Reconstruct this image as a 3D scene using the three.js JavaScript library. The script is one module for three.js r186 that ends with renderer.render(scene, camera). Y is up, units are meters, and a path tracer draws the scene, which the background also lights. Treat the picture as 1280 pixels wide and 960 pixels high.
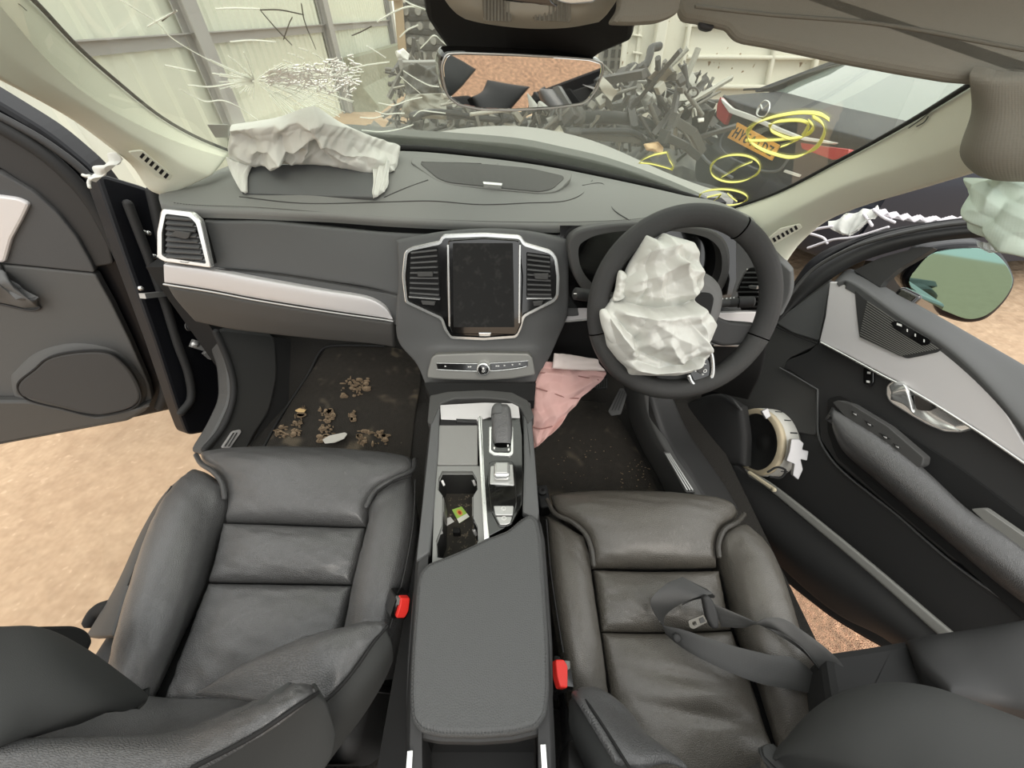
import * as THREE from 'three';
import { mergeGeometries } from 'three/addons/utils/BufferGeometryUtils.js';
import { RoundedBoxGeometry } from 'three/addons/geometries/RoundedBoxGeometry.js';
import { ImprovedNoise } from 'three/addons/math/ImprovedNoise.js';
import { RectAreaLightUniformsLib } from 'three/addons/lights/RectAreaLightUniformsLib.js';
RectAreaLightUniformsLib.init();

// ---------------------------------------------------------------- camera, sky, exposure
const scene = new THREE.Scene();
const V = (x, y, z) => new THREE.Vector3(x, y, z);
const EYE = V(0.08, 1.58, 0), TILT = 44 * Math.PI / 180, FOCAL = 481, TS = Math.sin(TILT), TC = Math.cos(TILT);
const camera = new THREE.PerspectiveCamera(2 * Math.atan(480 / FOCAL) * 180 / Math.PI, 4 / 3, 0.02, 200);
camera.position.copy(EYE);
camera.rotation.set(-TILT, 0, 0);
camera.updateMatrixWorld(true);
const renderer = new THREE.WebGLRenderer();
renderer.toneMapping = THREE.LinearToneMapping;
renderer.toneMappingExposure = 1.85;
renderer.shadowMap.enabled = true;
{ // bright overcast: brighter overhead than at the horizon
  const W = 16, H = 64, d = new Float32Array(W * H * 4);
  for (let j = 0; j < H; j++) for (let i = 0; i < W; i++) {
    const el = (j + 0.5) / H * Math.PI - Math.PI / 2, s = Math.max(0, Math.sin(el)), k = 0.85 + 0.35 * s;
    d.set([k * 0.99, k, k * 0.985, 1], (j * W + i) * 4);
  }
  const sky = new THREE.DataTexture(d, W, H, THREE.RGBAFormat, THREE.FloatType);
  sky.magFilter = THREE.LinearFilter; sky.mapping = THREE.EquirectangularReflectionMapping; sky.needsUpdate = true;
  scene.background = sky; scene.environment = sky;
}
{ // a soft, veiled sun high behind the car
  const sun = new THREE.DirectionalLight(0xfff6ea, 0.7);
  sun.position.set(2.2, 8, 5); sun.target.position.set(0, 0.8, -0.5); sun.castShadow = true; sun.shadow.radius = 45;
  sun.shadow.mapSize.set(2048, 2048);
  Object.assign(sun.shadow.camera, { left: -8, right: 8, top: 8, bottom: -8, near: 0.5, far: 30 });
  sun.name = 'sun'; scene.add(sun, sun.target); sun.target.name = 'sun_target';
}

// ---------------------------------------------------------------- pixel rays of the 1280 x 960 photograph, cut with real planes
const ray = (px, py) => { const u = (px - 640) / FOCAL, v = (480 - py) / FOCAL; return V(u, -TS + v * TC, -(TC + v * TS)); };
const D = (px, py, d) => ray(px, py).multiplyScalar(d).add(EYE);           // at optical depth d
const F = (px, py, f) => { const r = ray(px, py); return r.multiplyScalar(f / -r.z).add(EYE); };          // where z = -f
const Y = (px, py, y) => { const r = ray(px, py); return r.multiplyScalar((y - EYE.y) / r.y).add(EYE); }; // at height y
const X = (px, py, x) => { const r = ray(px, py); return r.multiplyScalar((x - EYE.x) / r.x).add(EYE); }; // where x = x
function plane(o, ux, toward) { // plane through o spanned by two directions
  const x = ux.clone().normalize(), n = x.clone().cross(toward).normalize();
  if (n.dot(EYE.clone().sub(o)) < 0) n.negate();
  return { o, n, x, y: n.clone().cross(x).normalize() };
}
const planeN = (o, n, ux) => { n = n.clone().normalize(); const x = ux.clone().addScaledVector(n, -ux.dot(n)).normalize(); return { o, n, x, y: n.clone().cross(x).normalize() }; };
const planeP = (a, b, c) => plane(a, b.clone().sub(a), c.clone().sub(a));
function on(pl, px, py, off = 0) {
  const r = ray(px, py), o = pl.o.clone().addScaledVector(pl.n, off);
  return r.multiplyScalar(o.sub(EYE).dot(pl.n) / r.dot(pl.n)).add(EYE);
}
const flat = (pl, p) => { const d = p.clone().sub(pl.o); return new THREE.Vector2(d.dot(pl.x), d.dot(pl.y)); };

// ---------------------------------------------------------------- random numbers and noise
let seedState = 7;
const rnd = (a = 1, b) => { seedState = (seedState * 1664525 + 1013904223) % 4294967296; const r = seedState / 4294967296; return b === undefined ? r * a : a + r * (b - a); };
const reseed = (s) => { seedState = s; };
const perlin = new ImprovedNoise();
const nz = (x, y, z = 0) => perlin.noise(x, y, z);
const fbm = (x, y, z = 0, o = 4) => { let s = 0, a = 0.5; for (let i = 0; i < o; i++) { s += a * perlin.noise(x, y, z + i * 7.3); x *= 2.03; y *= 2.03; a *= 0.5; } return s; };
const tri = (x) => 2 * Math.abs(x - Math.floor(x) - 0.5);
const sstep = (a, b, x) => { const t = Math.min(1, Math.max(0, (x - a) / (b - a))); return t * t * (3 - 2 * t); };
const mix = (a, b, t) => a + (b - a) * t;

// ---------------------------------------------------------------- geometry helpers
const catmull = (a, b, c, d, t) => 0.5 * ((2 * b) + (-a + c) * t + (2 * a - 5 * b + 4 * c - d) * t * t + (-a + 3 * b - 3 * c + d) * t * t * t);
function spline(pts, t) { // uniform Catmull-Rom over a list of Vector3
  const n = pts.length - 1, x = Math.min(Math.max(t, 0), 1) * n, i = Math.min(Math.floor(x), n - 1), f = x - i;
  const b = pts[i], c = pts[i + 1], a = pts[i - 1] ?? b.clone().multiplyScalar(2).sub(c), d = pts[i + 2] ?? c.clone().multiplyScalar(2).sub(b);
  return V(catmull(a.x, b.x, c.x, d.x, f), catmull(a.y, b.y, c.y, d.y, f), catmull(a.z, b.z, c.z, d.z, f));
}
function byLength(pts, n = 60) { // the same curve, evenly spaced
  const fine = []; for (let i = 0; i <= 200; i++) fine.push(spline(pts, i / 200));
  const L = [0]; for (let i = 1; i <= 200; i++) L.push(L[i - 1] + fine[i].distanceTo(fine[i - 1]));
  const out = []; let k = 0;
  for (let i = 0; i <= n; i++) {
    const s = L[200] * i / n; while (k < 199 && L[k + 1] < s) k++;
    const w = (s - L[k]) / Math.max(1e-9, L[k + 1] - L[k]); out.push(fine[k].clone().lerp(fine[k + 1], Math.min(1, w)));
  }
  return out;
}
const along = (pts, t) => { const n = pts.length - 1, x = Math.min(Math.max(t, 0), 1) * n, i = Math.min(Math.floor(x), n - 1); return pts[i].clone().lerp(pts[i + 1], x - i); };
const surf = (rows) => (u, v) => spline(rows.map((r) => spline(r, u)), v);
function coons(T, B, L, R) { // top and bottom run left to right, left and right run top to bottom
  [T, B, L, R] = [T, B, L, R].map((c) => byLength(c));
  return (u, v) => {
    const p = along(T, u).multiplyScalar(1 - v).addScaledVector(along(B, u), v).addScaledVector(along(L, v), 1 - u).addScaledVector(along(R, v), u);
    return p.addScaledVector(T[0], -(1 - u) * (1 - v)).addScaledVector(T[60], -u * (1 - v)).addScaledVector(B[0], -(1 - u) * v).addScaledVector(B[60], -u * v);
  };
}
const ruled = (A, B) => { A = byLength(A); B = byLength(B); return (u, v) => along(A, u).lerp(along(B, u), v); };
function geom(pos, uv, index) {
  const g = new THREE.BufferGeometry();
  g.setAttribute('position', new THREE.Float32BufferAttribute(pos, 3));
  g.setAttribute('uv', new THREE.Float32BufferAttribute(uv, 2));
  g.setIndex(index); g.computeVertexNormals(); return g;
}
// a surface with thickness: puff swells its middle, r rounds its edge over, t is its depth behind the face, bump adds relief
function shell(S, { nu = 30, nv = 30, puff = 0, pw = 4, r = 0.004, t = 0.012, bump = null, uvs = 1, flip = false, even = false } = {}) {
  const us = [], vs = [], sp = (k) => (even ? k : 0.5 - 0.5 * Math.cos(Math.PI * k));
  for (let i = 0; i <= nu; i++) us.push(sp(i / nu)); for (let j = 0; j <= nv; j++) vs.push(sp(j / nv));
  const P = vs.map((v) => us.map((u) => S(u, v)));
  let lu = 0, lv = 0; const mj = nv >> 1, mi = nu >> 1;
  for (let i = 1; i <= nu; i++) lu += P[mj][i].distanceTo(P[mj][i - 1]);
  for (let j = 1; j <= nv; j++) lv += P[j][mi].distanceTo(P[j - 1][mi]);
  const N = P.map((row, j) => row.map((_, i) => {
    const a = P[j][Math.min(nu, i + 1)].clone().sub(P[j][Math.max(0, i - 1)]), b = P[Math.min(nv, j + 1)][i].clone().sub(P[Math.max(0, j - 1)][i]);
    return a.cross(b).normalize();
  }));
  if ((N[mj][mi].dot(EYE.clone().sub(P[mj][mi])) < 0) !== flip) N.forEach((row) => row.forEach((n) => n.negate()));
  const pos = [], uv = [], idx = [], W = nu + 1, at = (i, j) => j * W + i;
  const front = P.map((row, j) => row.map((p, i) => {
    const u = us[i], v = vs[j], e = Math.min(Math.min(u, 1 - u) * lu, Math.min(v, 1 - v) * lv), k = Math.max(0, r - e);
    let h = puff * (1 - Math.abs(2 * u - 1) ** pw) * (1 - Math.abs(2 * v - 1) ** pw) - (r > 0 ? r - Math.sqrt(Math.max(0, r * r - k * k)) : 0);
    if (bump) h += bump(u, v, u * lu, v * lv);
    return p.clone().addScaledVector(N[j][i], h);
  }));
  const back = P.map((row, j) => row.map((p, i) => p.clone().addScaledVector(N[j][i], -Math.max(t, r))));
  const turned = N[mj][mi].dot(P[mj][Math.min(nu, mi + 1)].clone().sub(P[mj][mi]).cross(P[Math.min(nv, mj + 1)][mi].clone().sub(P[mj][mi]))) < 0;
  const quad = (a, b, c, d) => (turned ? idx.push(a, c, b, a, d, c) : idx.push(a, b, c, a, c, d));
  for (const [grid, inv] of [[front, false], [back, true]]) {
    const base = pos.length / 3;
    grid.forEach((row, j) => row.forEach((p, i) => { pos.push(p.x, p.y, p.z); uv.push(us[i] * lu * uvs, vs[j] * lv * uvs); }));
    for (let j = 0; j < nv; j++) for (let i = 0; i < nu; i++) {
      const q = [base + at(i, j), base + at(i + 1, j), base + at(i + 1, j + 1), base + at(i, j + 1)];
      inv ? quad(q[0], q[3], q[2], q[1]) : quad(...q);
    }
  }
  const rim = []; // walls
  for (let i = 0; i < nu; i++) rim.push([i, 0, i + 1, 0]); for (let j = 0; j < nv; j++) rim.push([nu, j, nu, j + 1]);
  for (let i = nu; i > 0; i--) rim.push([i, nv, i - 1, nv]); for (let j = nv; j > 0; j--) rim.push([0, j, 0, j - 1]);
  let s = 0;
  for (const [i0, j0, i1, j1] of rim) {
    const base = pos.length / 3, s1 = s + front[j0][i0].distanceTo(front[j1][i1]);
    for (const [p, a, b] of [[front[j0][i0], s, 0], [front[j1][i1], s1, 0], [back[j1][i1], s1, t], [back[j0][i0], s, t]]) { pos.push(p.x, p.y, p.z); uv.push(a * uvs, b * uvs); }
    quad(base + 1, base, base + 3, base + 2); s = s1;
  }
  return geom(pos, uv, idx);
}
function smoothLoop(pts, n) { // closed Catmull-Rom through 2D points
  const c = new THREE.CatmullRomCurve3(pts.map((p) => V(p.x, p.y, 0)), true, 'centripetal');
  return c.getPoints(n ?? pts.length * 6).slice(0, -1).map((p) => new THREE.Vector2(p.x, p.y));
}
function roundLoop(pts, r) { // corners cut by small arcs of about r
  const out = [], n = pts.length;
  for (let i = 0; i < n; i++) {
    const p = pts[i], a = pts[(i + n - 1) % n], b = pts[(i + 1) % n], da = a.clone().sub(p), db = b.clone().sub(p), k = Math.min(r, da.length() * 0.45, db.length() * 0.45);
    const s = p.clone().addScaledVector(da.normalize(), k), e = p.clone().addScaledVector(db.normalize(), k);
    for (let j = 0; j <= 4; j++) { const t = j / 4; out.push(s.clone().multiplyScalar((1 - t) ** 2).addScaledVector(p, 2 * t * (1 - t)).addScaledVector(e, t * t)); }
  }
  return out;
}
const m4 = (pl, off = 0) => new THREE.Matrix4().makeBasis(pl.x, pl.y, pl.n).setPosition(pl.o.clone().addScaledVector(pl.n, off));
// a slab on a plane from an outline in its own metres; its face lies at off, its depth t goes behind
function slab2(pl, pts, t, { off = 0, bevel = 0.0015, holes = [], seg = 2 } = {}) {
  const s = new THREE.Shape(pts); for (const h of holes) s.holes.push(new THREE.Path(h));
  const b = Math.min(bevel, t * 0.45), g = new THREE.ExtrudeGeometry(s, { depth: Math.max(t - 2 * b, 1e-4), bevelEnabled: b > 0, bevelSize: b, bevelThickness: b, bevelOffset: -b, bevelSegments: seg, curveSegments: 8 });
  g.translate(0, 0, b - t); g.applyMatrix4(m4(pl, off)); return g;
}
function outline(pl, px, { smooth = false, round = 0, off = 0 } = {}) {
  const p = px.map(([a, b]) => flat(pl, on(pl, a, b, off)));
  return smooth ? smoothLoop(p) : round ? roundLoop(p, round) : p;
}
const slab = (pl, px, t, o = {}) => slab2(pl, outline(pl, px, o), t, { ...o, holes: (o.holes ?? []).map((h) => outline(pl, h, { ...o, ...(o.hole ?? {}) })) });
function tube(pts, r, { closed = false, n, rs = 8, caps = true, straight = false } = {}) {
  const c = straight ? new THREE.CurvePath() : new THREE.CatmullRomCurve3(pts, closed, 'centripetal');
  if (straight) for (let i = 1; i < pts.length; i++) c.add(new THREE.LineCurve3(pts[i - 1], pts[i]));
  const g = new THREE.TubeGeometry(c, n ?? Math.max(8, pts.length * 6), r, rs, closed), list = [g];
  if (caps && !closed) for (const p of [pts[0], pts[pts.length - 1]]) { const s = new THREE.SphereGeometry(r, rs, 6); s.translate(p.x, p.y, p.z); list.push(s); }
  return merge(list);
}
function merge(list) {
  if (list.length === 1) return list[0];
  return mergeGeometries(list.map((g) => { const h = g.index ? g.toNonIndexed() : g.clone(); for (const k of Object.keys(h.attributes)) if (!['position', 'normal', 'uv'].includes(k)) h.deleteAttribute(k); return h; }));
}
function strip(pts, nrm, w, t, closed = false) { // a flat band along a path; nrm is a Vector3 or a function of the index
  const pos = [], uv = [], idx = [], n = pts.length; let s = 0;
  for (let i = 0; i < n; i++) {
    const T = pts[Math.min(n - 1, i + 1)].clone().sub(pts[Math.max(0, i - 1)]).normalize(), N = (typeof nrm === 'function' ? nrm(i) : nrm).clone();
    N.addScaledVector(T, -N.dot(T)).normalize(); const S = T.clone().cross(N); if (i) s += pts[i].distanceTo(pts[i - 1]);
    const ww = typeof w === 'function' ? w(i / (n - 1)) : w;
    for (const [a, b] of [[-0.5, 1], [0.5, 1], [0.5, 0], [-0.5, 0]]) { const p = pts[i].clone().addScaledVector(S, a * ww).addScaledVector(N, b * t); pos.push(p.x, p.y, p.z); uv.push((a + 0.5) * ww, s); }
    if (i) for (let k = 0; k < 4; k++) { const a = (i - 1) * 4 + k, b = (i - 1) * 4 + (k + 1) % 4; idx.push(a, b, b + 4, a, b + 4, a + 4); }
  }
  idx.push(0, 2, 1, 0, 3, 2); const e = (n - 1) * 4; idx.push(e, e + 1, e + 2, e, e + 2, e + 3);
  const g = geom(pos, uv, idx).toNonIndexed(); g.computeVertexNormals(); return g;
}
function bar(a, b, w, h, up = V(0, 1, 0), r = 0) { // a box from a to b
  const d = b.clone().sub(a), L = d.length(), z = d.normalize(), x = up.clone().cross(z).normalize(), y = z.clone().cross(x);
  const g = r ? new RoundedBoxGeometry(w, h, L, 2, r) : new THREE.BoxGeometry(w, h, L);
  g.applyMatrix4(new THREE.Matrix4().makeBasis(x, y, z).setPosition(a.clone().add(b).multiplyScalar(0.5))); return g;
}
function box(x0, x1, y0, y1, z0, z1, r = 0) {
  const g = r ? new RoundedBoxGeometry(x1 - x0, y1 - y0, z1 - z0, 3, r) : new THREE.BoxGeometry(x1 - x0, y1 - y0, z1 - z0);
  g.translate((x0 + x1) / 2, (y0 + y1) / 2, (z0 + z1) / 2); return g;
}
const lathe = (profile, pl, off = 0, n = 40) => { const g = new THREE.LatheGeometry(profile.map(([a, b]) => new THREE.Vector2(a, b)), n); g.rotateX(Math.PI / 2); g.applyMatrix4(m4(pl, off)); return g; };
const toLine = (p, l) => { let d = 9e9; for (let i = 1; i < l.length; i++) { const a = l[i - 1], b = l[i], t = Math.min(1, Math.max(0, ((p.x - a.x) * (b.x - a.x) + (p.y - a.y) * (b.y - a.y)) / ((b.x - a.x) ** 2 + (b.y - a.y) ** 2))); d = Math.min(d, Math.hypot(p.x - a.x - t * (b.x - a.x), p.y - a.y - t * (b.y - a.y))); } return d; };
// crumpled cloth over an outline (pixels) on a plane: swelling h, folds amp; sag shapes the height further
function cloth(pl, px, { h = 0.05, amp = 0.01, amp2 = 0, freq = 9, seed = 1, back = 0.02, nr = 60, nt = 200, shape = null, edge = 2.4, smooth = true, centre = null, ridges = [] } = {}) {
  let o = px.map(([a, b]) => flat(pl, on(pl, a, b)));
  o = smooth ? smoothLoop(o, 400) : roundLoop(o, 0.004);
  const c = centre ? flat(pl, on(pl, ...centre)) : o.reduce((s, p) => s.add(p), new THREE.Vector2()).multiplyScalar(1 / o.length);
  const L = [0]; for (let i = 0; i < o.length; i++) L.push(L[i] + o[i].distanceTo(o[(i + 1) % o.length]));
  const loop = []; let k = 0;
  for (let i = 0; i < nt; i++) { const s = L[o.length] * i / nt; while (L[k + 1] < s) k++; loop.push(o[k].clone().lerp(o[(k + 1) % o.length], (s - L[k]) / (L[k + 1] - L[k]))); }
  reseed(seed * 977 + 5);
  const folds = []; for (let i = 0; i < 11; i++) { const a = rnd(Math.PI), f = freq * (0.5 + 0.28 * i) * rnd(0.8, 1.2); folds.push([Math.cos(a) * f, Math.sin(a) * f, rnd(10), 1 / (0.5 + 0.28 * i) ** 1.15, rnd(20)]); }
  const crumple = (x, y) => folds.reduce((s, [fx, fy, p, a, q]) => s + a * sstep(-0.15, 0.3, nz(x * freq * 0.9 + q, y * freq * 0.9, q)) * (tri(fx * x + fy * y + p + 0.9 * nz(x * freq * 0.5, y * freq * 0.5, q + 3)) - 0.5), 0);
  const rg = ridges.map(([l, a, w]) => [l.map(([x, y]) => flat(pl, on(pl, x, y))), a, w * 0.00148]);
  const fold = (p) => rg.reduce((s, [l, a, w]) => s + a * Math.max(0, 1 - toLine(p, l) / w) ** 1.25, 0);
  const pos = [], uv = [], idx = [];
  for (const side of [1, -1]) {
    const base = pos.length / 3;
    for (let j = 0; j <= nr; j++) for (let i = 0; i < nt; i++) {
      const rr = Math.sin(Math.PI / 2 * j / nr), p = c.clone().lerp(loop[i], rr);
      const e = Math.pow(Math.max(0, 1 - rr ** edge), 0.5); // swelling
      let z = side > 0 ? h * e + (amp * crumple(p.x, p.y) + amp2 * crumple(p.x * 2.7 + 3, p.y * 2.7 - 5)) * sstep(0, 0.25, 1 - rr * 0.97) + fold(p) * sstep(0, 0.12, 1 - rr * 0.98) : -back * e;
      if (side > 0 && shape) z += shape(p.x - c.x, p.y - c.y, rr, e);
      const w = pl.o.clone().addScaledVector(pl.x, p.x).addScaledVector(pl.y, p.y).addScaledVector(pl.n, z);
      pos.push(w.x, w.y, w.z); uv.push(p.x, p.y);
      if (j < nr) { const a = base + j * nt + i, b = base + j * nt + (i + 1) % nt, d = a + nt, f = b + nt; side > 0 ? idx.push(a, d, f, a, f, b) : idx.push(a, f, d, a, b, f); }
    }
  }
  return geom(pos, uv, idx);
}

// ---------------------------------------------------------------- naming and grouping
const used = {};
const numbered = (n) => { const k = used[n] = (used[n] ?? -1) + 1; return k ? n + '_' + String(k).padStart(3, '0') : n; };
function mesh(name, g, m, parent, extra) {
  const o = new THREE.Mesh(Array.isArray(g) ? merge(g) : g, m);
  o.name = parent === scene ? numbered(name) : name; o.castShadow = o.receiveShadow = true;
  if (extra) Object.assign(o.userData, extra);
  (parent ?? scene).add(o); return o;
}
const things = [];
function thing(name, label, category, group, kind) {
  const g = new THREE.Group(); g.name = numbered(name); scene.add(g); things.push(g);
  g.userData = { label, category }; if (group) g.userData.group = group; if (kind) g.userData.kind = kind; return g;
}
const setting = (name, label, category = 'car interior') => { const g = thing(name, label, category, null, 'structure'); g.name = name; return g; };
function settle() { // put every group's origin at its own base
  for (const g of things) {
    const b = new THREE.Box3().setFromObject(g), p = V((b.min.x + b.max.x) / 2, b.min.y, (b.min.z + b.max.z) / 2);
    for (const c of g.children) c.position.sub(p); g.position.copy(p);
  }
}

// ---------------------------------------------------------------- textures and materials
function data(size, f, { srgb = false, rep = 1 } = {}) {
  const d = new Uint8Array(size * size * 4);
  for (let j = 0; j < size; j++) for (let i = 0; i < size; i++) { const c = f(i / size, j / size), a = Array.isArray(c) ? c : [c, c, c]; for (let k = 0; k < 3; k++) d[(j * size + i) * 4 + k] = Math.max(0, Math.min(255, a[k] * 255)); d[(j * size + i) * 4 + 3] = 255; }
  const t = new THREE.DataTexture(d, size, size); t.wrapS = t.wrapT = THREE.RepeatWrapping; t.magFilter = THREE.LinearFilter; t.minFilter = THREE.LinearMipmapLinearFilter; t.generateMipmaps = true;
  if (srgb) t.colorSpace = THREE.SRGBColorSpace; t.repeat.set(rep, rep); t.needsUpdate = true; return t;
}
// tiling noise: perlin has a period of 256, so whole frequencies on a torus are made by blending
const tileN = (u, v, f, z = 0) => { const a = nz(u * f, v * f, z), b = nz((u - 1) * f, v * f, z), c = nz(u * f, (v - 1) * f, z), d = nz((u - 1) * f, (v - 1) * f, z); return (a * (1 - u) + b * u) * (1 - v) + (c * (1 - u) + d * u) * v; };
function worley(n, seed) {
  reseed(seed); const p = []; for (let i = 0; i < n * n; i++) p.push([rnd(), rnd()]);
  return (u, v) => { const x = u * n, y = v * n, ix = Math.floor(x), iy = Math.floor(y); let f1 = 9, f2 = 9;
    for (let a = -1; a <= 1; a++) for (let b = -1; b <= 1; b++) { const gx = ix + a, gy = iy + b, q = p[((gy + n) % n) * n + (gx + n) % n], d = Math.hypot(gx + q[0] - x, gy + q[1] - y); if (d < f1) { f2 = f1; f1 = d; } else if (d < f2) f2 = d; } return [f1, f2]; };
}
const wl = worley(34, 3), leatherTex = data(512, (u, v) => { const [a, b] = wl(u, v); return 0.25 + 0.75 * Math.min(1, (b - a) * 2.2) * (0.85 + 0.3 * tileN(u, v, 9)); }, { rep: 11 });
const grainTex = data(256, (u, v) => 0.5 + 0.5 * tileN(u, v, 60) + 0.35 * tileN(u, v, 110, 4), { rep: 14 });
const weaveTex = data(128, (u, v) => 0.5 + 0.25 * Math.sin(u * Math.PI * 32) + 0.25 * Math.sin(v * Math.PI * 32), { rep: 30 });
const napTex = data(256, (u, v) => 0.5 + 0.6 * tileN(u, v, 90) + 0.4 * tileN(u, v, 37, 2), { rep: 6 });
const blotch = (a, b, f, seed) => data(256, (u, v) => { const k = sstep(-0.35, 0.35, tileN(u, v, f, seed) + 0.5 * tileN(u, v, f * 3, seed + 1)); return a.map((x, i) => mix(x, b[i], k)); }, { srgb: true, rep: 2 });
const C = (r, g, b) => new THREE.Color().setRGB(r / 255, g / 255, b / 255, THREE.SRGBColorSpace);
const mat = (o) => new THREE.MeshStandardMaterial({ roughness: 0.6, ...o });
const phys = (o) => new THREE.MeshPhysicalMaterial({ roughness: 0.6, ...o });
const M = {
  leather: phys({ color: C(74, 74, 74), roughness: 0.42, bumpMap: leatherTex, bumpScale: 0.0010, clearcoat: 0.9, clearcoatRoughness: 0.38 }),
  wornLeather: phys({ color: C(84, 80, 73), roughness: 0.40, bumpMap: leatherTex, bumpScale: 0.0010, clearcoat: 0.9, clearcoatRoughness: 0.36 }),
  seatCloth: mat({ color: C(50, 51, 50), roughness: 0.85, bumpMap: grainTex, bumpScale: 0.0002 }),
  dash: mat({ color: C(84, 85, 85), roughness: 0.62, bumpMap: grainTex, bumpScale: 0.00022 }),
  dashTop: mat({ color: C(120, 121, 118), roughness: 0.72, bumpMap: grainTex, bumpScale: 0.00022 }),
  plastic: mat({ color: C(66, 66, 65), roughness: 0.55, bumpMap: grainTex, bumpScale: 0.00018 }),
  darkPlastic: mat({ color: C(42, 42, 42), roughness: 0.6, bumpMap: grainTex, bumpScale: 0.00018 }),
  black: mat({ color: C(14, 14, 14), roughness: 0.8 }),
  gloss: phys({ color: C(12, 12, 12), roughness: 0.12, clearcoat: 1, clearcoatRoughness: 0.05 }),
  paint: phys({ color: C(10, 11, 16), roughness: 0.5, clearcoat: 0.15, clearcoatRoughness: 0.1, specularIntensity: 0.5 }),
  silver: mat({ color: C(206, 204, 204), roughness: 0.42, metalness: 0.25, bumpMap: grainTex, bumpScale: 0.00005 }),
  chrome: mat({ color: C(225, 226, 224), roughness: 0.18, metalness: 0.8 }),
  satin: mat({ color: C(186, 186, 184), roughness: 0.35, metalness: 0.7 }),
  cream: mat({ color: C(212, 213, 197), roughness: 0.85, bumpMap: weaveTex, bumpScale: 0.0001 }),
  headliner: mat({ color: C(134, 132, 121), roughness: 0.95, bumpMap: weaveTex, bumpScale: 0.00015 }),
  airbag: mat({ color: C(206, 207, 201), roughness: 0.8, bumpMap: weaveTex, bumpScale: 0.00008, side: THREE.DoubleSide }),
  pinkCloth: mat({ color: C(206, 166, 160), roughness: 0.85, bumpMap: weaveTex, bumpScale: 0.0001 }),
  greenCloth: mat({ color: C(200, 216, 202), roughness: 0.85, bumpMap: weaveTex, bumpScale: 0.0001 }),
  rubber: mat({ color: C(28, 28, 28), roughness: 0.75 }),
  carpet: mat({ color: C(36, 34, 31), roughness: 1, bumpMap: napTex, bumpScale: 0.002 }),
  belt: phys({ color: C(50, 50, 49), roughness: 0.42, bumpMap: weaveTex, bumpScale: 0.0001 }),
  red: mat({ color: C(226, 52, 44), roughness: 0.4 }),
  white: mat({ color: C(226, 226, 222), roughness: 0.5 }),
};
// ================================================================ THE SETTING
// ---------------------------------------------------------------- ground
{
  const g = setting('ground', 'bare beige concrete and mud yard ground under the car', 'ground');
  const tex = data(1024, (u, v) => {
    const n = tileN(u, v, 7), m = tileN(u, v, 22, 3), r = tileN(u * 1, v, 40, 6), s = tileN(u, v, 120, 9);
    const k = 0.55 + 0.3 * n + 0.22 * m + 0.3 * r, c = [mix(0.60, 0.80, k), mix(0.495, 0.70, k), mix(0.395, 0.585, k)];
    const l = sstep(0.2, 0.45, tileN(u, v, 75, 6) * 0.8 + 0.5 * tileN(u, v, 150, 2)) * 0.06; return c.map((x) => x + l + s * 0.05);
  }, { srgb: true });
  tex.repeat.set(0.4, 0.4);
  const bmp = data(1024, (u, v) => { const a = Math.abs(tileN(u, v, 24, 3)), b = tileN(u, v, 60, 8); return 0.5 + 0.55 * (0.4 - a) + 0.3 * b + 0.4 * tileN(u, v, 9); });
  bmp.repeat.set(0.4, 0.4);
  const p = new THREE.PlaneGeometry(90, 90, 1, 1); p.rotateX(-Math.PI / 2);
  for (let i = 0; i < p.attributes.uv.count; i++) p.attributes.uv.setXY(i, p.attributes.position.getX(i), p.attributes.position.getZ(i));
  const b = new THREE.BoxGeometry(90, 0.3, 90); b.translate(0, -0.16, 0);
  mesh('yard_surface', p, mat({ map: tex, bumpMap: bmp, bumpScale: 0.018, roughness: 0.85 }), g);
  mesh('sub_base', b, mat({ color: C(150, 130, 105), roughness: 1 }), g);
  const gt = data(512, (u, v) => { const n = tileN(u, v, 12), q = tileN(u, v, 70, 4), w = tileN(u, v, 30, 8), k = sstep(0.12, 0.45, q + 0.35 * w), d = 0.95 + 0.25 * n + 0.18 * w; return [mix(0.93, 0.5, k) * d, mix(0.74, 0.33, k) * d, mix(0.60, 0.24, k) * d]; }, { srgb: true, rep: 3.2 });
  const gb = data(512, (u, v) => { const [a, c] = wl(u, v); return sstep(0, 0.5, c - a); }, { rep: 6 });
  const grit = thing('gravel_strip', 'red-brown grit strip on the ground beside the driver seat', 'gravel', null, 'stuff');
  const o = [[0.7, 0.9], [1.25, 0.95], [1.9, 1.0], [2.6, 0.2], [3.4, -0.9], [3.6, -2.6], [2.6, -3.6], [0.9, -3.2], [0.7, -1.0]].map(([x, f]) => new THREE.Vector2(x, f));
  mesh('grit', slab2({ o: V(0, 0.012, 0), x: V(1, 0, 0), y: V(0, 0, -1), n: V(0, 1, 0) }, smoothLoop(o), 0.02, { bevel: 0.008 }), mat({ map: gt, bumpMap: gb, bumpScale: 0.01, roughness: 0.95 }), grit);
}
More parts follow.
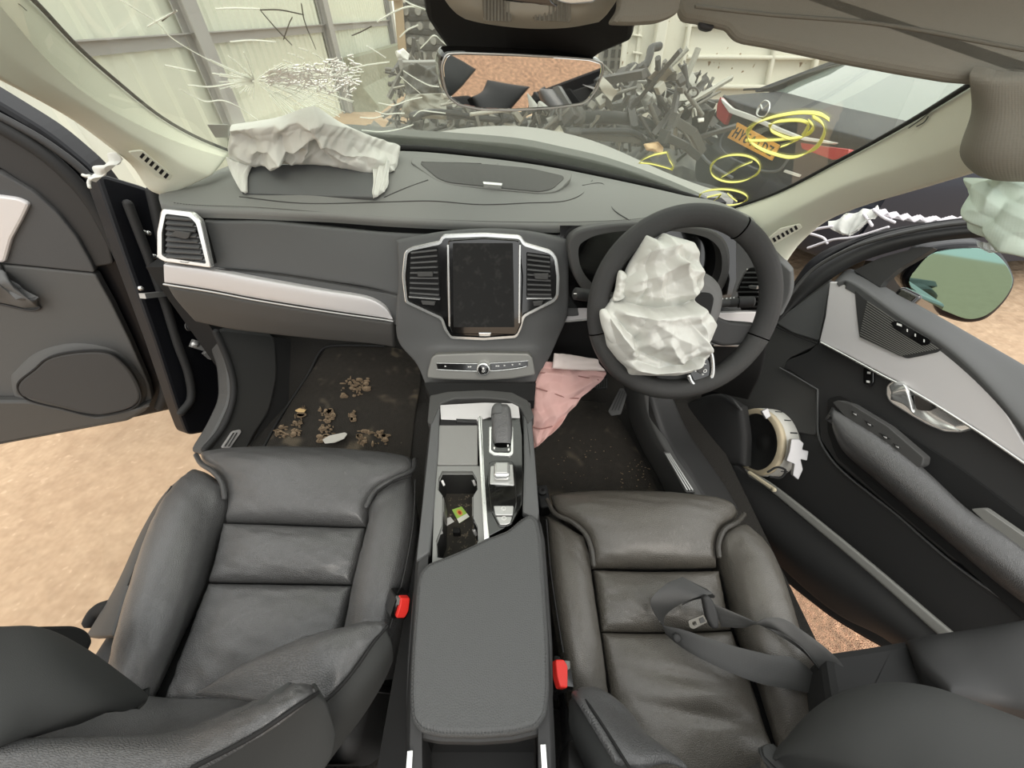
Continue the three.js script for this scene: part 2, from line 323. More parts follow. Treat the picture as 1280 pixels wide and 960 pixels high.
// ---------------------------------------------------------------- car floor, sills, firewall, roof
const FLOOR = 0.60, TOE = { f0: 0.92, f1: 1.22, y1: 0.95 };
function onFloor(px, py, up = 0) {
  const p = Y(px, py, FLOOR + up); if (-p.z <= TOE.f0) return p;
  const n = V(0, TOE.f1 - TOE.f0, TOE.y1 - FLOOR).normalize(), pl = { o: V(0, FLOOR, -TOE.f0), n }; return on(pl, px, py, up);
}
{
  const g = setting('floor', 'dark carpeted floor pan and toe board of the car', 'car floor');
  mesh('floor_carpet', box(-0.74, 0.74, FLOOR - 0.06, FLOOR, -TOE.f0, 0.55), M.carpet, g);
  const n = V(0, TOE.f1 - TOE.f0, TOE.y1 - FLOOR).normalize();
  mesh('toe_board', bar(V(0, FLOOR, -TOE.f0).addScaledVector(n, -0.03), V(0, TOE.y1, -TOE.f1).addScaledVector(n, -0.03), 1.48, 0.06), M.carpet, g);
  mesh('firewall', box(-0.74, 0.74, 0.85, 1.16, -1.32, -1.24), M.black, g);
  mesh('cowl_side', box(-0.80, -0.74, 0.36, 1.14, -1.34, -0.86), M.black, g); mesh('cowl_side', box(0.74, 0.80, 0.36, 1.14, -1.34, -1.04), M.black, g);
  mesh('underbody', box(-0.76, 0.76, 0.34, FLOOR - 0.05, -1.2, 0.6, 0.02), M.black, g);
}
{
  const g = setting('ceiling', 'beige headliner edge and roof rails around the open glass roof', 'headliner');
  const pl = planeN(F(800, 0, 0.47), V(0, 0.1, 1), V(1, 0, 0));
  mesh('header_panel', slab(pl, [[770, -60], [776, 10], [761, 29], [790, 30], [823, 28], [838, 23], [850, 15], [862, -60]], 0.02, { round: 0.006, bevel: 0.005 }), M.headliner, g);
  mesh('roof_header', box(-0.56, 0.56, 1.655, 1.70, -0.5, -0.34, 0.012), M.headliner, g);
  for (const s of [-1, 1]) mesh('roof_rail', bar(V(s * 0.60, 1.675, -0.5), V(s * 0.60, 1.69, 1.2), 0.09, 0.06, V(0, 1, 0), 0.015), M.headliner, g);
  // the torn flap over the driver's pillar
  const flap = shell(surf([
    [D(1208, 98, 0.345), D(1240, 98, 0.335), D(1285, 96, 0.325), D(1320, 90, 0.32)],
    [D(1212, 140, 0.375), D(1240, 140, 0.352), D(1285, 140, 0.34), D(1320, 140, 0.33)],
    [D(1197, 190, 0.40), D(1230, 192, 0.372), D(1285, 195, 0.355), D(1320, 195, 0.35)],
    [D(1216, 217, 0.415), D(1240, 227, 0.39), D(1285, 230, 0.375), D(1320, 230, 0.37)]]), { t: 0.01, r: 0.005, puff: 0.004 });
  mesh('torn_flap', flap, M.headliner, g, { label: 'headliner fabric hanging loose over the driver pillar' });
}
// ---------------------------------------------------------------- windscreen
const glassF = (x, y) => { const h = (y - 1.24) / 0.42, s = x / mix(0.80, 0.58, h); return mix(1.22 - 0.20 * s * s, 0.60 - 0.10 * s * s, h) + 0.03 * h * (1 - h) * 4; };
function onGlass(px, py, off = 0) { // where the ray meets the glass, off metres to the inside
  const r = ray(px, py); let a = 0.2, b = 2.2;
  for (let i = 0; i < 40; i++) { const m = (a + b) / 2, p = r.clone().multiplyScalar(m).add(EYE); -p.z < glassF(p.x, p.y) - off ? a = m : b = m; }
  return r.multiplyScalar(a).add(EYE);
}
const GLASSN = V(0, 0.8, 0.6).normalize();
{
  const g = setting('window_1', 'cracked windscreen with yellow paint marks', 'windscreen');
  const S = (u, v) => { const h = mix(1.04, -0.06, v), y = 1.24 + 0.42 * h, x = mix(-1, 1, u) * mix(0.80, 0.58, h) * (u > 0.5 ? 1.13 : 0.98); return V(x, y, -glassF(x, y)); };
  const pane = new THREE.BufferGeometry(), pos = [], uv = [], idx = [];
  for (let j = 0; j <= 24; j++) for (let i = 0; i <= 32; i++) { const p = S(i / 32, j / 24); pos.push(p.x, p.y, p.z); uv.push(i / 32, j / 24); if (i < 32 && j < 24) { const a = j * 33 + i; idx.push(a, a + 33, a + 34, a, a + 34, a + 1); } }
  mesh('glass_pane', geom(pos, uv, idx), phys({ color: C(246, 250, 240), roughness: 0, transmission: 0.8, thickness: 0, ior: 1.5 }), g);
  const crackM = phys({ color: C(250, 252, 246), roughness: 0.9, transmission: 0.45, thickness: 0 }), darkM = mat({ color: C(110, 108, 98), roughness: 0.6 });
  const line = (px, w, m = crackM, name = 'crack') => { const p = px.map(([a, b]) => onGlass(a, b, 0.002)); w *= name === 'crack' ? 0.62 : 1; return strip(byLength(p, Math.max(6, px.length * 5)), GLASSN, (t) => w * (0.45 + 0.55 * Math.sin(Math.PI * (0.15 + 0.7 * t))), 0.0012); };
  const cracks = [
    [[150, 0], [172, 14], [195, 28], [201, 33]], [[185, 34], [203, 24], [222, 14]], [[201, 33], [216, 49], [245, 67], [280, 85], [315, 101]],
    [[206, 82], [225, 86], [245, 90]], [[235, 107], [262, 109], [290, 105], [315, 101]], [[224, 112], [255, 127], [278, 126], [300, 135], [322, 150]],
    [[270, 12], [295, 11], [325, 12]], [[288, 53], [315, 51], [345, 53]], [[472, 28], [490, 17], [512, 9], [533, 13]], [[500, -2], [514, 6], [530, 12]], [[500, 47], [510, 38], [523, 32]],
    [[526, 61], [534, 53], [543, 45], [553, 53], [564, 61]], [[458, 58], [470, 65], [482, 73]], [[430, 88], [458, 82], [487, 78]],
    [[504, 89], [520, 99], [536, 107], [549, 109]], [[473, 129], [492, 132], [510, 126], [528, 122]], [[469, 139], [482, 143], [496, 142], [506, 142]],
    [[517, 146], [526, 139], [540, 140], [557, 142]], [[450, 147], [466, 148], [480, 145]], [[452, 163], [476, 165], [498, 162], [517, 156]],
    [[265, 92], [290, 96], [315, 101]], [[262, 75], [290, 88], [317, 101]], [[285, 70], [302, 84], [318, 100]], [[305, 66], [312, 82], [318, 100]], [[500, 96], [512, 106], [525, 117]]];
  for (const c of cracks) mesh('crack', line(c, 0.0024), crackM, g);
  const dark = [[[326, 14], [345, 36], [365, 57]], [[377, 5], [382, 30], [395, 62]], [[203, 27], [212, 20], [221, 14]], [[325, 13], [350, 13], [380, 19]], [[440, 45], [452, 40], [465, 33]], [[355, 50], [362, 30], [366, 22]]];
  for (const c of dark) mesh('crack', line(c, 0.0016), darkM, g);
  reseed(42); const web = [];
  for (let i = 0; i < 62; i++) { // rays of the star
    const a = mix(-0.95, 1.15, i / 61) + rnd(-0.03, 0.03), L = rnd(70, 145) * (a < -0.3 ? 0.6 : 1), s = rnd(4, 60), k = 0.42, e = rnd(0.8, 1);
    const q = (d) => [318 + Math.cos(a) * d + 0.0, 101 + Math.sin(a) * d * k + 0.0009 * d * d * (a > 0 ? 1.3 : -0.2)];
    web.push(line([q(s), q(L * 0.5), q(L * e)], rnd(0.0008, 0.0017)));
  }
  for (let i = 0; i < 26; i++) { const a = mix(1.6, 4.6, i / 25), L = rnd(12, 48), q = (d) => [318 + Math.cos(a) * d, 101 + Math.sin(a) * d * 0.5]; web.push(line([q(3), q(L * 0.6), q(L)], 0.0012)); }
  const crush = [];
  for (let i = 0; i < 420; i++) { // crushed, white centre
    const a = rnd(-0.35, 0.3), d = rnd(18, 132), x = 318 + Math.cos(a) * d, y = 96 + Math.sin(a) * d * 0.55 + rnd(-6, 6), b = rnd(Math.PI), l = rnd(1.5, 6); crush.push(line([[x, y], [x + Math.cos(b) * l, y + Math.sin(b) * l * 0.6], [x + 2 * Math.cos(b) * l, y + Math.sin(b) * l]], rnd(0.0018, 0.0042)));
  }
  for (let r = 0; r < 5; r++) for (let i = 0; i < 12; i++) { const d = 26 + r * 19, a = -1.0 + i * 0.17 + rnd(-0.05, 0.05), q = (t) => [318 + Math.cos(t) * d, 100 + Math.sin(t) * d * 0.46]; web.push(line([q(a), q(a + 0.07), q(a + 0.14)], 0.0012)); }
  mesh('crushed_glass', crush, mat({ color: C(250, 252, 248), roughness: 0.7 }), g, { kind: 'stuff' });
  mesh('crack_web', web, crackM, g, { kind: 'stuff' });
  mesh('glass_label', slab2({ o: V(0, 0, 0), ...planeP(onGlass(259, 156, 0.004), onGlass(285, 156, 0.004), onGlass(285, 172, 0.004)) }, [[259, 156], [285, 156], [285, 172], [269, 172]].map(([x, y]) => { const pl = planeP(onGlass(259, 156, 0.004), onGlass(285, 156, 0.004), onGlass(285, 172, 0.004)); return flat(pl, onGlass(x, y, 0.004)); }), 0.001, { bevel: 0 }), mat({ color: C(176, 178, 172), roughness: 0.7 }), g, { label: 'grey label in the lower corner of the glass' });
  // yellow paint-pen marks on the inside of the glass
  const yel = mat({ color: C(238, 232, 128), roughness: 0.5 });
  const mark = (px, w, closed) => { let p = px.map(([a, b]) => onGlass(a, b, 0.003)); const c = new THREE.CatmullRomCurve3(p, !!closed, 'centripetal'); return strip(c.getPoints(px.length * 8), GLASSN, w, 0.0012); };
  const ell = (x, y, rx, ry, t = 0, n = 24) => [...Array(n)].map((_, i) => { const a = i / n * 2 * Math.PI; return [x + rx * Math.cos(a) * Math.cos(t) - ry * Math.sin(a) * Math.sin(t), y + rx * Math.cos(a) * Math.sin(t) + ry * Math.sin(a) * Math.cos(t)]; });
  const paint = (name, list) => mesh(name, list, yel, g, { label: 'yellow paint pen mark on the glass' });
  paint('paint_mark', [mark([[799, 204], [806, 199], [818, 194], [833, 191]], 0.005), mark([[833, 191], [836, 200], [841, 209], [839, 213]], 0.006), mark([[839, 212], [825, 208], [812, 205], [799, 204]], 0.003)]);
  paint('paint_mark', [mark(ell(918.5, 211, 31, 17, -0.06), 0.005, true), mark([[902, 222], [912, 217], [925, 209], [940, 203]], 0.006)]);
  paint('paint_mark', [
    mark([[1036, 150], [1024, 143], [1005, 141], [985, 143], [962, 148], [945, 155], [934, 165], [936, 176], [950, 186], [968, 193], [988, 197], [1004, 194], [1018, 186], [1027, 174], [1030, 163], [1026, 153], [1015, 146]], 0.008),
    mark([[1003, 170], [1008, 162], [1010, 155], [1000, 151], [985, 151], [970, 153], [962, 157], [963, 163], [974, 169], [990, 174], [1003, 172], [1013, 165], [1016, 158], [1010, 151]], 0.007),
    mark([[932, 176], [950, 176], [975, 175], [1000, 172]], 0.006), mark([[1000, 173], [988, 180], [976, 184]], 0.006)]);
  paint('paint_mark', [mark(ell(904, 247, 30, 10, 0.03), 0.005, true), mark([[884, 247], [892, 245], [901, 243]], 0.005), mark([[901, 243], [897, 248], [891, 252]], 0.004), mark([[909, 242], [914, 247], [921, 252]], 0.004)]);
}
// ---------------------------------------------------------------- windscreen pillars
function pillarTrim(name, label, inner, crease, outer, mid) {
  const g = setting(name, label, 'pillar trim'), P = (l) => byLength(l.map(([x, y, d]) => D(x, y, d)), 80), a = P(inner), b = P(crease), c = P(outer);
  const S = (u, v) => { const A = along(a, u), B = along(b, u), E = along(c, u); // a rounded fold over the crease
    const w = sstep(0, 1, v), q = A.multiplyScalar((1 - v) ** 2).addScaledVector(B, 2 * v * (1 - v)).addScaledVector(E, v * v), l = along(b, u); return q.lerp(l, 0.55 * (1 - Math.abs(2 * v - 1) ** 1.5)); };
  mesh('pillar_cover', shell(S, { nu: 44, nv: 26, r: 0.006, t: 0.03 }), M.cream, g);
  mesh('seal', tube(byLength(inner.map(([x, y, d]) => D(x, y, d - 0.004)), 30), 0.0032, { n: 40, rs: 6 }), M.rubber, g, { label: 'black rubber seal along the glass' });
  return g;
}
function slots(g, pl, a, b, n, w, h, m = M.black) { // a row of small dark openings from pixel a to pixel b
  for (let i = 0; i < n; i++) { const t = n > 1 ? i / (n - 1) : 0, x = mix(a[0], b[0], t), y = mix(a[1], b[1], t), dx = (b[0] - a[0]) / Math.hypot(b[0] - a[0], b[1] - a[1]), dy = (b[1] - a[1]) / Math.hypot(b[0] - a[0], b[1] - a[1]);
    const q = [[-w, -h], [w, -h], [w, h], [-w, h]].map(([c, d]) => [x + c * dx - d * dy, y + c * dy + d * dx]); mesh('vent_slot', slab(pl, q, 0.004, { off: 0.0025, bevel: 0.0006 }), m, g); }
}
{
  const g = pillarTrim('trim_1', 'cream windscreen pillar cover on the passenger side with small vent',
    [[-40, -80, 0.40], [0, -34, 0.45], [42, 0, 0.5], [100, 61, 0.60], [150, 105, 0.68], [200, 145, 0.76], [245, 171, 0.83], [288, 189, 0.89]],
    [[-40, 30, 0.41], [0, 64, 0.47], [42, 96, 0.53], [100, 132, 0.61], [150, 162, 0.68], [200, 190, 0.75], [240, 212, 0.80], [268, 222, 0.84]],
    [[-40, 76, 0.43], [0, 100, 0.49], [42, 124, 0.56], [90, 152, 0.64], [135, 185, 0.71], [163, 208, 0.765], [185, 238, 0.80], [206, 247, 0.825]]);
  const pl = planeP(D(150, 185, 0.70), D(212, 230, 0.80), D(205, 205, 0.765));
  mesh('vent_plate', slab(pl, [[160, 190], [178, 188], [216, 219], [212, 226], [196, 222]], 0.004, { off: 0.002, round: 0.004 }), M.cream, g);
  slots(g, pl, [178, 195], [208, 220], 6, 2.0, 3.4);
  mesh('scuff', tube([[16, 1, 0.478], [25, 6, 0.482], [33, 13, 0.490]].map((p) => D(...p)), 0.0006, { rs: 5 }), M.plastic, g);
  const h = pillarTrim('trim_2', 'cream windscreen pillar cover on the driver side with small vent',
    [[1290, 58, 0.36], [1213, 105, 0.43], [1130, 156, 0.55], [1050, 200, 0.68], [970, 241, 0.83], [898, 266, 0.97]],
    [[1290, 150, 0.37], [1213, 180, 0.435], [1130, 208, 0.55], [1050, 234, 0.66], [975, 272, 0.79], [940, 292, 0.86]],
    [[1290, 198, 0.40], [1213, 220, 0.47], [1140, 241, 0.57], [1080, 259, 0.66], [1035, 277, 0.73], [1005, 300, 0.79], [975, 332, 0.84]]);
  const pr = planeP(D(1000, 283, 0.775), D(965, 305, 0.82), D(972, 284, 0.79));
  mesh('vent_plate', slab(pr, [[958, 300], [975, 286], [1000, 280], [1003, 285], [975, 302], [962, 308]], 0.004, { off: 0.006, round: 0.003 }), M.cream, h);
  for (const l of [[[1136, 160, 0.542], [1150, 150, 0.522], [1172, 132, 0.487]], [[1146, 158, 0.53], [1156, 152, 0.515], [1160, 146, 0.508]]]) mesh('scuff', tube(l.map((p) => D(p[0], p[1], p[2] - 0.008)), 0.0007, { rs: 5 }), M.plastic, h);
  slots(h, { ...pr, o: pr.o.clone().addScaledVector(pr.n, 0.005) }, [968, 300], [995, 285], 6, 1.6, 2.6);
}
// ---------------------------------------------------------------- door openings: body pillar, sills, foot-well trims
{
  const g = setting('trim_3', 'glossy black body pillar and hinge area of the passenger doorway', 'body pillar');
  const pl = planeN(V(-0.83, 0.9, -0.9), V(1, 0, 0.35), V(0, 0, 1));
  mesh('painted_pillar', slab(pl, [[120, 215], [186, 235], [208, 250], [212, 360], [262, 412], [284, 450], [288, 500], [262, 540], [235, 545], [222, 510], [196, 430], [160, 330]], 0.05, { round: 0.02, bevel: 0.008 }), M.paint, g);
  mesh('rubber_seal', tube([[190, 240], [203, 300], [215, 355], [250, 400], [272, 425], [287, 470], [289, 500], [276, 530], [258, 556]].map(([x, y]) => on(pl, x, y, 0.025)), 0.012, { rs: 10 }), M.rubber, g);
  mesh('rubber_seal', tube([[160, 255], [185, 320], [205, 375], [222, 430], [236, 470], [238, 500], [226, 516]].map(([x, y]) => on(pl, x, y, 0.012)), 0.01, { rs: 10 }), M.rubber, g);
  mesh('check_strap', bar(on(pl, 178, 370, 0.03), on(pl, 218, 366, 0.01), 0.016, 0.012), M.satin, g);
  for (const [x, y] of [[178, 290], [184, 291], [191, 320], [196, 321], [175, 360]]) mesh('bolt', lathe([[0, 0.006], [0.005, 0.005], [0.006, 0]], pl, 0.002, 12).translate(0, 0, 0).applyMatrix4(new THREE.Matrix4().setPosition(on(pl, x, y).sub(pl.o))), M.chrome, g);
  mesh('hinge', [bar(on(pl, 240, 429, 0.03), on(pl, 268, 438, 0.03), 0.014, 0.022), lathe([[0, 0.01], [0.009, 0.008], [0.01, 0]], pl, 0, 14).applyMatrix4(new THREE.Matrix4().setPosition(on(pl, 243, 430, 0.03).sub(pl.o))), bar(on(pl, 256, 440, 0.03), on(pl, 264, 447, 0.03), 0.012, 0.014)], M.satin, g);
  const rings = []; for (let i = 0; i < 6; i++) rings.push(tube([0, 1, 2, 3, 4, 5, 6, 7].map((k) => on(pl, 236 + i * 2.2, 408 - i * 0.8, 0.035).add(V(0, 0.011 * Math.cos(k * Math.PI / 4), 0.011 * Math.sin(k * Math.PI / 4)))), 0.002, { closed: true, rs: 6 }));
  mesh('cable_gaiter', rings, M.plastic, g);
}
{
  const pl = planeN(V(-0.71, 0.75, -0.9), V(1, 0.12, 0.25), V(0, 0, 1));
  const g = setting('trim_4', 'grey foot-well side trim and sill of the passenger doorway', 'sill trim');
  mesh('kick_panel', slab(pl, [[268, 408], [345, 418], [348, 470], [338, 515], [318, 545], [306, 570], [250, 570], [272, 535], [288, 500], [286, 460]], 0.05, { round: 0.03, bevel: 0.01 }), M.plastic, g);
  mesh('rubber_seal', tube([[270, 415], [285, 450], [292, 480], [290, 505], [278, 535], [256, 562]].map(([x, y]) => on(pl, x, y, 0.005)), 0.009), M.rubber, g);
  mesh('tread_strip', slab(pl, [[291, 539], [301, 537], [302, 540], [288, 560], [277, 560]], 0.006, { off: 0.006, round: 0.006 }), M.silver, g);
  for (const k of [0, 1]) mesh('tread_rib', bar(on(pl, 292 + k * 4, 541, 0.007), on(pl, 281 + k * 4.5, 558, 0.007), 0.003, 0.002), M.plastic, g);
  mesh('inner_step', slab(pl, [[330, 420], [370, 425], [372, 500], [340, 560], [318, 570], [312, 560], [335, 515], [345, 470]], 0.04, { off: -0.012, round: 0.02 }), M.darkPlastic, g);
  const s = setting('trim_5', 'dark foot-well side trim with ribbed tread strip at the driver door', 'sill trim');
  const h = (l) => l.map(([x, y, k]) => Y(x, y, k)), sillPl = { o: V(0.6, 0.735, -0.7), x: V(1, 0, 0), y: V(0, 0, -1), n: V(0, 1, 0) };
  mesh('kick_panel', shell(surf([
    h([[776, 470, 0.80], [784, 520, 0.66], [800, 560, 0.62], [822, 600, 0.61], [850, 660, 0.61]]),
    h([[792, 478, 0.82], [800, 520, 0.72], [815, 555, 0.70], [836, 590, 0.69], [872, 660, 0.69]]),
    h([[806, 486, 0.82], [812, 518, 0.75], [826, 550, 0.735], [846, 582, 0.73], [900, 665, 0.73]])]), { nu: 40, nv: 20, t: 0.03, r: 0.012 }), M.plastic, s);
  mesh('tread_strip', slab(sillPl, [[829, 564], [837, 565], [869, 615], [857, 615]], 0.006, { off: 0.008, round: 0.004 }), M.plastic, s);
  for (const k of [0, 1, 2]) mesh('tread_rib', bar(on(sillPl, 832 + k * 2.2, 567, 0.010), on(sillPl, 859 + k * 3.4, 613, 0.010), 0.0035, 0.003), M.satin, s);
  mesh('sill_cover', shell(surf([
    h([[812, 492, 0.80], [830, 540, 0.74], [848, 572, 0.735], [868, 602, 0.73], [890, 636, 0.73]]),
    h([[842, 496, 0.78], [862, 540, 0.68], [884, 572, 0.665], [905, 602, 0.655], [925, 636, 0.65]])]), { nu: 30, nv: 10, t: 0.04, r: 0.01 }), M.darkPlastic, s);
}
{ // centre pillar beside the driver seat
  const g = setting('trim_6', 'black lower centre pillar trim behind the driver doorway', 'pillar trim');
  const pl = planeP(D(1045, 815, 0.60), D(1130, 800, 0.66), D(1120, 870, 0.56));
  mesh('pillar_foot', slab(pl, [[1030, 814], [1100, 804], [1140, 797], [1200, 830], [1240, 930], [1060, 930], [1040, 880]], 0.06, { round: 0.02, bevel: 0.012 }), M.black, g);
  mesh('pillar_cover', shell(surf([
    [D(1128, 799, 0.66), D(1180, 790, 0.645), D(1230, 782, 0.63), D(1310, 765, 0.60)],
    [D(1146, 826, 0.60), D(1190, 825, 0.60), D(1240, 825, 0.585), D(1310, 825, 0.56)],
    [D(1190, 862, 0.545), D(1230, 872, 0.545), D(1260, 880, 0.54), D(1310, 890, 0.52)]]), { t: 0.03, r: 0.01, puff: 0.01 }), M.darkPlastic, g);
  const h = setting('trim_7', 'black lower centre pillar trim behind the passenger doorway', 'pillar trim');
  const ql = planeP(D(50, 782, 0.52), D(110, 785, 0.57), D(90, 820, 0.53));
  mesh('pillar_foot', slab(ql, [[30, 780], [95, 779], [112, 786], [120, 800], [112, 815], [118, 830], [60, 840]], 0.08, { round: 0.012, bevel: 0.008 }), M.black, h);
}
// ================================================================ DASHBOARD
const stackPl = planeP(F(605, 415, 0.745), F(605, 297, 0.805), F(700, 415, 0.745)); // face of the centre stack
const leftVentPl = planeP(F(205, 330, 0.80), F(205, 262, 0.825), F(262, 330, 0.80));
const dashboard = thing('dashboard', 'dark grey leather dashboard with silver trim across the car', 'dashboard');
const lipPx = [[200, 255], [240, 260], [320, 263], [400, 269], [480, 275], [560, 279], [640, 281], [720, 281], [790, 278], [850, 270], [905, 264], [950, 284]];
const lipF = [0.80, 0.815, 0.83, 0.838, 0.84, 0.84, 0.84, 0.84, 0.84, 0.84, 0.85, 0.82];
const lip = lipPx.map(([x, y], i) => F(x, y, lipF[i]));
{
  const base = [[203, 246], [240, 228], [288, 205], [345, 196], [420, 190], [510, 187], [600, 195], [680, 206], [760, 222], [830, 238], [880, 252], [925, 272]].map(([x, y], i) => (i < 3 ? D(x, y, [0.835, 0.9, 0.96][i]) : i > 10 ? D(x, y, 0.93) : onGlass(x, y, 0.02)));
  const mid = base.map((p, i) => p.clone().lerp(lip[i], 0.55).add(V(0, 0.012, 0)));
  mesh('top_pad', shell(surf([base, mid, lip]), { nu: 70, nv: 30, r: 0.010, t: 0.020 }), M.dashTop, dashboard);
  const topS = surf([base, mid, lip]), topN = mid[6].clone().sub(mid[4]).cross(lip[5].clone().sub(base[5])).normalize(); if (topN.y < 0) topN.negate();
  const topPl = { o: topS(0.5, 0.35), n: topN, x: V(1, 0, 0), y: null }; topPl.x.addScaledVector(topN, -topN.x).normalize(); topPl.y = topN.clone().cross(topPl.x);
  const onTop = (px, py, off = 0.001) => { // march the ray to the pad
    let best = null, bd = 9; const r = ray(px, py);
    let u = 0.5, v = 0.5; for (const s of [0.12, 0.03, 0.008, 0.002]) { let bu = u, bv = v; bd = 9; for (let i = -6; i <= 6; i++) for (let j = -6; j <= 6; j++) { const a = Math.min(1, Math.max(0, u + i * s)), b = Math.min(1, Math.max(0, v + j * s)), p = topS(a, b).sub(EYE), d = p.clone().cross(r).length() / p.length() / r.length(); if (d < bd) { bd = d; bu = a; bv = b; best = p; } } u = bu; v = bv; }
    return best.add(EYE).addScaledVector(topN, off);
  };
  const topSlab = (px, t, off, round, bevel = 0.001) => { const pts = px.map(([a, b]) => flat(topPl, onTop(a, b))); const c = px.map(([a, b]) => onTop(a, b)), h = c.reduce((s, p) => s + p.clone().sub(topPl.o).dot(topN), 0) / c.length; return slab2(topPl, roundLoop(pts, round), t, { off: h + off, bevel }); };
  const grille = mesh('speaker_surround', topSlab([[513, 204], [520, 203], [612, 208], [712, 224], [713, 229], [698, 240], [676, 243], [560, 231], [545, 226]], 0.014, 0.008, 0.02, 0.002), M.dashTop, dashboard);
  mesh('speaker_mesh', topSlab([[523, 209], [605, 213], [660, 220], [705, 230], [690, 239], [674, 241], [562, 229], [548, 224]], 0.014, 0.0095, 0.015), mat({ color: C(88, 88, 86), roughness: 0.7, bumpMap: weaveTex, bumpScale: 0.001 }), grille);
  mesh('light_sensor', topSlab([[606, 214], [609, 211], [618, 212], [623, 214], [621, 217], [612, 217]], 0.016, 0.015, 0.005, 0.002), M.dashTop, grille);
  mesh('slot', topSlab([[527, 206], [602, 212], [602, 213.4], [527, 207.6]], 0.012, 0.011, 0.001, 0.0003), M.black, grille);
  mesh('slot', topSlab([[627, 215], [700, 225], [700, 226.6], [627, 216.6]], 0.012, 0.011, 0.001, 0.0003), M.black, grille);
  mesh('speaker_badge', topSlab([[604, 233], [627, 235.5], [627, 237.5], [604, 235]], 0.013, 0.011, 0.001, 0.0003), M.chrome, grille);
  const seamLine = (px) => tube(px.map(([a, b]) => onTop(a, b, 0.0005)), 0.0011, { rs: 5 });
  mesh('seam', [seamLine([[480, 253], [540, 256], [600, 256], [660, 254], [705, 251], [725, 243], [738, 238]]), seamLine([[480, 246], [505, 236], [535, 226]]), seamLine([[728, 231], [748, 247], [766, 262], [788, 277]]), seamLine([[300, 246], [380, 254], [480, 253]])], M.plastic, dashboard, { label: 'seam line in the dashboard top' });
  // stitches along the lip
  const st = byLength(lip, 260), stitch = []; for (let i = 4; i < 215; i++) stitch.push(bar(st[i].clone().add(V(0, 0.0035, -0.008)), st[i].clone().lerp(st[i + 1], 0.55).add(V(0, 0.0035, -0.008)), 0.0012, 0.0012));
  mesh('stitching', stitch, M.plastic, dashboard, { kind: 'stuff' });
  // cowl outside, at the foot of the glass
  const c = setting('trim_8', 'dark scuttle panel along the foot of the windscreen', 'scuttle panel');
  const up = [[380, 165], [440, 166], [520, 172], [640, 181], [700, 192], [760, 206], [830, 230], [885, 252]].map(([x, y]) => onGlass(x, y, -0.05)), lo = [[380, 192], [440, 190], [520, 189], [640, 202], [700, 212], [760, 226], [830, 243], [885, 262]].map(([x, y]) => onGlass(x, y, -0.035));
  mesh('scuttle_panel', shell(ruled(up, lo), { nu: 40, nv: 8, t: 0.02, r: 0.003 }), mat({ color: C(98, 100, 97), roughness: 0.7 }), c);
  mesh('glass_seal', tube([[400, 186], [510, 185], [600, 193], [680, 204], [760, 220], [830, 236], [885, 253], [915, 268]].map(([x, y]) => onGlass(x, y, 0.008)), 0.007, { n: 50 }), M.black, c);
}
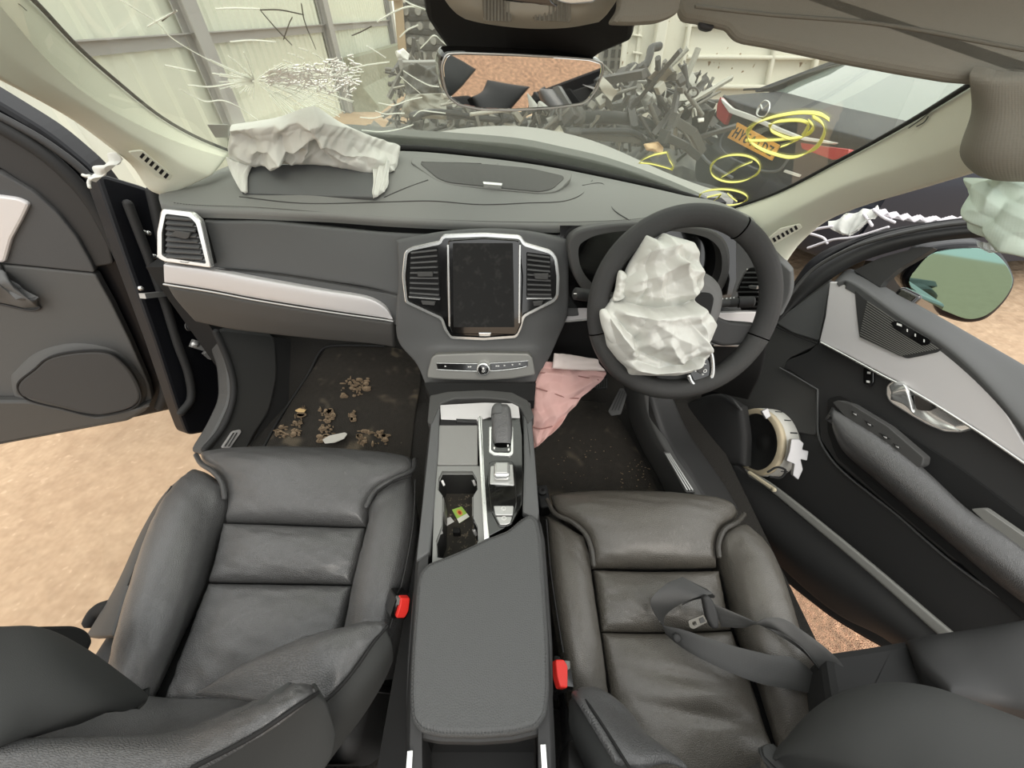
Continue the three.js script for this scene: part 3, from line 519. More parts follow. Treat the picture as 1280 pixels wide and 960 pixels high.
{ // passenger side fascia: recessed strip under the lip, main face, lower band
  const rowP = (l) => l.map(([x, y, f]) => F(x, y, f));
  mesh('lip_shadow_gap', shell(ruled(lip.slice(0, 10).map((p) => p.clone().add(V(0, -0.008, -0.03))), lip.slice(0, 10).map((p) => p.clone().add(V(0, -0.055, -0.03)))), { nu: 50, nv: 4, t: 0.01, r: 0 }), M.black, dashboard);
  const fasc = [
    rowP([[203, 268, 0.80], [262, 276, 0.816], [330, 277, 0.824], [400, 283, 0.83], [480, 290, 0.832], [560, 294, 0.832], [640, 296, 0.832], [712, 294, 0.837]]),
    rowP([[204, 298, 0.795], [262, 300, 0.81], [330, 305, 0.815], [400, 314, 0.815], [480, 326, 0.81], [560, 350, 0.80], [640, 350, 0.80], [712, 345, 0.815]]),
    rowP([[204, 334, 0.785], [262, 336, 0.797], [330, 341, 0.80], [400, 351, 0.798], [480, 365, 0.79], [560, 400, 0.77], [640, 405, 0.77], [705, 400, 0.785]])];
  mesh('fascia_panel', shell(surf(fasc), { nu: 60, nv: 30, r: 0.006, t: 0.04 }), M.dash, dashboard);
  mesh('seam', tube(rowP([[264, 336, 0.792], [330, 341, 0.795], [400, 351, 0.792], [480, 365, 0.784], [501, 369, 0.78]]), 0.0016, { rs: 6 }), M.darkPlastic, dashboard);
  const low = [
    rowP([[204, 331, 0.787], [262, 335, 0.795], [330, 342, 0.797], [400, 352, 0.795], [470, 364, 0.787], [502, 371, 0.78]]),
    rowP([[204, 346, 0.783], [262, 352, 0.79], [330, 364, 0.792], [400, 376, 0.79], [470, 388, 0.782], [500, 394, 0.775]]),
    rowP([[206, 358, 0.785], [262, 366, 0.79], [330, 379, 0.792], [400, 391, 0.79], [470, 402, 0.782], [496, 407, 0.775]])];
  mesh('lower_band', shell(surf(low), { nu: 40, nv: 16, r: 0.004, t: 0.03 }), M.dash, dashboard);
  const sT = rowP([[204, 331, 0.772], [262, 338, 0.779], [320, 349, 0.781], [400, 363, 0.779], [440, 369, 0.776], [462, 374, 0.773], [480, 384, 0.77], [491, 398, 0.768]]), sB = rowP([[205, 353, 0.766], [262, 362, 0.773], [320, 373, 0.776], [400, 386, 0.773], [440, 392, 0.77], [462, 395, 0.768], [480, 397.5, 0.767], [491, 399.5, 0.766]]);
  mesh('silver_inlay', shell(ruled(sT, sB), { nu: 50, nv: 14, puff: 0.003, r: 0.002, t: 0.02 }), M.silver, dashboard, { label: 'brushed silver inlay strip' });
  mesh('chrome_edge', tube(sB.map((p) => p.clone().add(V(0, -0.003, 0.003))), 0.0022, { n: 40 }), M.satin, dashboard);
  const gb = [
    rowP([[206, 357, 0.772], [262, 366, 0.777], [320, 377, 0.779], [400, 390, 0.777], [462, 399, 0.772], [492, 403, 0.768]]),
    rowP([[218, 376, 0.775], [270, 388, 0.782], [330, 399, 0.785], [400, 410, 0.783], [462, 416, 0.776], [493, 420, 0.772]]),
    rowP([[243, 404, 0.79], [290, 414, 0.80], [340, 420, 0.805], [400, 426, 0.80], [460, 431, 0.79], [494, 436, 0.785]])];
  const box_ = mesh('glovebox', shell(surf(gb), { nu: 40, nv: 24, r: 0.012, t: 0.06 }), mat({ color: C(74, 73, 71), roughness: 0.6, bumpMap: grainTex, bumpScale: 0.0002 }), dashboard);
  // end vent
  const ev = mesh('air_vent', slab(leftVentPl, [[200, 263], [238, 267], [249, 277], [263, 333], [205, 326], [197, 321], [197, 290]], 0.04, { off: 0.022, round: 0.006 }), M.gloss, dashboard, { label: 'passenger end air vent in a silver frame' });
  const fr = [[202, 261], [238, 265], [251, 276], [264, 335], [205, 327], [196, 322], [196, 290]];
  const inn = [[206, 266], [237, 270], [246, 279], [259, 331], [207, 323], [201, 319], [201, 290]];
  mesh('vent_frame', slab(leftVentPl, fr, 0.012, { off: 0.030, round: 0.006, holes: [inn], hole: { round: 0.006 } }), M.chrome, ev);
  for (let i = 0; i < 8; i++) { const y0 = 271 + i * 7.0, xr = 241 + i * 1.85; mesh('slat', bar(on(leftVentPl, 208.5, y0, 0.027), on(leftVentPl, xr, y0 + 2.6, 0.027), 0.010, 0.0045, V(0, 1, 0.4), 0.001), M.dash, ev); }
  mesh('vent_tab', slab(leftVentPl, [[214, 292], [219, 288], [238, 291], [236, 297], [232, 299], [217, 296]], 0.012, { off: 0.036, round: 0.002 }), M.plastic, ev);
  mesh('vent_dial', slab(leftVentPl, [[223, 325], [238, 327], [236, 330], [226, 329]], 0.008, { off: 0.030, round: 0.001 }), M.satin, ev);
}
{ // centre stack: body, chrome surround, screen, vents
  const rowP = (l) => l.map(([x, y, f]) => F(x, y, f));
  const body = [
    rowP([[494, 300, 0.80], [550, 290, 0.806], [605, 286, 0.808], [660, 289, 0.806], [712, 300, 0.81]]),
    rowP([[497, 345, 0.775], [550, 345, 0.775], [605, 345, 0.775], [660, 345, 0.775], [712, 350, 0.79]]),
    rowP([[494, 395, 0.757], [550, 400, 0.748], [605, 402, 0.746], [660, 400, 0.748], [710, 394, 0.765]]),
    rowP([[497, 428, 0.75], [550, 428, 0.735], [605, 430, 0.73], [660, 428, 0.735], [698, 425, 0.755]]),
    rowP([[519, 455, 0.73], [550, 441, 0.722], [605, 441, 0.72], [660, 441, 0.722], [684, 455, 0.735]]),
    rowP([[531, 480, 0.70], [550, 480, 0.695], [605, 480, 0.693], [650, 480, 0.695], [669, 478, 0.70]])];
  const st = mesh('centre_stack', shell(surf(body), { nu: 40, nv: 50, r: 0.008, t: 0.05 }), M.dash, dashboard);
  const cx = [[553, 293], [605, 291], [651, 294], [656, 303], [690, 313], [697, 322], [700, 346], [699, 370], [693, 378], [656, 397], [652, 412], [646, 423], [605, 426], [563, 424], [555, 413], [551, 400], [506, 379], [502, 345], [505, 315], [512, 309], [549, 301]];
  const shrink = (pl, px, k, off) => { const c = outline(pl, px, { off }); const n = c.length; return c.map((p, i) => { const a = c[(i + n - 1) % n], b = c[(i + 1) % n], d = b.clone().sub(a).normalize(), nn = new THREE.Vector2(d.y, -d.x); return p.clone().addScaledVector(nn, k); }); };
  let ins = shrink(stackPl, cx, -0.0055, 0.018); const outl = outline(stackPl, cx, { off: 0.018 });
  const area = (l) => Math.abs(THREE.ShapeUtils.area(l)); if (area(ins) > area(outl)) ins = shrink(stackPl, cx, 0.0055, 0.018);
  mesh('chrome_surround', slab2(stackPl, roundLoop(outl, 0.008), 0.016, { off: 0.018, bevel: 0.002, holes: [roundLoop(ins, 0.007)] }), M.chrome, st);
  mesh('gloss_panel', slab2(stackPl, roundLoop(ins, 0.007), 0.014, { off: 0.012, bevel: 0.001 }), M.gloss, st);
  const scr = thing('touchscreen', 'portrait black touchscreen, dusty and switched off, in the centre stack', 'screen');
  mesh('screen_housing', slab(stackPl, [[560, 300], [605, 297], [649, 300], [654, 345], [652, 405], [646, 419], [565, 418], [560, 405], [558, 345]], 0.03, { off: 0.026, round: 0.006, bevel: 0.003 }), M.gloss, scr);
  const dust = data(256, (u, v) => { const k = sstep(0.0, 0.5, tileN(u, v, 8) + 0.6 * tileN(u, v, 25, 3)); return [0.045 + 0.085 * k, 0.045 + 0.085 * k, 0.042 + 0.08 * k]; }, { srgb: true, rep: 6 });
  mesh('display', slab(stackPl, [[566, 304], [641, 304], [643, 409], [567, 409]], 0.004, { off: 0.0275, round: 0.002, bevel: 0.0004 }), mat({ map: dust, roughness: 0.75 }), scr);
  for (const [a, b, c, d] of [[560, 306, 562, 408], [650, 306, 649, 404]]) mesh('housing_edge', bar(on(stackPl, a, b, 0.026), on(stackPl, c, d, 0.026), 0.004, 0.003, V(0, 0, 1), 0.001), M.chrome, scr);
  mesh('home_button', slab(stackPl, [[598, 416], [614, 416], [613, 420.5], [599, 420.5]], 0.004, { off: 0.029, round: 0.0015, holes: [[[600, 417.2], [612, 417.2], [611.5, 419.3], [600.5, 419.3]]] }), M.chrome, scr);
  for (const [L, tabP, dial, chev] of [
    [[[513, 313], [547, 309], [550, 372], [511, 369]], [[521, 340], [541, 340], [541, 346], [522, 346]], [[526, 376], [544, 377], [543, 382], [528, 381]]],
    [[[658, 315], [688, 319], [690, 371], [658, 371]], [[667, 342], [686, 342], [685, 350], [669, 349]], [[666, 377], [679, 376], [677, 382], [667, 383]]]]) {
    const v = mesh('air_vent', slab(stackPl, L, 0.008, { off: 0.0135, round: 0.003 }), M.black, dashboard, { label: L[0][0] < 600 ? 'centre air vent left of the screen' : 'centre air vent right of the screen' });
    for (let i = 0; i < 9; i++) { const t = (i + 0.5) / 9, e = (a, b) => [mix(a[0], b[0], t), mix(a[1], b[1], t)], a = e(L[0], L[3]), b = e(L[1], L[2]); mesh('slat', bar(on(stackPl, a[0] + 1, a[1], 0.017), on(stackPl, b[0] - 1, b[1], 0.017), 0.008, 0.0036, stackPl.y, 0.001), M.dash, v); }
    mesh('vent_tab', slab(stackPl, tabP, 0.01, { off: 0.026, round: 0.0015 }), M.plastic, v);
    mesh('vent_dial', slab(stackPl, dial, 0.008, { off: 0.020, round: 0.0015 }), M.plastic, v);
    mesh('vent_edge', bar(on(stackPl, L[3][0], L[3][1] + 2, 0.016), on(stackPl, L[2][0], L[2][1] + 2, 0.016), 0.003, 0.003, stackPl.y), M.chrome, v);
  }
  // climate and media strip
  const cp = planeP(F(605, 475, 0.672), F(605, 443, 0.70), F(640, 475, 0.672));
  const cl = mesh('media_panel', slab(cp, [[545, 443], [605, 441], [661, 442], [666, 448], [669, 469], [640, 474], [605, 476], [560, 475], [534, 473], [534, 466], [539, 447]], 0.05, { round: 0.006, bevel: 0.004 }), M.satinDark = mat({ color: C(126, 126, 122), roughness: 0.5, metalness: 0.3 }), dashboard);
  mesh('button_strip', slab(cp, [[545, 454], [600, 454], [660, 451], [660, 458], [610, 464], [547, 462]], 0.006, { off: 0.003, round: 0.002 }), M.gloss, cl);
  mesh('strip_edge', tube([[546, 462], [575, 463.5], [600, 464], [625, 463], [652, 459.5], [658, 458]].map(([x, y]) => on(cp, x, y, 0.004)), 0.0013, { rs: 6 }), M.chrome, cl);
  mesh('strip_edge', tube([[546, 454], [600, 454.5], [640, 452.5], [660, 451]].map(([x, y]) => on(cp, x, y, 0.004)), 0.0010, { rs: 6 }), M.chrome, cl);
  const kp = { ...cp, o: on(cp, 605, 458.5, 0) };
  const kn = mesh('volume_knob', lathe([[0, 0.024], [0.0125, 0.024], [0.0155, 0.022], [0.0165, 0.016], [0.0175, 0.003], [0.0175, 0]], kp), M.chrome, cl);
  mesh('knob_face', lathe([[0, 0.0262], [0.0118, 0.0258], [0.0122, 0.024], [0, 0.0238]], kp), M.gloss, cl);
  const ic = [];
  ic.push(new THREE.TorusGeometry(0.0026, 0.0005, 6, 16).applyMatrix4(m4({ ...cp, o: kp.o.clone().addScaledVector(cp.x, -0.003) }, 0.0265)), new THREE.CircleGeometry(0.0024, 16).applyMatrix4(m4({ ...cp, o: kp.o.clone().addScaledVector(cp.x, 0.0035) }, 0.0266)));
  for (const [x, y] of [[557, 458], [586, 458.5], [588.5, 458.5], [621, 457.5], [623.5, 457.5], [631, 457], [641, 456], [650, 455]]) ic.push(slab(cp, [[x - 1.2, y - 0.9], [x + 1.2, y], [x - 1.2, y + 0.9]], 0.001, { off: 0.0038, bevel: 0 }));
  for (const q of ic) mesh('button_icon', q, M.white, cl);
}
{ // driver side: fascia, instrument hood, lower panels
  const rowP = (l) => l.map(([x, y, f]) => F(x, y, f));
  mesh('driver_fascia', shell(surf([
    rowP([[708, 289, 0.835], [770, 286, 0.85], [840, 280, 0.85], [900, 282, 0.84], [950, 305, 0.80], [990, 340, 0.75]]),
    rowP([[708, 350, 0.80], [770, 350, 0.81], [840, 350, 0.81], [900, 352, 0.80], [950, 358, 0.775], [988, 368, 0.735]]),
    rowP([[706, 396, 0.775], [770, 396, 0.78], [840, 396, 0.78], [900, 396, 0.775], [950, 392, 0.75], [975, 395, 0.725]])]), { nu: 40, nv: 24, t: 0.03, r: 0.005 }), M.dash, dashboard);
  const ip = planeP(F(800, 360, 0.77), F(800, 290, 0.80), F(850, 360, 0.77));
  const hoodO = [[711, 300], [722, 289], [750, 282], [800, 278], [860, 281], [896, 290], [911, 308], [912, 342], [904, 362], [893, 373], [860, 380], [760, 380], [728, 362], [713, 330]], hoodI = [[721, 306], [734, 295], [756, 288], [800, 284], [858, 287], [890, 296], [904, 312], [905, 340], [897, 358], [886, 367], [860, 372], [764, 371], [737, 356], [722, 333]];
  mesh('instrument_hood', slab(ip, hoodO, 0.045, { off: 0.02, smooth: true, holes: [hoodI], hole: { smooth: true }, bevel: 0.006, seg: 3 }), M.plastic, dashboard);
  mesh('instrument_display', slab(ip, [[700, 282], [920, 282], [920, 385], [700, 385]], 0.006, { off: -0.022, bevel: 0 }), M.gloss, dashboard);
  // lower edge: silver strips, switch panel, knee panel
  const lp = planeP(F(920, 425, 0.745), F(920, 390, 0.765), F(960, 425, 0.74));
  const inl = (px, l) => mesh('silver_inlay', slab(lp, px, 0.012, { off: 0.012, round: 0.002 }), M.silver, dashboard, { label: l });
  inl([[893, 391], [947, 390], [945, 411], [890, 410]], 'brushed silver inlay strip right of the wheel');
  inl([[706, 401], [712, 391], [720, 385], [742, 382], [742, 398]], 'short silver inlay strip left of the wheel');
  mesh('chrome_edge', bar(on(lp, 706, 402, 0.013), on(lp, 742, 399, 0.013), 0.003, 0.003), M.chrome, dashboard);
  const sw = mesh('switch_panel', slab(lp, [[888, 411], [948, 412], [936, 432], [886, 431]], 0.03, { off: 0.006, round: 0.003 }), M.dash, dashboard);
  const bt = mesh('tailgate_button', slab(lp, [[913, 419], [924, 419.5], [924, 428], [912, 427.5]], 0.003, { off: 0.0075, round: 0.001 }), M.darkPlastic, sw);
  mesh('button_icon', [slab(lp, [[916, 424.5], [918, 422.5], [921, 423], [921.5, 425]], 0.001, { off: 0.0085, bevel: 0 }), slab(lp, [[911, 427.6], [922, 428], [922, 428.8], [911, 428.4]], 0.001, { off: 0.0085, bevel: 0 })], M.white, sw);
  mesh('chrome_edge', bar(on(lp, 892, 431.5, 0.009), on(lp, 934, 432.5, 0.009), 0.003, 0.003), M.satin, dashboard);
  mesh('knee_panel', shell(surf([
    rowP([[690, 404, 0.79], [760, 404, 0.79], [840, 410, 0.79], [900, 425, 0.78], [960, 428, 0.75]]),
    rowP([[690, 430, 0.81], [760, 440, 0.83], [840, 450, 0.83], [900, 462, 0.80], [950, 470, 0.75]]),
    rowP([[690, 448, 0.86], [760, 462, 0.90], [840, 480, 0.90], [890, 490, 0.86], [935, 500, 0.78]])]), { t: 0.02, r: 0.004 }), M.black, dashboard);
  // end vent by the driver's door
  const vp = planeP(F(935, 385, 0.735), F(935, 338, 0.76), D(950, 360, 0.80));
  const ev = mesh('air_vent', slab(vp, [[921, 362], [929, 345], [936, 335], [952, 334], [952, 388], [926, 388]], 0.02, { off: 0.018, round: 0.003 }), M.black, dashboard, { label: 'driver end air vent behind the wheel' });
  for (let i = 0; i < 8; i++) mesh('slat', bar(on(vp, Math.max(924, 934 - i * 2.4), 341 + i * 6, 0.022), on(vp, 950, 341 + i * 6, 0.022), 0.008, 0.0035, V(0, 1, 0.3), 0.001), M.dash, ev);
  mesh('vent_tab', slab(vp, [[935, 357], [946, 358], [945, 362], [937, 361]], 0.008, { off: 0.030, round: 0.001 }), M.satin, ev);
  mesh('vent_frame', tube([[921, 364], [924, 356], [929, 345], [934, 337]].map(([x, y]) => on(vp, x, y, 0.02)), 0.0018, { rs: 6 }), M.chrome, ev);
}
// ================================================================ STEERING WHEEL, COLUMN, STALKS
const WC = D(854, 385.5, 0.72), WA = 25 * Math.PI / 180;
const wheelPl = planeN(WC, V(0, Math.sin(WA), Math.cos(WA)), V(1, 0, 0));
{
  const w = thing('steering_wheel', 'black leather steering wheel with a satin silver lower spoke', 'steering wheel');
  const R = 0.1605, rr = 0.0195, Q = (a, b, c = 0) => WC.clone().addScaledVector(wheelPl.x, a).addScaledVector(wheelPl.y, b).addScaledVector(wheelPl.n, c);
  const arc = (a0, a1, n = 40) => [...Array(n + 1)].map((_, i) => { const a = mix(a0, a1, i / n); return Q(R * Math.cos(a), R * Math.sin(a)); });
  mesh('rim', tube(arc(-0.34, Math.PI + 0.28), rr, { n: 90, rs: 16 }), phys({ color: C(50, 50, 50), roughness: 0.55, bumpMap: leatherTex, bumpScale: 0.0003 }), w);
  mesh('rim_grip', tube(arc(Math.PI + 0.285, 2 * Math.PI - 0.345), rr * 1.02, { n: 80, rs: 16 }), phys({ color: C(54, 54, 53), roughness: 0.36, bumpMap: leatherTex, bumpScale: 0.0003 }), w, { label: 'smooth lower part of the rim' });
  for (const a of [1.05, Math.PI + 0.28, -0.34]) mesh('rim_seam', new THREE.TorusGeometry(rr * 1.01, 0.0012, 6, 24).applyMatrix4(new THREE.Matrix4().makeBasis(wheelPl.x.clone().multiplyScalar(Math.cos(a)).addScaledVector(wheelPl.y, Math.sin(a)), wheelPl.n, wheelPl.x.clone().multiplyScalar(-Math.sin(a)).addScaledVector(wheelPl.y, Math.cos(a))).setPosition(Q(R * Math.cos(a), R * Math.sin(a)))), M.black, w);
  const s2 = (pts, t, off, round) => slab2(wheelPl, roundLoop(pts.map(([a, b]) => new THREE.Vector2(a, b)), round), t, { off, bevel: 0.006, seg: 3 });
  mesh('hub_cover', slab2(wheelPl, smoothLoop([[-0.07, 0.035], [-0.045, 0.06], [0, 0.068], [0.045, 0.06], [0.074, 0.03], [0.076, -0.02], [0.06, -0.055], [0.02, -0.075], [-0.02, -0.075], [-0.06, -0.055], [-0.074, -0.02]].map(([a, b]) => new THREE.Vector2(a, b)), 90), 0.055, { off: 0.002, bevel: 0.02, seg: 5 }), mat({ color: C(104, 104, 103), roughness: 0.6 }), w);
  mesh('hub_opening', s2([[-0.055, 0.03], [0.055, 0.03], [0.05, -0.045], [-0.05, -0.045]], 0.01, 0.005, 0.02), M.black, w);
  mesh('spoke', s2([[0.05, -0.005], [0.09, -0.025], [0.155, -0.03], [0.15, -0.068], [0.09, -0.075], [0.05, -0.06]], 0.022, -0.004, 0.012), M.darkPlastic, w);
  mesh('spoke', s2([[-0.05, -0.005], [-0.09, -0.025], [-0.155, -0.03], [-0.15, -0.068], [-0.09, -0.075], [-0.05, -0.06]], 0.022, -0.004, 0.012), M.darkPlastic, w);
  mesh('spoke', s2([[-0.045, -0.05], [0.05, -0.05], [0.06, -0.10], [0.05, -0.152], [-0.03, -0.155], [-0.04, -0.10]], 0.022, -0.004, 0.012), M.darkPlastic, w);
  const px = (l, off = 0.012) => l.map(([x, y]) => on(wheelPl, x, y, off));
  mesh('spoke_trim', tube(px([[861, 470], [864, 477], [870, 482], [878, 483], [886, 478], [890, 470], [891, 458], [888, 440], [884, 436]]), 0.004, { n: 50 }), M.chrome, w, { label: 'bright silver edge of the lower spoke' });
  const ctl = mesh('control_pad', slab(wheelPl, [[862, 466], [884, 444], [889, 458], [887, 470], [878, 479], [868, 478]], 0.01, { off: 0.010, round: 0.004 }), M.gloss, w);
  mesh('control_button', slab(wheelPl, [[872, 460], [876, 455], [881, 458], [881, 465], [876, 468], [872, 465]], 0.006, { off: 0.014, round: 0.002 }), M.plastic, ctl);
  mesh('control_icon', new THREE.TorusGeometry(0.003, 0.0008, 6, 16).applyMatrix4(m4({ ...wheelPl, o: on(wheelPl, 877, 461, 0) }, 0.0145)), M.white, ctl);
  for (const [x, y] of [[870, 464], [879, 468], [882, 455]]) mesh('control_icon', slab(wheelPl, [[x - 1.5, y - 1], [x + 1.5, y], [x - 1, y + 1]], 0.001, { off: 0.0108, bevel: 0 }), M.white, ctl);
  mesh('clip', slab(wheelPl, [[875, 434], [885, 428], [889, 436], [881, 443]], 0.012, { off: 0.018, round: 0.004 }), M.gloss, w);
  const c = thing('steering_column', 'dark steering column shroud carrying two control stalks', 'steering column');
  const ax = wheelPl.n.clone(), cb = WC.clone().addScaledVector(ax, -0.03), ce = WC.clone().addScaledVector(ax, -0.15);
  mesh('shroud', bar(cb, ce, 0.13, 0.11, V(0, 1, 0), 0.03), M.plastic, c);
  const stalk = (a, b, r, knobR, label) => {
    const d = b.clone().sub(a).normalize(), n1 = a.clone().lerp(b, 0.55), s = mesh('stalk', tube([a, n1], r, { n: 6, rs: 14 }), M.plastic, c, { label });
    mesh('stalk_end', [tube([n1, n1.clone().lerp(b, 0.25)], knobR * 0.86, { n: 3, rs: 16 }), tube([n1.clone().lerp(b, 0.35), b], knobR, { n: 4, rs: 18, caps: false }), lathe([[0, 0.003], [knobR * 0.7, 0.003], [knobR, 0]], planeN(b, d, V(0, 1, 0.1)), 0, 18)], M.darkPlastic, s);
    return s;
  };
  const a2 = D(880, 379, 0.80), b2 = D(941, 377, 0.775), a1 = D(770, 374, 0.80), b1 = D(719, 367, 0.775);
  stalk(a2, b2, 0.0095, 0.0115, 'right stalk behind the wheel'); stalk(a1, b1, 0.0095, 0.0125, 'left stalk behind the wheel');
  const ip = planeN(b1, EYE.clone().sub(b1), V(1, 0, 0));
  mesh('stalk_icon', [new THREE.BoxGeometry(0.006, 0.0015, 0.0005).applyMatrix4(m4(ip, 0.0135)), ...[903, 908, 913, 917].map((x, i) => slab(planeN(a2.clone().lerp(b2, 0.4), EYE.clone().sub(a2), V(1, 0, 0)), [[x - 1.2, 374 - i * 0.5], [x + 1, 372 - i * 0.4], [x + 1.2, 374.4 - i * 0.5]], 0.0005, { off: 0.0115, bevel: 0 }))], M.white, c);
}
// ================================================================ AIRBAGS
{
  const b = thing('driver_airbag', 'deflated crumpled white airbag hanging out of the steering wheel', 'airbag');
  const pl = planeN(WC.clone().addScaledVector(wheelPl.n, 0.012), wheelPl.n.clone().add(V(0, 0.15, 0.1)), V(1, 0, 0));
  const px = [[803, 292], [811, 297], [818, 301], [826, 291], [838, 295], [855, 300], [864, 311], [868, 322], [871, 338], [875, 352], [869, 368], [867, 376], [871, 380], [884, 394], [892, 406], [886, 424], [877, 433], [884, 445], [872, 455], [862, 465], [845, 469], [815, 469], [786, 468], [783, 460], [772, 450], [758, 432], [751, 400], [749, 391], [755, 385], [762, 377], [763, 374], [770, 368], [776, 352], [784, 332], [792, 318]];
  const foldW = (x, y, r, e) => { const yy = y - 0.006 - 0.012 * x / 0.1; return -0.020 * Math.exp(-((yy) ** 2) / (2 * 0.006 ** 2)) * Math.min(1, 1.5 * e) * sstep(0.0, 0.6, e) + 0.016 * e * Math.cos((yy - 0.06) * 38) - 0.010 * Math.exp(-((x + 0.035 + 0.12 * y) ** 2) / (2 * 0.004 ** 2)) * e + 0.012 * e * Math.exp(-((y + 0.085 - 0.25 * x) ** 2) / 0.0004); };
  mesh('airbag_cloth', cloth(pl, px, { h: 0.068, amp: 0.009, amp2: 0.005, freq: 7, seed: 14, back: 0.02, nr: 130, nt: 420, edge: 2.2, smooth: false, ridges: [
    [[[813, 295], [806, 310], [797, 322]], 0.0136, 9], [[[826, 293], [823, 308], [820, 318]], 0.0153, 10], [[[800, 318], [825, 312], [850, 306], [864, 312]], 0.0204, 14],
    [[[790, 352], [808, 346], [827, 333]], 0.0238, 16], [[[827, 333], [840, 350], [846, 368]], 0.0187, 12], [[[827, 333], [845, 340], [865, 342]], 0.0119, 12],
    [[[765, 372], [790, 380], [815, 384], [845, 380], [868, 374]], -0.0374, 12], [[[770, 390], [800, 395], [835, 391], [866, 386]], 0.0170, 12], [[[800, 316], [797, 345], [795, 372]], -0.0119, 6],
    [[[795, 385], [789, 410], [785, 434]], -0.0119, 6], [[[756, 396], [768, 416], [784, 436]], 0.0170, 9], [[[762, 392], [775, 410], [790, 422]], -0.0136, 8],
    [[[790, 434], [815, 446], [838, 452], [862, 442]], -0.0238, 11], [[[838, 450], [826, 436], [818, 425]], 0.0187, 10], [[[884, 430], [860, 437], [840, 448]], 0.0153, 10],
    [[[780, 455], [810, 461], [845, 458], [868, 452]], 0.0187, 9], [[[790, 446], [815, 456], [850, 452]], -0.0153, 8], [[[800, 400], [830, 418], [862, 430]], 0.0136, 16],
    [[[850, 395], [862, 412], [868, 430]], 0.0136, 12], [[[775, 352], [790, 340]], -0.0153, 8], [[[783, 365], [795, 360]], 0.0119, 7], [[[805, 410], [815, 425], [812, 440]], -0.0102, 9], [[[835, 325], [845, 330], [856, 328]], -0.0119, 9], [[[808, 352], [812, 370]], 0.0102, 8], [[[858, 350], [862, 366]], -0.0102, 7]] }), M.airbag, b);
  const pl2 = { ...pl, o: pl.o.clone().addScaledVector(pl.n, 0.012) };
  mesh('side_fold', cloth(pl2, [[774, 338], [782, 342], [784, 360], [778, 374], [766, 376], [769, 360]], { h: 0.016, amp: 0.006, freq: 30, seed: 4, back: 0.006, nr: 20, nt: 80 }), M.airbag, b);
  mesh('corner_fold', cloth({ ...pl, o: pl.o.clone().addScaledVector(pl.n, 0.02) }, [[750, 388], [757, 386], [762, 400], [776, 420], [784, 434], [774, 434], [758, 422]], { h: 0.018, amp: 0.004, freq: 20, seed: 6, back: 0.008, nr: 20, nt: 90 }), M.airbag, b);
  // passenger airbag, spilling over the flap it burst from
  const p = thing('passenger_airbag', 'deflated white airbag spread over the passenger side of the dashboard', 'airbag');
  const rows = (l) => l.map(([x, y, d]) => D(x, y, d));
  const A = [
    rows([[287, 160, 0.765], [320, 154, 0.755], [352, 150, 0.745], [384, 141, 0.735], [400, 141, 0.74], [430, 155, 0.785], [465, 172, 0.84], [499, 186, 0.895]]),
    rows([[285, 174, 0.785], [320, 170, 0.775], [352, 166, 0.77], [384, 158, 0.765], [404, 158, 0.77], [432, 170, 0.80], [466, 184, 0.845], [499, 193, 0.885]]),
    rows([[284, 188, 0.81], [318, 190, 0.81], [350, 186, 0.805], [384, 180, 0.805], [408, 180, 0.81], [436, 190, 0.83], [466, 199, 0.85], [497, 204, 0.875]]),
    rows([[284, 203, 0.84], [312, 208, 0.845], [348, 207, 0.845], [384, 208, 0.845], [410, 209, 0.845], [438, 213, 0.85], [464, 217, 0.855], [487, 207, 0.865]])];
  const Apx = surf([[[287, 160], [320, 154], [352, 150], [384, 141], [400, 141], [430, 155], [465, 172], [499, 186]], [[285, 174], [320, 170], [352, 166], [384, 158], [404, 158], [432, 170], [466, 184], [499, 193]], [[284, 188], [318, 190], [350, 186], [384, 180], [408, 180], [436, 190], [466, 199], [497, 204]], [[284, 203], [312, 208], [348, 207], [384, 208], [410, 209], [438, 213], [464, 217], [487, 207]]].map((r) => r.map(([x, y]) => V(x, y, 0))));
  const creases = [[[[290, 160], [320, 156], [352, 151]], 0.008, 10], [[[352, 151], [372, 146], [395, 142]], 0.008, 8], [[[385, 143], [400, 160], [430, 180], [470, 205]], 0.013, 15], [[[400, 143], [432, 158], [470, 176], [498, 188]], 0.008, 10], [[[340, 192], [358, 178], [372, 168], [384, 160]], 0.013, 12], [[[384, 160], [384, 180], [380, 200]], 0.009, 9], [[[384, 160], [402, 180], [415, 200]], -0.012, 11], [[[318, 185], [335, 178], [352, 186]], 0.009, 9], [[[300, 170], [320, 178], [330, 195]], -0.009, 10], [[[352, 168], [360, 188], [352, 204]], -0.011, 10], [[[400, 165], [412, 182], [430, 200], [450, 212]], 0.011, 10], [[[300, 190], [315, 196], [320, 206]], 0.007, 9], [[[330, 200], [350, 192], [370, 200]], 0.009, 9], [[[440, 178], [455, 195], [462, 210]], -0.007, 9]].map(([l, h, w]) => [l.map(([x, y]) => ({ x, y })), h, w]);
  const bump = (u, v) => { const q = Apx(u, v); return creases.reduce((t, [l, h, w]) => t + 1.35 * h * Math.max(0, 1 - toLine(q, l) / w) ** 1.2, 0) * Math.min(1, 6 * (1 - v)) + 0.006 * nz(q.x * 0.03, q.y * 0.05, 4) + 0.0025 * (tri(q.x * 0.06 + q.y * 0.03 + nz(q.x * 0.03, q.y * 0.04, 9)) - 0.5); };
  mesh('airbag_cloth', shell(surf(A), { nu: 180, nv: 90, puff: 0.016, r: 0.008, t: 0.012, bump, even: true }), M.airbag, p);
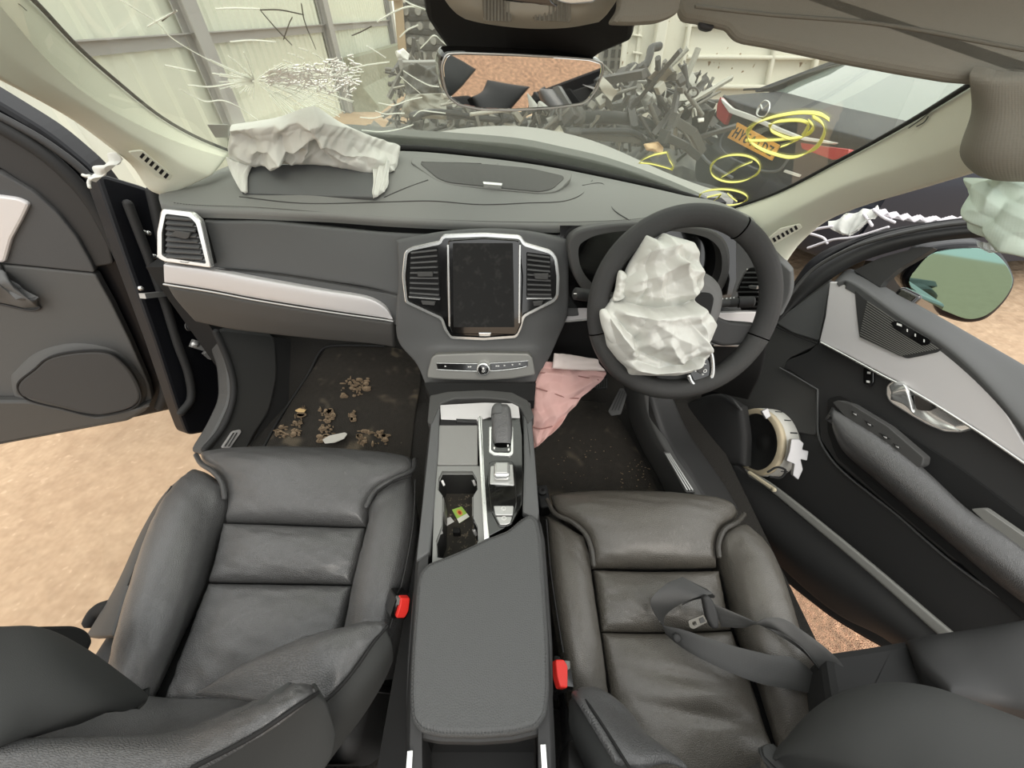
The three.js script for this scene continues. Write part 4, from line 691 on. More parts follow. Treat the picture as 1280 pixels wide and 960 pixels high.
  mesh('hanging_tail', shell(surf([rows([[282, 196, 0.825], [290, 200, 0.825], [300, 203, 0.825], [314, 206, 0.83]]), rows([[285, 212, 0.835], [292, 214, 0.83], [300, 216, 0.83], [308, 217, 0.83]]), rows([[294, 228, 0.83], [298, 228, 0.825], [302, 228, 0.825], [307, 227, 0.825]]), rows([[301, 240, 0.825], [303, 240, 0.82], [305, 239, 0.82], [307, 238, 0.82]])]), { nu: 30, nv: 40, r: 0.004, t: 0.006, bump: (u, v) => 0.006 * (tri(u * 3 + v) - 0.5) * (1 - v) }), M.airbag, p);
  mesh('hanging_tail', shell(surf([rows([[466, 212, 0.845], [474, 205, 0.85], [482, 201, 0.855], [487, 198, 0.86]]), rows([[466, 224, 0.84], [472, 220, 0.84], [480, 216, 0.845], [486, 212, 0.85]]), rows([[465, 236, 0.83], [471, 233, 0.835], [479, 228, 0.84], [485, 222, 0.845]]), rows([[465, 245, 0.825], [470, 243, 0.825], [476, 239, 0.83], [482, 231, 0.835]])]), { nu: 30, nv: 40, r: 0.004, t: 0.006, bump: (u, v) => 0.008 * (tri(u * 2.5 + v * 0.5) - 0.5) }), M.airbag, p);
  const lid = thing('airbag_lid', 'burst dark grey airbag lid lifted under the white passenger airbag', 'airbag lid');
  mesh('lid_panel', shell(surf([rows([[303, 206, 0.85], [350, 205, 0.85], [410, 206, 0.85], [466, 214, 0.855]]), rows([[301, 224, 0.84], [350, 226, 0.835], [410, 228, 0.835], [467, 231, 0.84]]), rows([[302, 241, 0.83], [350, 243, 0.83], [410, 245, 0.83], [467, 246, 0.83]])]), { t: 0.01, r: 0.003 }), mat({ color: C(92, 94, 94), roughness: 0.75 }), lid);
  // knee airbag below the column
  const k = thing('knee_airbag', 'pink and white knee airbag hanging beside the centre console', 'airbag');
  const kr = (l) => l.map(([x, y, d]) => D(x, y, d));
  const kS = surf([kr([[682, 452, 0.97], [700, 452, 0.985], [724, 456, 0.995], [758, 464, 1.0]]), kr([[672, 474, 0.96], [700, 472, 0.975], [728, 476, 0.985], [755, 474, 0.995]]), kr([[667, 498, 0.955], [690, 500, 0.965], [712, 500, 0.975], [728, 497, 0.985]]), kr([[666, 530, 0.955], [680, 532, 0.96], [694, 531, 0.965], [704, 526, 0.97]]), kr([[667, 561, 0.955], [668, 561, 0.956], [670, 560, 0.957], [672, 558, 0.958]])]);
  reseed(9);
  mesh('airbag_cloth', shell(kS, { nu: 60, nv: 80, puff: 0.008, r: 0.006, t: 0.012, even: true, bump: (u, v) => 0.011 * (tri(v * 4.1 + u * 0.7 + 0.5 * nz(u * 3, v * 3, 2)) - 0.5) + 0.006 * (tri(u * 3 - v * 2 + 0.5 * nz(u * 2, v * 5, 7)) - 0.5) }), M.pinkCloth, k);
  for (const q of [[[676, 466, 0.955], [700, 467, 0.97], [722, 470, 0.98], [748, 475, 0.985]], [[668, 484, 0.95], [690, 491, 0.955], [708, 497, 0.965], [723, 498, 0.975]], [[667, 534, 0.95], [676, 536, 0.95], [690, 533, 0.957]]]) mesh('cloth_seam', tube(kr(q), 0.0016, { rs: 6 }), mat({ color: C(150, 108, 102), roughness: 0.9 }), k);
  mesh('white_panel', shell(surf([kr([[693, 441, 0.965], [715, 443, 0.97], [748, 449, 0.975]]), kr([[692, 451, 0.958], [715, 453, 0.963], [750, 455, 0.968]]), kr([[691, 460, 0.955], [716, 462, 0.96], [757, 463, 0.965]])]), { t: 0.006, r: 0.003, puff: 0.003, bump: (u, v) => 0.003 * nz(u * 6, v * 3) }), mat({ color: C(224, 210, 204), roughness: 0.85 }), k);
  // curtain airbag at the driver's side
  const cu = thing('curtain_airbag', 'pale green curtain airbag drooping below the headliner, driver side', 'airbag');
  mesh('airbag_cloth', shell(surf([kr([[1207, 222, 0.43], [1232, 222, 0.41], [1262, 222, 0.395], [1320, 215, 0.375]]), kr([[1209, 244, 0.425], [1234, 254, 0.405], [1264, 260, 0.39], [1320, 260, 0.37]]), kr([[1222, 268, 0.42], [1240, 280, 0.405], [1266, 292, 0.39], [1320, 300, 0.37]]), kr([[1244, 296, 0.415], [1256, 306, 0.405], [1275, 319, 0.395], [1320, 345, 0.375]])]), { nu: 60, nv: 60, puff: 0.012, r: 0.006, t: 0.012, even: true, bump: (u, v) => 0.008 * (tri(u * 1.6 + v * 1.3 + 0.4 * nz(u * 4, v * 4, 1)) - 0.5) + 0.004 * (tri(v * 3 - u * 2) - 0.5) }), M.greenCloth, cu);
}
// ================================================================ CENTRE CONSOLE
const conY = 0.955, armY = 0.955;
{
  const con = thing('centre_console', 'dark grey centre console between the seats with cup holder and armrest', 'centre console');
  const yl = (l, y) => l.map(([a, b]) => Y(a, b, y));
  const sideL = [[541, 503], [533, 560], [526, 640], [519, 700], [513, 790], [508, 870], [506, 930], [505, 985]], sideR = [[663, 503], [668, 560], [673, 630], [678, 690], [685, 780], [691, 870], [694, 930], [696, 985]];
  // side walls down to the floor, built as thick lofts
  for (const [px, s] of [[sideL, -1], [sideR, 1]]) {
    const top = px.map(([a, b], i) => Y(a, b, i < 4 ? conY : armY)), bot = top.map((p) => V(p.x + s * 0.012, FLOOR, p.z));
    mesh('side_panel', shell(ruled(top, bot), { nu: 30, nv: 12, r: 0.006, t: 0.02, flip: true }), M.darkPlastic, con);
  }
  const yPl = (y) => ({ o: V(0, y, -0.4), x: V(1, 0, 0), y: V(0, 0, -1), n: V(0, 1, 0) });
  const cy = yPl(conY), P = (px, t, o = {}, m = M.plastic, name = 'panel', par = con, ex) => mesh(name, slab(cy, px, t, o), m, par, ex);
  P([[541, 502], [550, 503], [548, 560], [542, 640], [537, 690], [520, 702]], 0.02, { off: 0.004, round: 0.004, bevel: 0.004 }, M.dash, 'side_rail');
  P([[654, 502], [663, 502], [668, 560], [674, 640], [672, 650], [653, 640], [655, 580]], 0.02, { off: 0.004, round: 0.004, bevel: 0.004 }, M.dash, 'side_rail');
  P([[537, 494], [560, 489], [605, 487], [640, 490], [660, 500], [668, 520], [660, 530], [650, 508], [634, 500], [605, 497], [568, 498], [551, 504], [540, 530], [534, 528]], 0.03, { off: 0.006, round: 0.005, bevel: 0.003 }, M.plastic, 'front_surround');
  P([[530, 478], [600, 478], [670, 478], [668, 500], [540, 500]], 0.03, { off: -0.012, bevel: 0.002 }, M.black, 'front_recess');
  P([[550, 506], [605, 503], [648, 504], [650, 522], [612, 521], [596, 526], [551, 524]], 0.02, { off: 0.003, round: 0.002 }, M.silver, 'silver_plate');
  P([[551, 523], [572, 523], [573, 526], [596, 527], [596, 531], [550, 531]], 0.015, { off: 0.002, round: 0.001, bevel: 0.0005 }, M.black, 'tray_slot');
  P([[570, 523], [596, 524], [596, 528], [571, 527]], 0.006, { off: 0.007, round: 0.001 }, M.darkPlastic, 'tray_handle');
  P([[549, 531], [597, 531], [597, 581], [546, 581]], 0.015, { off: 0.0, round: 0.003 }, mat({ color: C(128, 128, 125), roughness: 0.65, bumpMap: grainTex, bumpScale: 0.0003 }), 'roller_cover');
  // cup holder: rim plate with an opening, walls and floor
  const cupO = [[546, 582], [600, 582], [604, 630], [608, 690], [600, 704], [540, 704], [542, 640]], cupI = [[552, 588], [591, 588], [597, 598], [598, 612], [593, 620], [593, 648], [598, 657], [599, 676], [594, 690], [572, 702], [545, 698], [544, 676], [551, 657], [552, 620], [546, 612], [547, 598]];
  const cup = P(cupO, 0.012, { off: 0.001, holes: [cupI], bevel: 0.0015 }, mat({ color: C(120, 121, 118), roughness: 0.5 }), 'cup_holder');
  const wallPts = cupI.map(([a, b]) => Y(a, b, conY)), walls = [];
  for (let i = 0; i < wallPts.length; i++) { const a = wallPts[i], b = wallPts[(i + 1) % wallPts.length], d = V(0, -0.085, 0); walls.push(shell((u, v) => a.clone().lerp(b, u).addScaledVector(d, v), { nu: 2, nv: 2, t: 0.002, r: 0 })); }
  mesh('cup_wall', walls, M.darkPlastic, cup);
  const dirt = data(256, (u, v) => { const k = sstep(0.15, 0.5, tileN(u, v, 14) + 0.7 * tileN(u, v, 44, 2)); return [0.2 + 0.28 * k, 0.19 + 0.24 * k, 0.165 + 0.2 * k]; }, { srgb: true, rep: 7 });
  mesh('cup_floor', slab(yPl(conY - 0.085), [[535, 575], [610, 575], [625, 720], [530, 720]], 0.01, { bevel: 0 }), mat({ map: dirt, roughness: 0.9 }), cup);
  for (const [x, y] of [[551, 630], [594, 632]]) mesh('cup_clip', slab(yPl(conY - 0.01), [[x - 4, y - 12], [x + 4, y - 9], [x + 4, y + 9], [x - 4, y + 14]], 0.05, { round: 0.003 }), M.satinDark, cup);
  for (const [x, y] of [[552, 600], [591, 600], [549, 660], [592, 662]]) mesh('cup_tab', bar(Y(x, y, conY - 0.012), Y(x + 3, y + 7, conY - 0.02), 0.005, 0.008, V(0, 1, 0), 0.001), M.satin, cup);
  mesh('cup_stop', slab(yPl(conY - 0.07), [[566, 660], [575, 660], [575, 666], [566, 666]], 0.02, { bevel: 0.001 }), M.black, cup);
  // gear side
  P([[600, 520], [612, 520], [650, 521], [653, 545], [654, 600], [652, 632], [640, 655], [608, 672], [604, 600]], 0.02, { off: 0.001, round: 0.003 }, M.gloss, 'gloss_panel');
  P([[597, 522], [600, 519], [603, 522], [605, 580], [608, 640], [612, 672], [605, 675], [601, 610]], 0.012, { off: 0.006, round: 0.0015, bevel: 0.002 }, M.chrome, 'chrome_strip');
  const gate = P([[611, 533], [642, 533], [642, 566], [638, 570], [617, 569], [611, 565]], 0.008, { off: 0.004, round: 0.003, holes: [[[613, 535], [640, 535], [640, 564], [637, 567], [618, 566.5], [613, 563]]] }, M.chrome, 'gear_gate');
  mesh('gate_plate', slab(cy, [[613, 535], [640, 535], [640, 565], [614, 565]], 0.004, { off: 0.003 }), M.gloss, gate);
  mesh('gate_letters', [[618, 560], [635, 552], [635, 557], [636, 562]].map(([x, y]) => slab(cy, [[x - 1, y - 1.3], [x + 1, y - 1.3], [x + 0.6, y + 1.3], [x - 1, y + 1.3]], 0.001, { off: 0.0042, bevel: 0 })), M.white, gate);
  // stubby selector
  const gl = thing('gear_selector', 'stubby leather gear selector with grey stitched crown on the console', 'gear lever');
  const gb = Y(628, 556, conY), gt = D(627, 508, 0.815), ux = V(1, 0, 0), prof = [[0, 0.016, 0.012], [0.12, 0.019, 0.014], [0.35, 0.0215, 0.017], [0.7, 0.0205, 0.019], [0.9, 0.019, 0.017], [1, 0.014, 0.012]], gd = gt.clone().sub(gb), gy = gd.clone().normalize().cross(ux).normalize();
  const ringAt = (v, a) => { let k = 0; while (k < prof.length - 2 && prof[k + 1][0] < v) k++; const w = (v - prof[k][0]) / (prof[k + 1][0] - prof[k][0]), rx = mix(prof[k][1], prof[k + 1][1], w), ry = mix(prof[k][2], prof[k + 1][2], w), c = Math.cos(a), s = Math.sin(a), q = (x) => Math.sign(x) * Math.abs(x) ** 0.55; return gb.clone().addScaledVector(gd, v).addScaledVector(ux, rx * q(c)).addScaledVector(gy, ry * q(s)); };
  const gp = [], gu = [], gi = []; for (let j = 0; j <= 24; j++) for (let i = 0; i < 40; i++) { const p = ringAt(j / 24, i / 40 * 2 * Math.PI); gp.push(p.x, p.y, p.z); gu.push(i / 400, j / 240); if (j < 24) { const a = j * 40 + i, b = j * 40 + (i + 1) % 40; gi.push(a, b, b + 40, a, b + 40, a + 40); } }
  const capI = gp.length / 3; gp.push(gt.x, gt.y + 0.003, gt.z); gu.push(0, 0); for (let i = 0; i < 40; i++) gi.push(24 * 40 + i, 24 * 40 + (i + 1) % 40, capI);
  mesh('lever_body', geom(gp, gu, gi), M.leather, gl);
  mesh('lever_crown', shell((u, v) => { const a = mix(0.25, 0.75, u) * 2 * Math.PI; return ringAt(mix(0.985, 0.7, v), a + (gy.z > 0 ? Math.PI : 0)).addScaledVector(gd.clone().normalize(), 0.001); }, { nu: 24, nv: 12, t: 0.002, r: 0.0005 }), M.dash, gl);
  // start dial and buttons
  const dp = P([[611, 578], [617, 576], [640, 576], [644, 582], [646, 630], [640, 650], [632, 659], [624, 659], [614, 640], [610, 605]], 0.006, { off: 0.003, round: 0.004 }, M.gloss, 'start_panel');
  mesh('dial_plate', slab(cy, [[613, 582], [641, 580], [643, 607], [612, 605]], 0.005, { off: 0.0045, round: 0.003 }), M.satin, dp);
  const dk = { ...cy, o: Y(627.5, 594, conY) };
  mesh('start_dial', [new RoundedBoxGeometry(0.030, 0.032, 0.018, 4, 0.006).applyMatrix4(m4(dk, 0.014))], M.chrome, dp, { label: 'knurled chrome start dial' });
  mesh('dial_cap', new RoundedBoxGeometry(0.022, 0.023, 0.004, 3, 0.0019).applyMatrix4(m4(dk, 0.0235)), M.satin, dp);
  mesh('push_button', slab(cy, [[617, 632], [642, 632], [641, 644], [619, 644]], 0.006, { off: 0.006, round: 0.002 }), M.satin, dp);
  mesh('push_button', slab(cy, [[620, 645.5], [640, 645.5], [638, 654], [633, 656], [625, 656]], 0.006, { off: 0.006, round: 0.002 }), M.satin, dp);
  for (const [x, y] of [[629.5, 638], [630, 650]]) mesh('button_icon', [new THREE.TorusGeometry(0.0035, 0.0005, 6, 18).applyMatrix4(m4({ ...cy, o: Y(x, y, conY) }, 0.0065)), slab(cy, [[x - 0.3, y - 1.5], [x + 0.3, y - 1.5], [x + 0.3, y + 0.4], [x - 0.3, y + 0.4]], 0.0006, { off: 0.0066, bevel: 0 })], M.white, dp);
  mesh('core', box(-0.10, 0.11, FLOOR, conY - 0.1, -0.60, 0.02), M.black, con);
  // armrest lid
  const ay = yPl(armY + 0.02), lidPx = [[524, 714], [534, 703], [556, 695], [580, 685], [610, 671], [636, 661], [655, 645], [664, 641], [672, 647], [677, 670], [682, 740], [686, 800], [687, 860], [684, 893], [672, 911], [640, 919], [600, 922], [550, 921], [524, 915], [513, 900], [511, 870], [513, 820], [517, 770], [520, 735]];
  const lid = mesh('armrest_lid', slab(ay, lidPx, 0.03, { round: 0.006, bevel: 0.008, seg: 5 }), mat({ color: C(72, 73, 73), roughness: 0.55, bumpMap: leatherTex, bumpScale: 0.0004 }), con, { label: 'padded armrest lid with stitched edge' });
  mesh('armrest_base', slab(yPl(armY - 0.006), lidPx.map(([x, y]) => [x + (x - 600) * 0.055, y > 850 ? y + 8 : y + 3]), 0.03, { round: 0.008, bevel: 0.006 }), M.darkPlastic, con);
  const edge = outline(ay, lidPx.map(([x, y]) => [600 + (x - 600) * 0.955, 800 + (y - 800) * 0.972]), { round: 0.006 }), E3 = edge.map((p) => V(ay.o.x + p.x, ay.o.y + 0.0004, ay.o.z - p.y)), stc = [];
  const el = byLength(E3, 190); for (let i = 0; i < 190; i++) stc.push(bar(el[i], el[i].clone().lerp(el[i + 1], 0.6), 0.0012, 0.001));
  mesh('lid_stitching', stc, M.plastic, lid, { kind: 'stuff' });
  // rear screen panel
  const rp = planeP(Y(600, 925, armY - 0.05), D(600, 975, 0.60), Y(640, 925, armY - 0.05));
  mesh('rear_panel', slab(rp, [[510, 915], [685, 915], [690, 1000], [504, 1000]], 0.02, { bevel: 0.001 }), M.gloss, con);
  mesh('rear_display', slab(rp, [[533, 951], [660, 946], [663, 1000], [530, 1000]], 0.006, { off: 0.002, bevel: 0.001 }), phys({ color: C(62, 76, 70), roughness: 0.15 }), con);
  for (const [a, b, y] of [[513, 509, 938], [678.5, 683, 930]]) mesh('chrome_strip', bar(Y(a, y, armY + 0.001), Y(b, 1000, armY + 0.001), 0.007, 0.006, V(0, 1, 0), 0.001), M.chrome, con);
}
{ // litter in the cup holder
  const cy = { o: V(0, conY - 0.0845, -0.4), x: V(1, 0, 0), y: V(0, 0, -1), n: V(0, 1, 0) };
  const a = thing('fruit_sticker', 'green and yellow printed paper label lying in the cup holder', 'sticker');
  const cv = document.createElement('canvas'); cv.width = cv.height = 64; const c = cv.getContext('2d'); c.fillStyle = '#a8d060'; c.fillRect(0, 0, 64, 64); c.fillStyle = '#f2f2e4'; c.fillRect(0, 44, 64, 20); c.fillStyle = '#e0a850'; c.beginPath(); c.arc(32, 24, 16, 0, 7); c.fill(); c.fillStyle = '#b04030'; c.beginPath(); c.arc(32, 25, 9, 0, 7); c.fill();
  const tx = new THREE.CanvasTexture(cv); tx.colorSpace = THREE.SRGBColorSpace; tx.wrapS = tx.wrapT = THREE.ClampToEdgeWrapping;
  const put = (px, m) => { const q = px.map(([x, y]) => Y(x, y, conY - 0.083)); return shell((u, v) => q[0].clone().lerp(q[1], u).lerp(q[3].clone().lerp(q[2], u), v).add(V(0, 0.004 * u * v, 0)), { nu: 6, nv: 6, t: 0.0008, r: 0 }); };
  const g1 = put([[565, 637], [577, 633], [587, 647], [574, 654]]); { const u = g1.attributes.uv; let mu = 0, mv = 0; for (let i = 0; i < 49; i++) { mu = Math.max(mu, u.getX(i)); mv = Math.max(mv, u.getY(i)); } for (let i = 0; i < u.count; i++) u.setXY(i, u.getX(i) / mu, 1 - u.getY(i) / mv); }
  mesh('label_paper', g1, mat({ map: tx, roughness: 0.7 }), a);
  const b = thing('paper_scrap', 'small white paper scrap beside the green label in the cup holder', 'paper scrap');
  mesh('paper', put([[553, 650], [563, 646], [568, 653], [557, 658]]), M.white, b);
}
// ================================================================ SEATS
const heights = (l, y) => l.map((p) => Y(p[0], p[1], p[2] ?? y));
function panel(name, c, parent, m, o = {}) { return mesh(name, shell(coons(...c), { nu: 36, nv: 36, puff: 0.014, pw: 4, r: 0.014, t: 0.10, ...o }), m, parent); }
const piping = (pts, r, parent, m) => mesh('piping', tube(pts, r, { n: pts.length * 8, rs: 8 }), m, parent);
{
  const s = thing('passenger_seat', 'black leather front passenger seat, empty, left of the console', 'car seat'), L = M.leather;
  const wr = (k, f = 60) => (u, v, x, y) => k * fbm(x * f * 0.4, y * f, 3) ;
  const frontL = [[244, 566, 0.862], [250, 578, 0.875], [266, 588, 0.885], [277, 603, 0.885], [281, 622, 0.882], [276, 650, 0.875]], frontR = [[518, 573, 0.862], [516, 587, 0.875], [492, 598, 0.885], [470, 612, 0.885], [458, 632, 0.882], [454, 656, 0.875]];
  panel('thigh_pad', [heights([[244, 566, 0.862], [256, 559, 0.862], [320, 556, 0.868], [400, 557, 0.868], [480, 562, 0.865], [510, 566, 0.862], [518, 573, 0.862]]), heights([[276, 650, 0.875], [330, 652, 0.875], [400, 655, 0.875], [454, 656, 0.875]]), heights(frontL), heights(frontR)], s, L, { puff: 0.024, pw: 3, r: 0.024, bump: wr(0.003) });
  panel('seat_panel', [heights([[276, 652], [330, 654], [400, 657], [454, 658]], 0.873), heights([[257, 726], [320, 727], [380, 728], [437, 729]], 0.862), heights([[276, 652, 0.873], [268, 690, 0.868], [257, 726, 0.862]]), heights([[454, 658, 0.873], [447, 694, 0.868], [437, 729, 0.862]])], s, L, { puff: 0.022, pw: 2.6, r: 0.012, bump: wr(0.004) });
  panel('seat_panel', [heights([[257, 728], [320, 729], [380, 730], [437, 731]], 0.862), heights([[192, 900], [260, 895], [320, 890], [394, 885]], 0.835), heights([[257, 728, 0.862], [230, 800, 0.85], [205, 866, 0.84], [192, 900, 0.835]]), heights([[437, 731, 0.862], [425, 790, 0.852], [408, 840, 0.843], [394, 885, 0.835]])], s, L, { puff: 0.024, pw: 2.6, r: 0.012, bump: wr(0.005) });
  panel('bolster', [heights([[240, 581, 0.862], [256, 589, 0.882], [276, 605, 0.884]]), heights([[124, 850, 0.868], [160, 866, 0.872], [193, 884, 0.838]]), heights([[240, 581, 0.862], [214, 608, 0.87], [192, 645, 0.878], [168, 710, 0.882], [148, 770, 0.882], [124, 850, 0.868]]), heights([[276, 605, 0.884], [280, 625, 0.88], [274, 652, 0.872], [256, 727, 0.86], [228, 802, 0.848], [193, 884, 0.838]])], s, L, { puff: 0.036, pw: 2.2, r: 0.02, t: 0.16, bump: wr(0.003) });
  panel('bolster', [heights([[472, 613, 0.884], [490, 601, 0.882], [516, 591, 0.868]]), heights([[404, 860, 0.84], [440, 860, 0.87], [470, 850, 0.872]]), heights([[472, 613, 0.884], [459, 634, 0.88], [456, 657, 0.872], [439, 729, 0.86], [427, 790, 0.85], [404, 860, 0.84]]), heights([[516, 591, 0.868], [519, 640, 0.882], [513, 690, 0.884], [502, 740, 0.884], [490, 785, 0.882], [470, 850, 0.872]])], s, L, { puff: 0.024, pw: 2.4, r: 0.02, t: 0.16, bump: wr(0.003) });
  piping(heights([[245, 569, 0.868], [252, 580, 0.886], [267, 590, 0.897], [277.5, 604, 0.897], [281, 622, 0.893]]), 0.005, s, L);
  piping(heights([[518, 575, 0.868], [515, 588, 0.886], [491, 599, 0.897], [469.5, 613, 0.897], [458, 633, 0.893]]), 0.005, s, L);
  mesh('seam', tube(heights([[160, 731, 0.888], [176, 690, 0.888], [196, 640, 0.886], [214, 608, 0.878]]), 0.0016, { rs: 5 }), M.darkPlastic, s);
  mesh('seam', tube(heights([[519, 600, 0.876], [517, 650, 0.892], [511, 690, 0.893], [500, 740, 0.893], [488, 785, 0.89]]), 0.0016, { rs: 5 }), M.darkPlastic, s);
  mesh('seat_base', box(-0.64, -0.15, FLOOR, 0.80, -0.46, -0.02, 0.03), M.darkPlastic, s);
  mesh('backrest_frame', box(-0.66, -0.15, 0.72, 0.93, -0.015, 0.26, 0.03), M.darkPlastic, s);
  panel('side_cover', [heights([[240, 586, 0.855], [216, 612, 0.86], [192, 652, 0.865], [166, 715, 0.87], [140, 795, 0.87]]), heights([[236, 590, 0.82], [206, 618, 0.82], [178, 664, 0.82], [148, 728, 0.82], [106, 796, 0.82]]), heights([[240, 586, 0.855], [238, 588, 0.838], [236, 590, 0.82]]), heights([[140, 795, 0.87], [122, 796, 0.85], [106, 796, 0.82]])], s, M.plastic, { puff: 0.004, r: 0.004, t: 0.02 });
  mesh('adjuster_handle', tube([[114, 776, 0.80], [122, 764, 0.81], [137, 758, 0.82]].map((p) => Y(...p)), 0.012, { rs: 10 }), M.black, s);
  // backrest: centre, inner and outer side wings
  const d = (l) => l.map(([x, y, k]) => D(x, y, k));
  mesh('backrest_panel', shell(surf([heights([[150, 862], [230, 872], [320, 868], [410, 850]], 0.85), d([[30, 919, 0.47], [120, 921, 0.50], [215, 917, 0.50], [330, 880, 0.47]]), d([[-40, 985, 0.40], [80, 990, 0.42], [200, 985, 0.42], [330, 960, 0.40]])]), { r: 0.006, t: 0.02, puff: 0.006 }), M.leather, s);
  mesh('backrest_wing', shell(surf([
    d([[-60, 778, 0.44], [0, 779, 0.455], [50, 781, 0.47], [100, 806, 0.485], [150, 842, 0.50], [190, 872, 0.515]]),
    d([[-60, 850, 0.385], [0, 850, 0.395], [60, 852, 0.41], [110, 866, 0.43], [150, 876, 0.46], [188, 874, 0.51]]),
    d([[-60, 922, 0.36], [0, 921, 0.365], [50, 918, 0.39], [110, 899, 0.42], [150, 886, 0.46], [186, 875, 0.51]])]), { nu: 40, nv: 30, r: 0.010, t: 0.014, puff: 0.012, pw: 3 }), M.seatCloth, s, { label: 'outer backrest side wing' });
  mesh('backrest_wing', [shell(surf([
    d([[240, 868, 0.505], [300, 830, 0.515], [370, 800, 0.525], [430, 786, 0.535], [474, 778, 0.54], [485, 781, 0.54]]),
    d([[290, 872, 0.485], [345, 850, 0.49], [400, 815, 0.50], [440, 796, 0.515], [470, 786, 0.53], [484, 783, 0.538]]),
    d([[380, 890, 0.455], [400, 884, 0.46], [424, 860, 0.475], [446, 832, 0.495], [466, 803, 0.515], [483, 785, 0.536]])]), { nu: 40, nv: 24, r: 0.005, t: 0.006, puff: 0.008, bump: (u, v, x, y) => 0.0012 * Math.sin(x * 900 + 3 * nz(x * 60, y * 60)) * sstep(0.1, 0.5, u) })], M.leather, s, { label: 'lower inner backrest side wing' });
  mesh('wing_side', shell(surf([
    d([[396, 886, 0.458], [424, 861, 0.476], [447, 833, 0.496], [467, 804, 0.515], [484, 784, 0.537]]),
    d([[412, 910, 0.47], [436, 885, 0.485], [458, 858, 0.50], [478, 830, 0.52], [492, 803, 0.54]]),
    d([[405, 965, 0.50], [430, 930, 0.51], [456, 895, 0.525], [480, 855, 0.54], [494, 822, 0.55]])]), { nu: 30, nv: 24, r: 0.006, t: 0.03 }), M.seatCloth, s);
  mesh('backrest_wing', shell(surf([
    d([[-20, 921, 0.385], [100, 922, 0.39], [210, 917, 0.40], [300, 885, 0.405], [365, 857, 0.41], [390, 859, 0.41]]),
    d([[-20, 942, 0.365], [100, 942, 0.37], [225, 934, 0.375], [310, 900, 0.38], [372, 866, 0.395], [395, 862, 0.405]]),
    d([[-20, 985, 0.35], [120, 985, 0.35], [237, 962, 0.355], [320, 917, 0.365], [376, 879, 0.385], [397, 865, 0.405]])]), { nu: 44, nv: 24, r: 0.005, t: 0.006, puff: 0.006, bump: (u, v, x, y) => 0.0012 * Math.sin(x * 900 + 3 * nz(x * 60, y * 60)) * sstep(0.3, 0.6, u) }), M.leather, s, { label: 'upper inner backrest side wing' });
  mesh('wing_side', shell(surf([
    d([[225, 972, 0.355], [320, 919, 0.366], [376, 881, 0.386], [397, 866, 0.406]]),
    d([[290, 990, 0.385], [350, 945, 0.395], [390, 905, 0.405], [410, 880, 0.415]]),
    d([[350, 1010, 0.41], [390, 985, 0.42], [415, 950, 0.43], [422, 915, 0.435]])]), { nu: 24, nv: 20, r: 0.006, t: 0.03 }), M.seatCloth, s);
  mesh('seam', [tube(d([[240, 960, 0.354], [320, 918, 0.364], [376, 880, 0.384], [397, 866, 0.404]]), 0.0022, { rs: 6 }), tube(d([[396, 885, 0.456], [424, 860, 0.474], [447, 832, 0.494], [467, 803, 0.514], [484, 783, 0.536]]), 0.0022, { rs: 6 })], M.black, s);
}
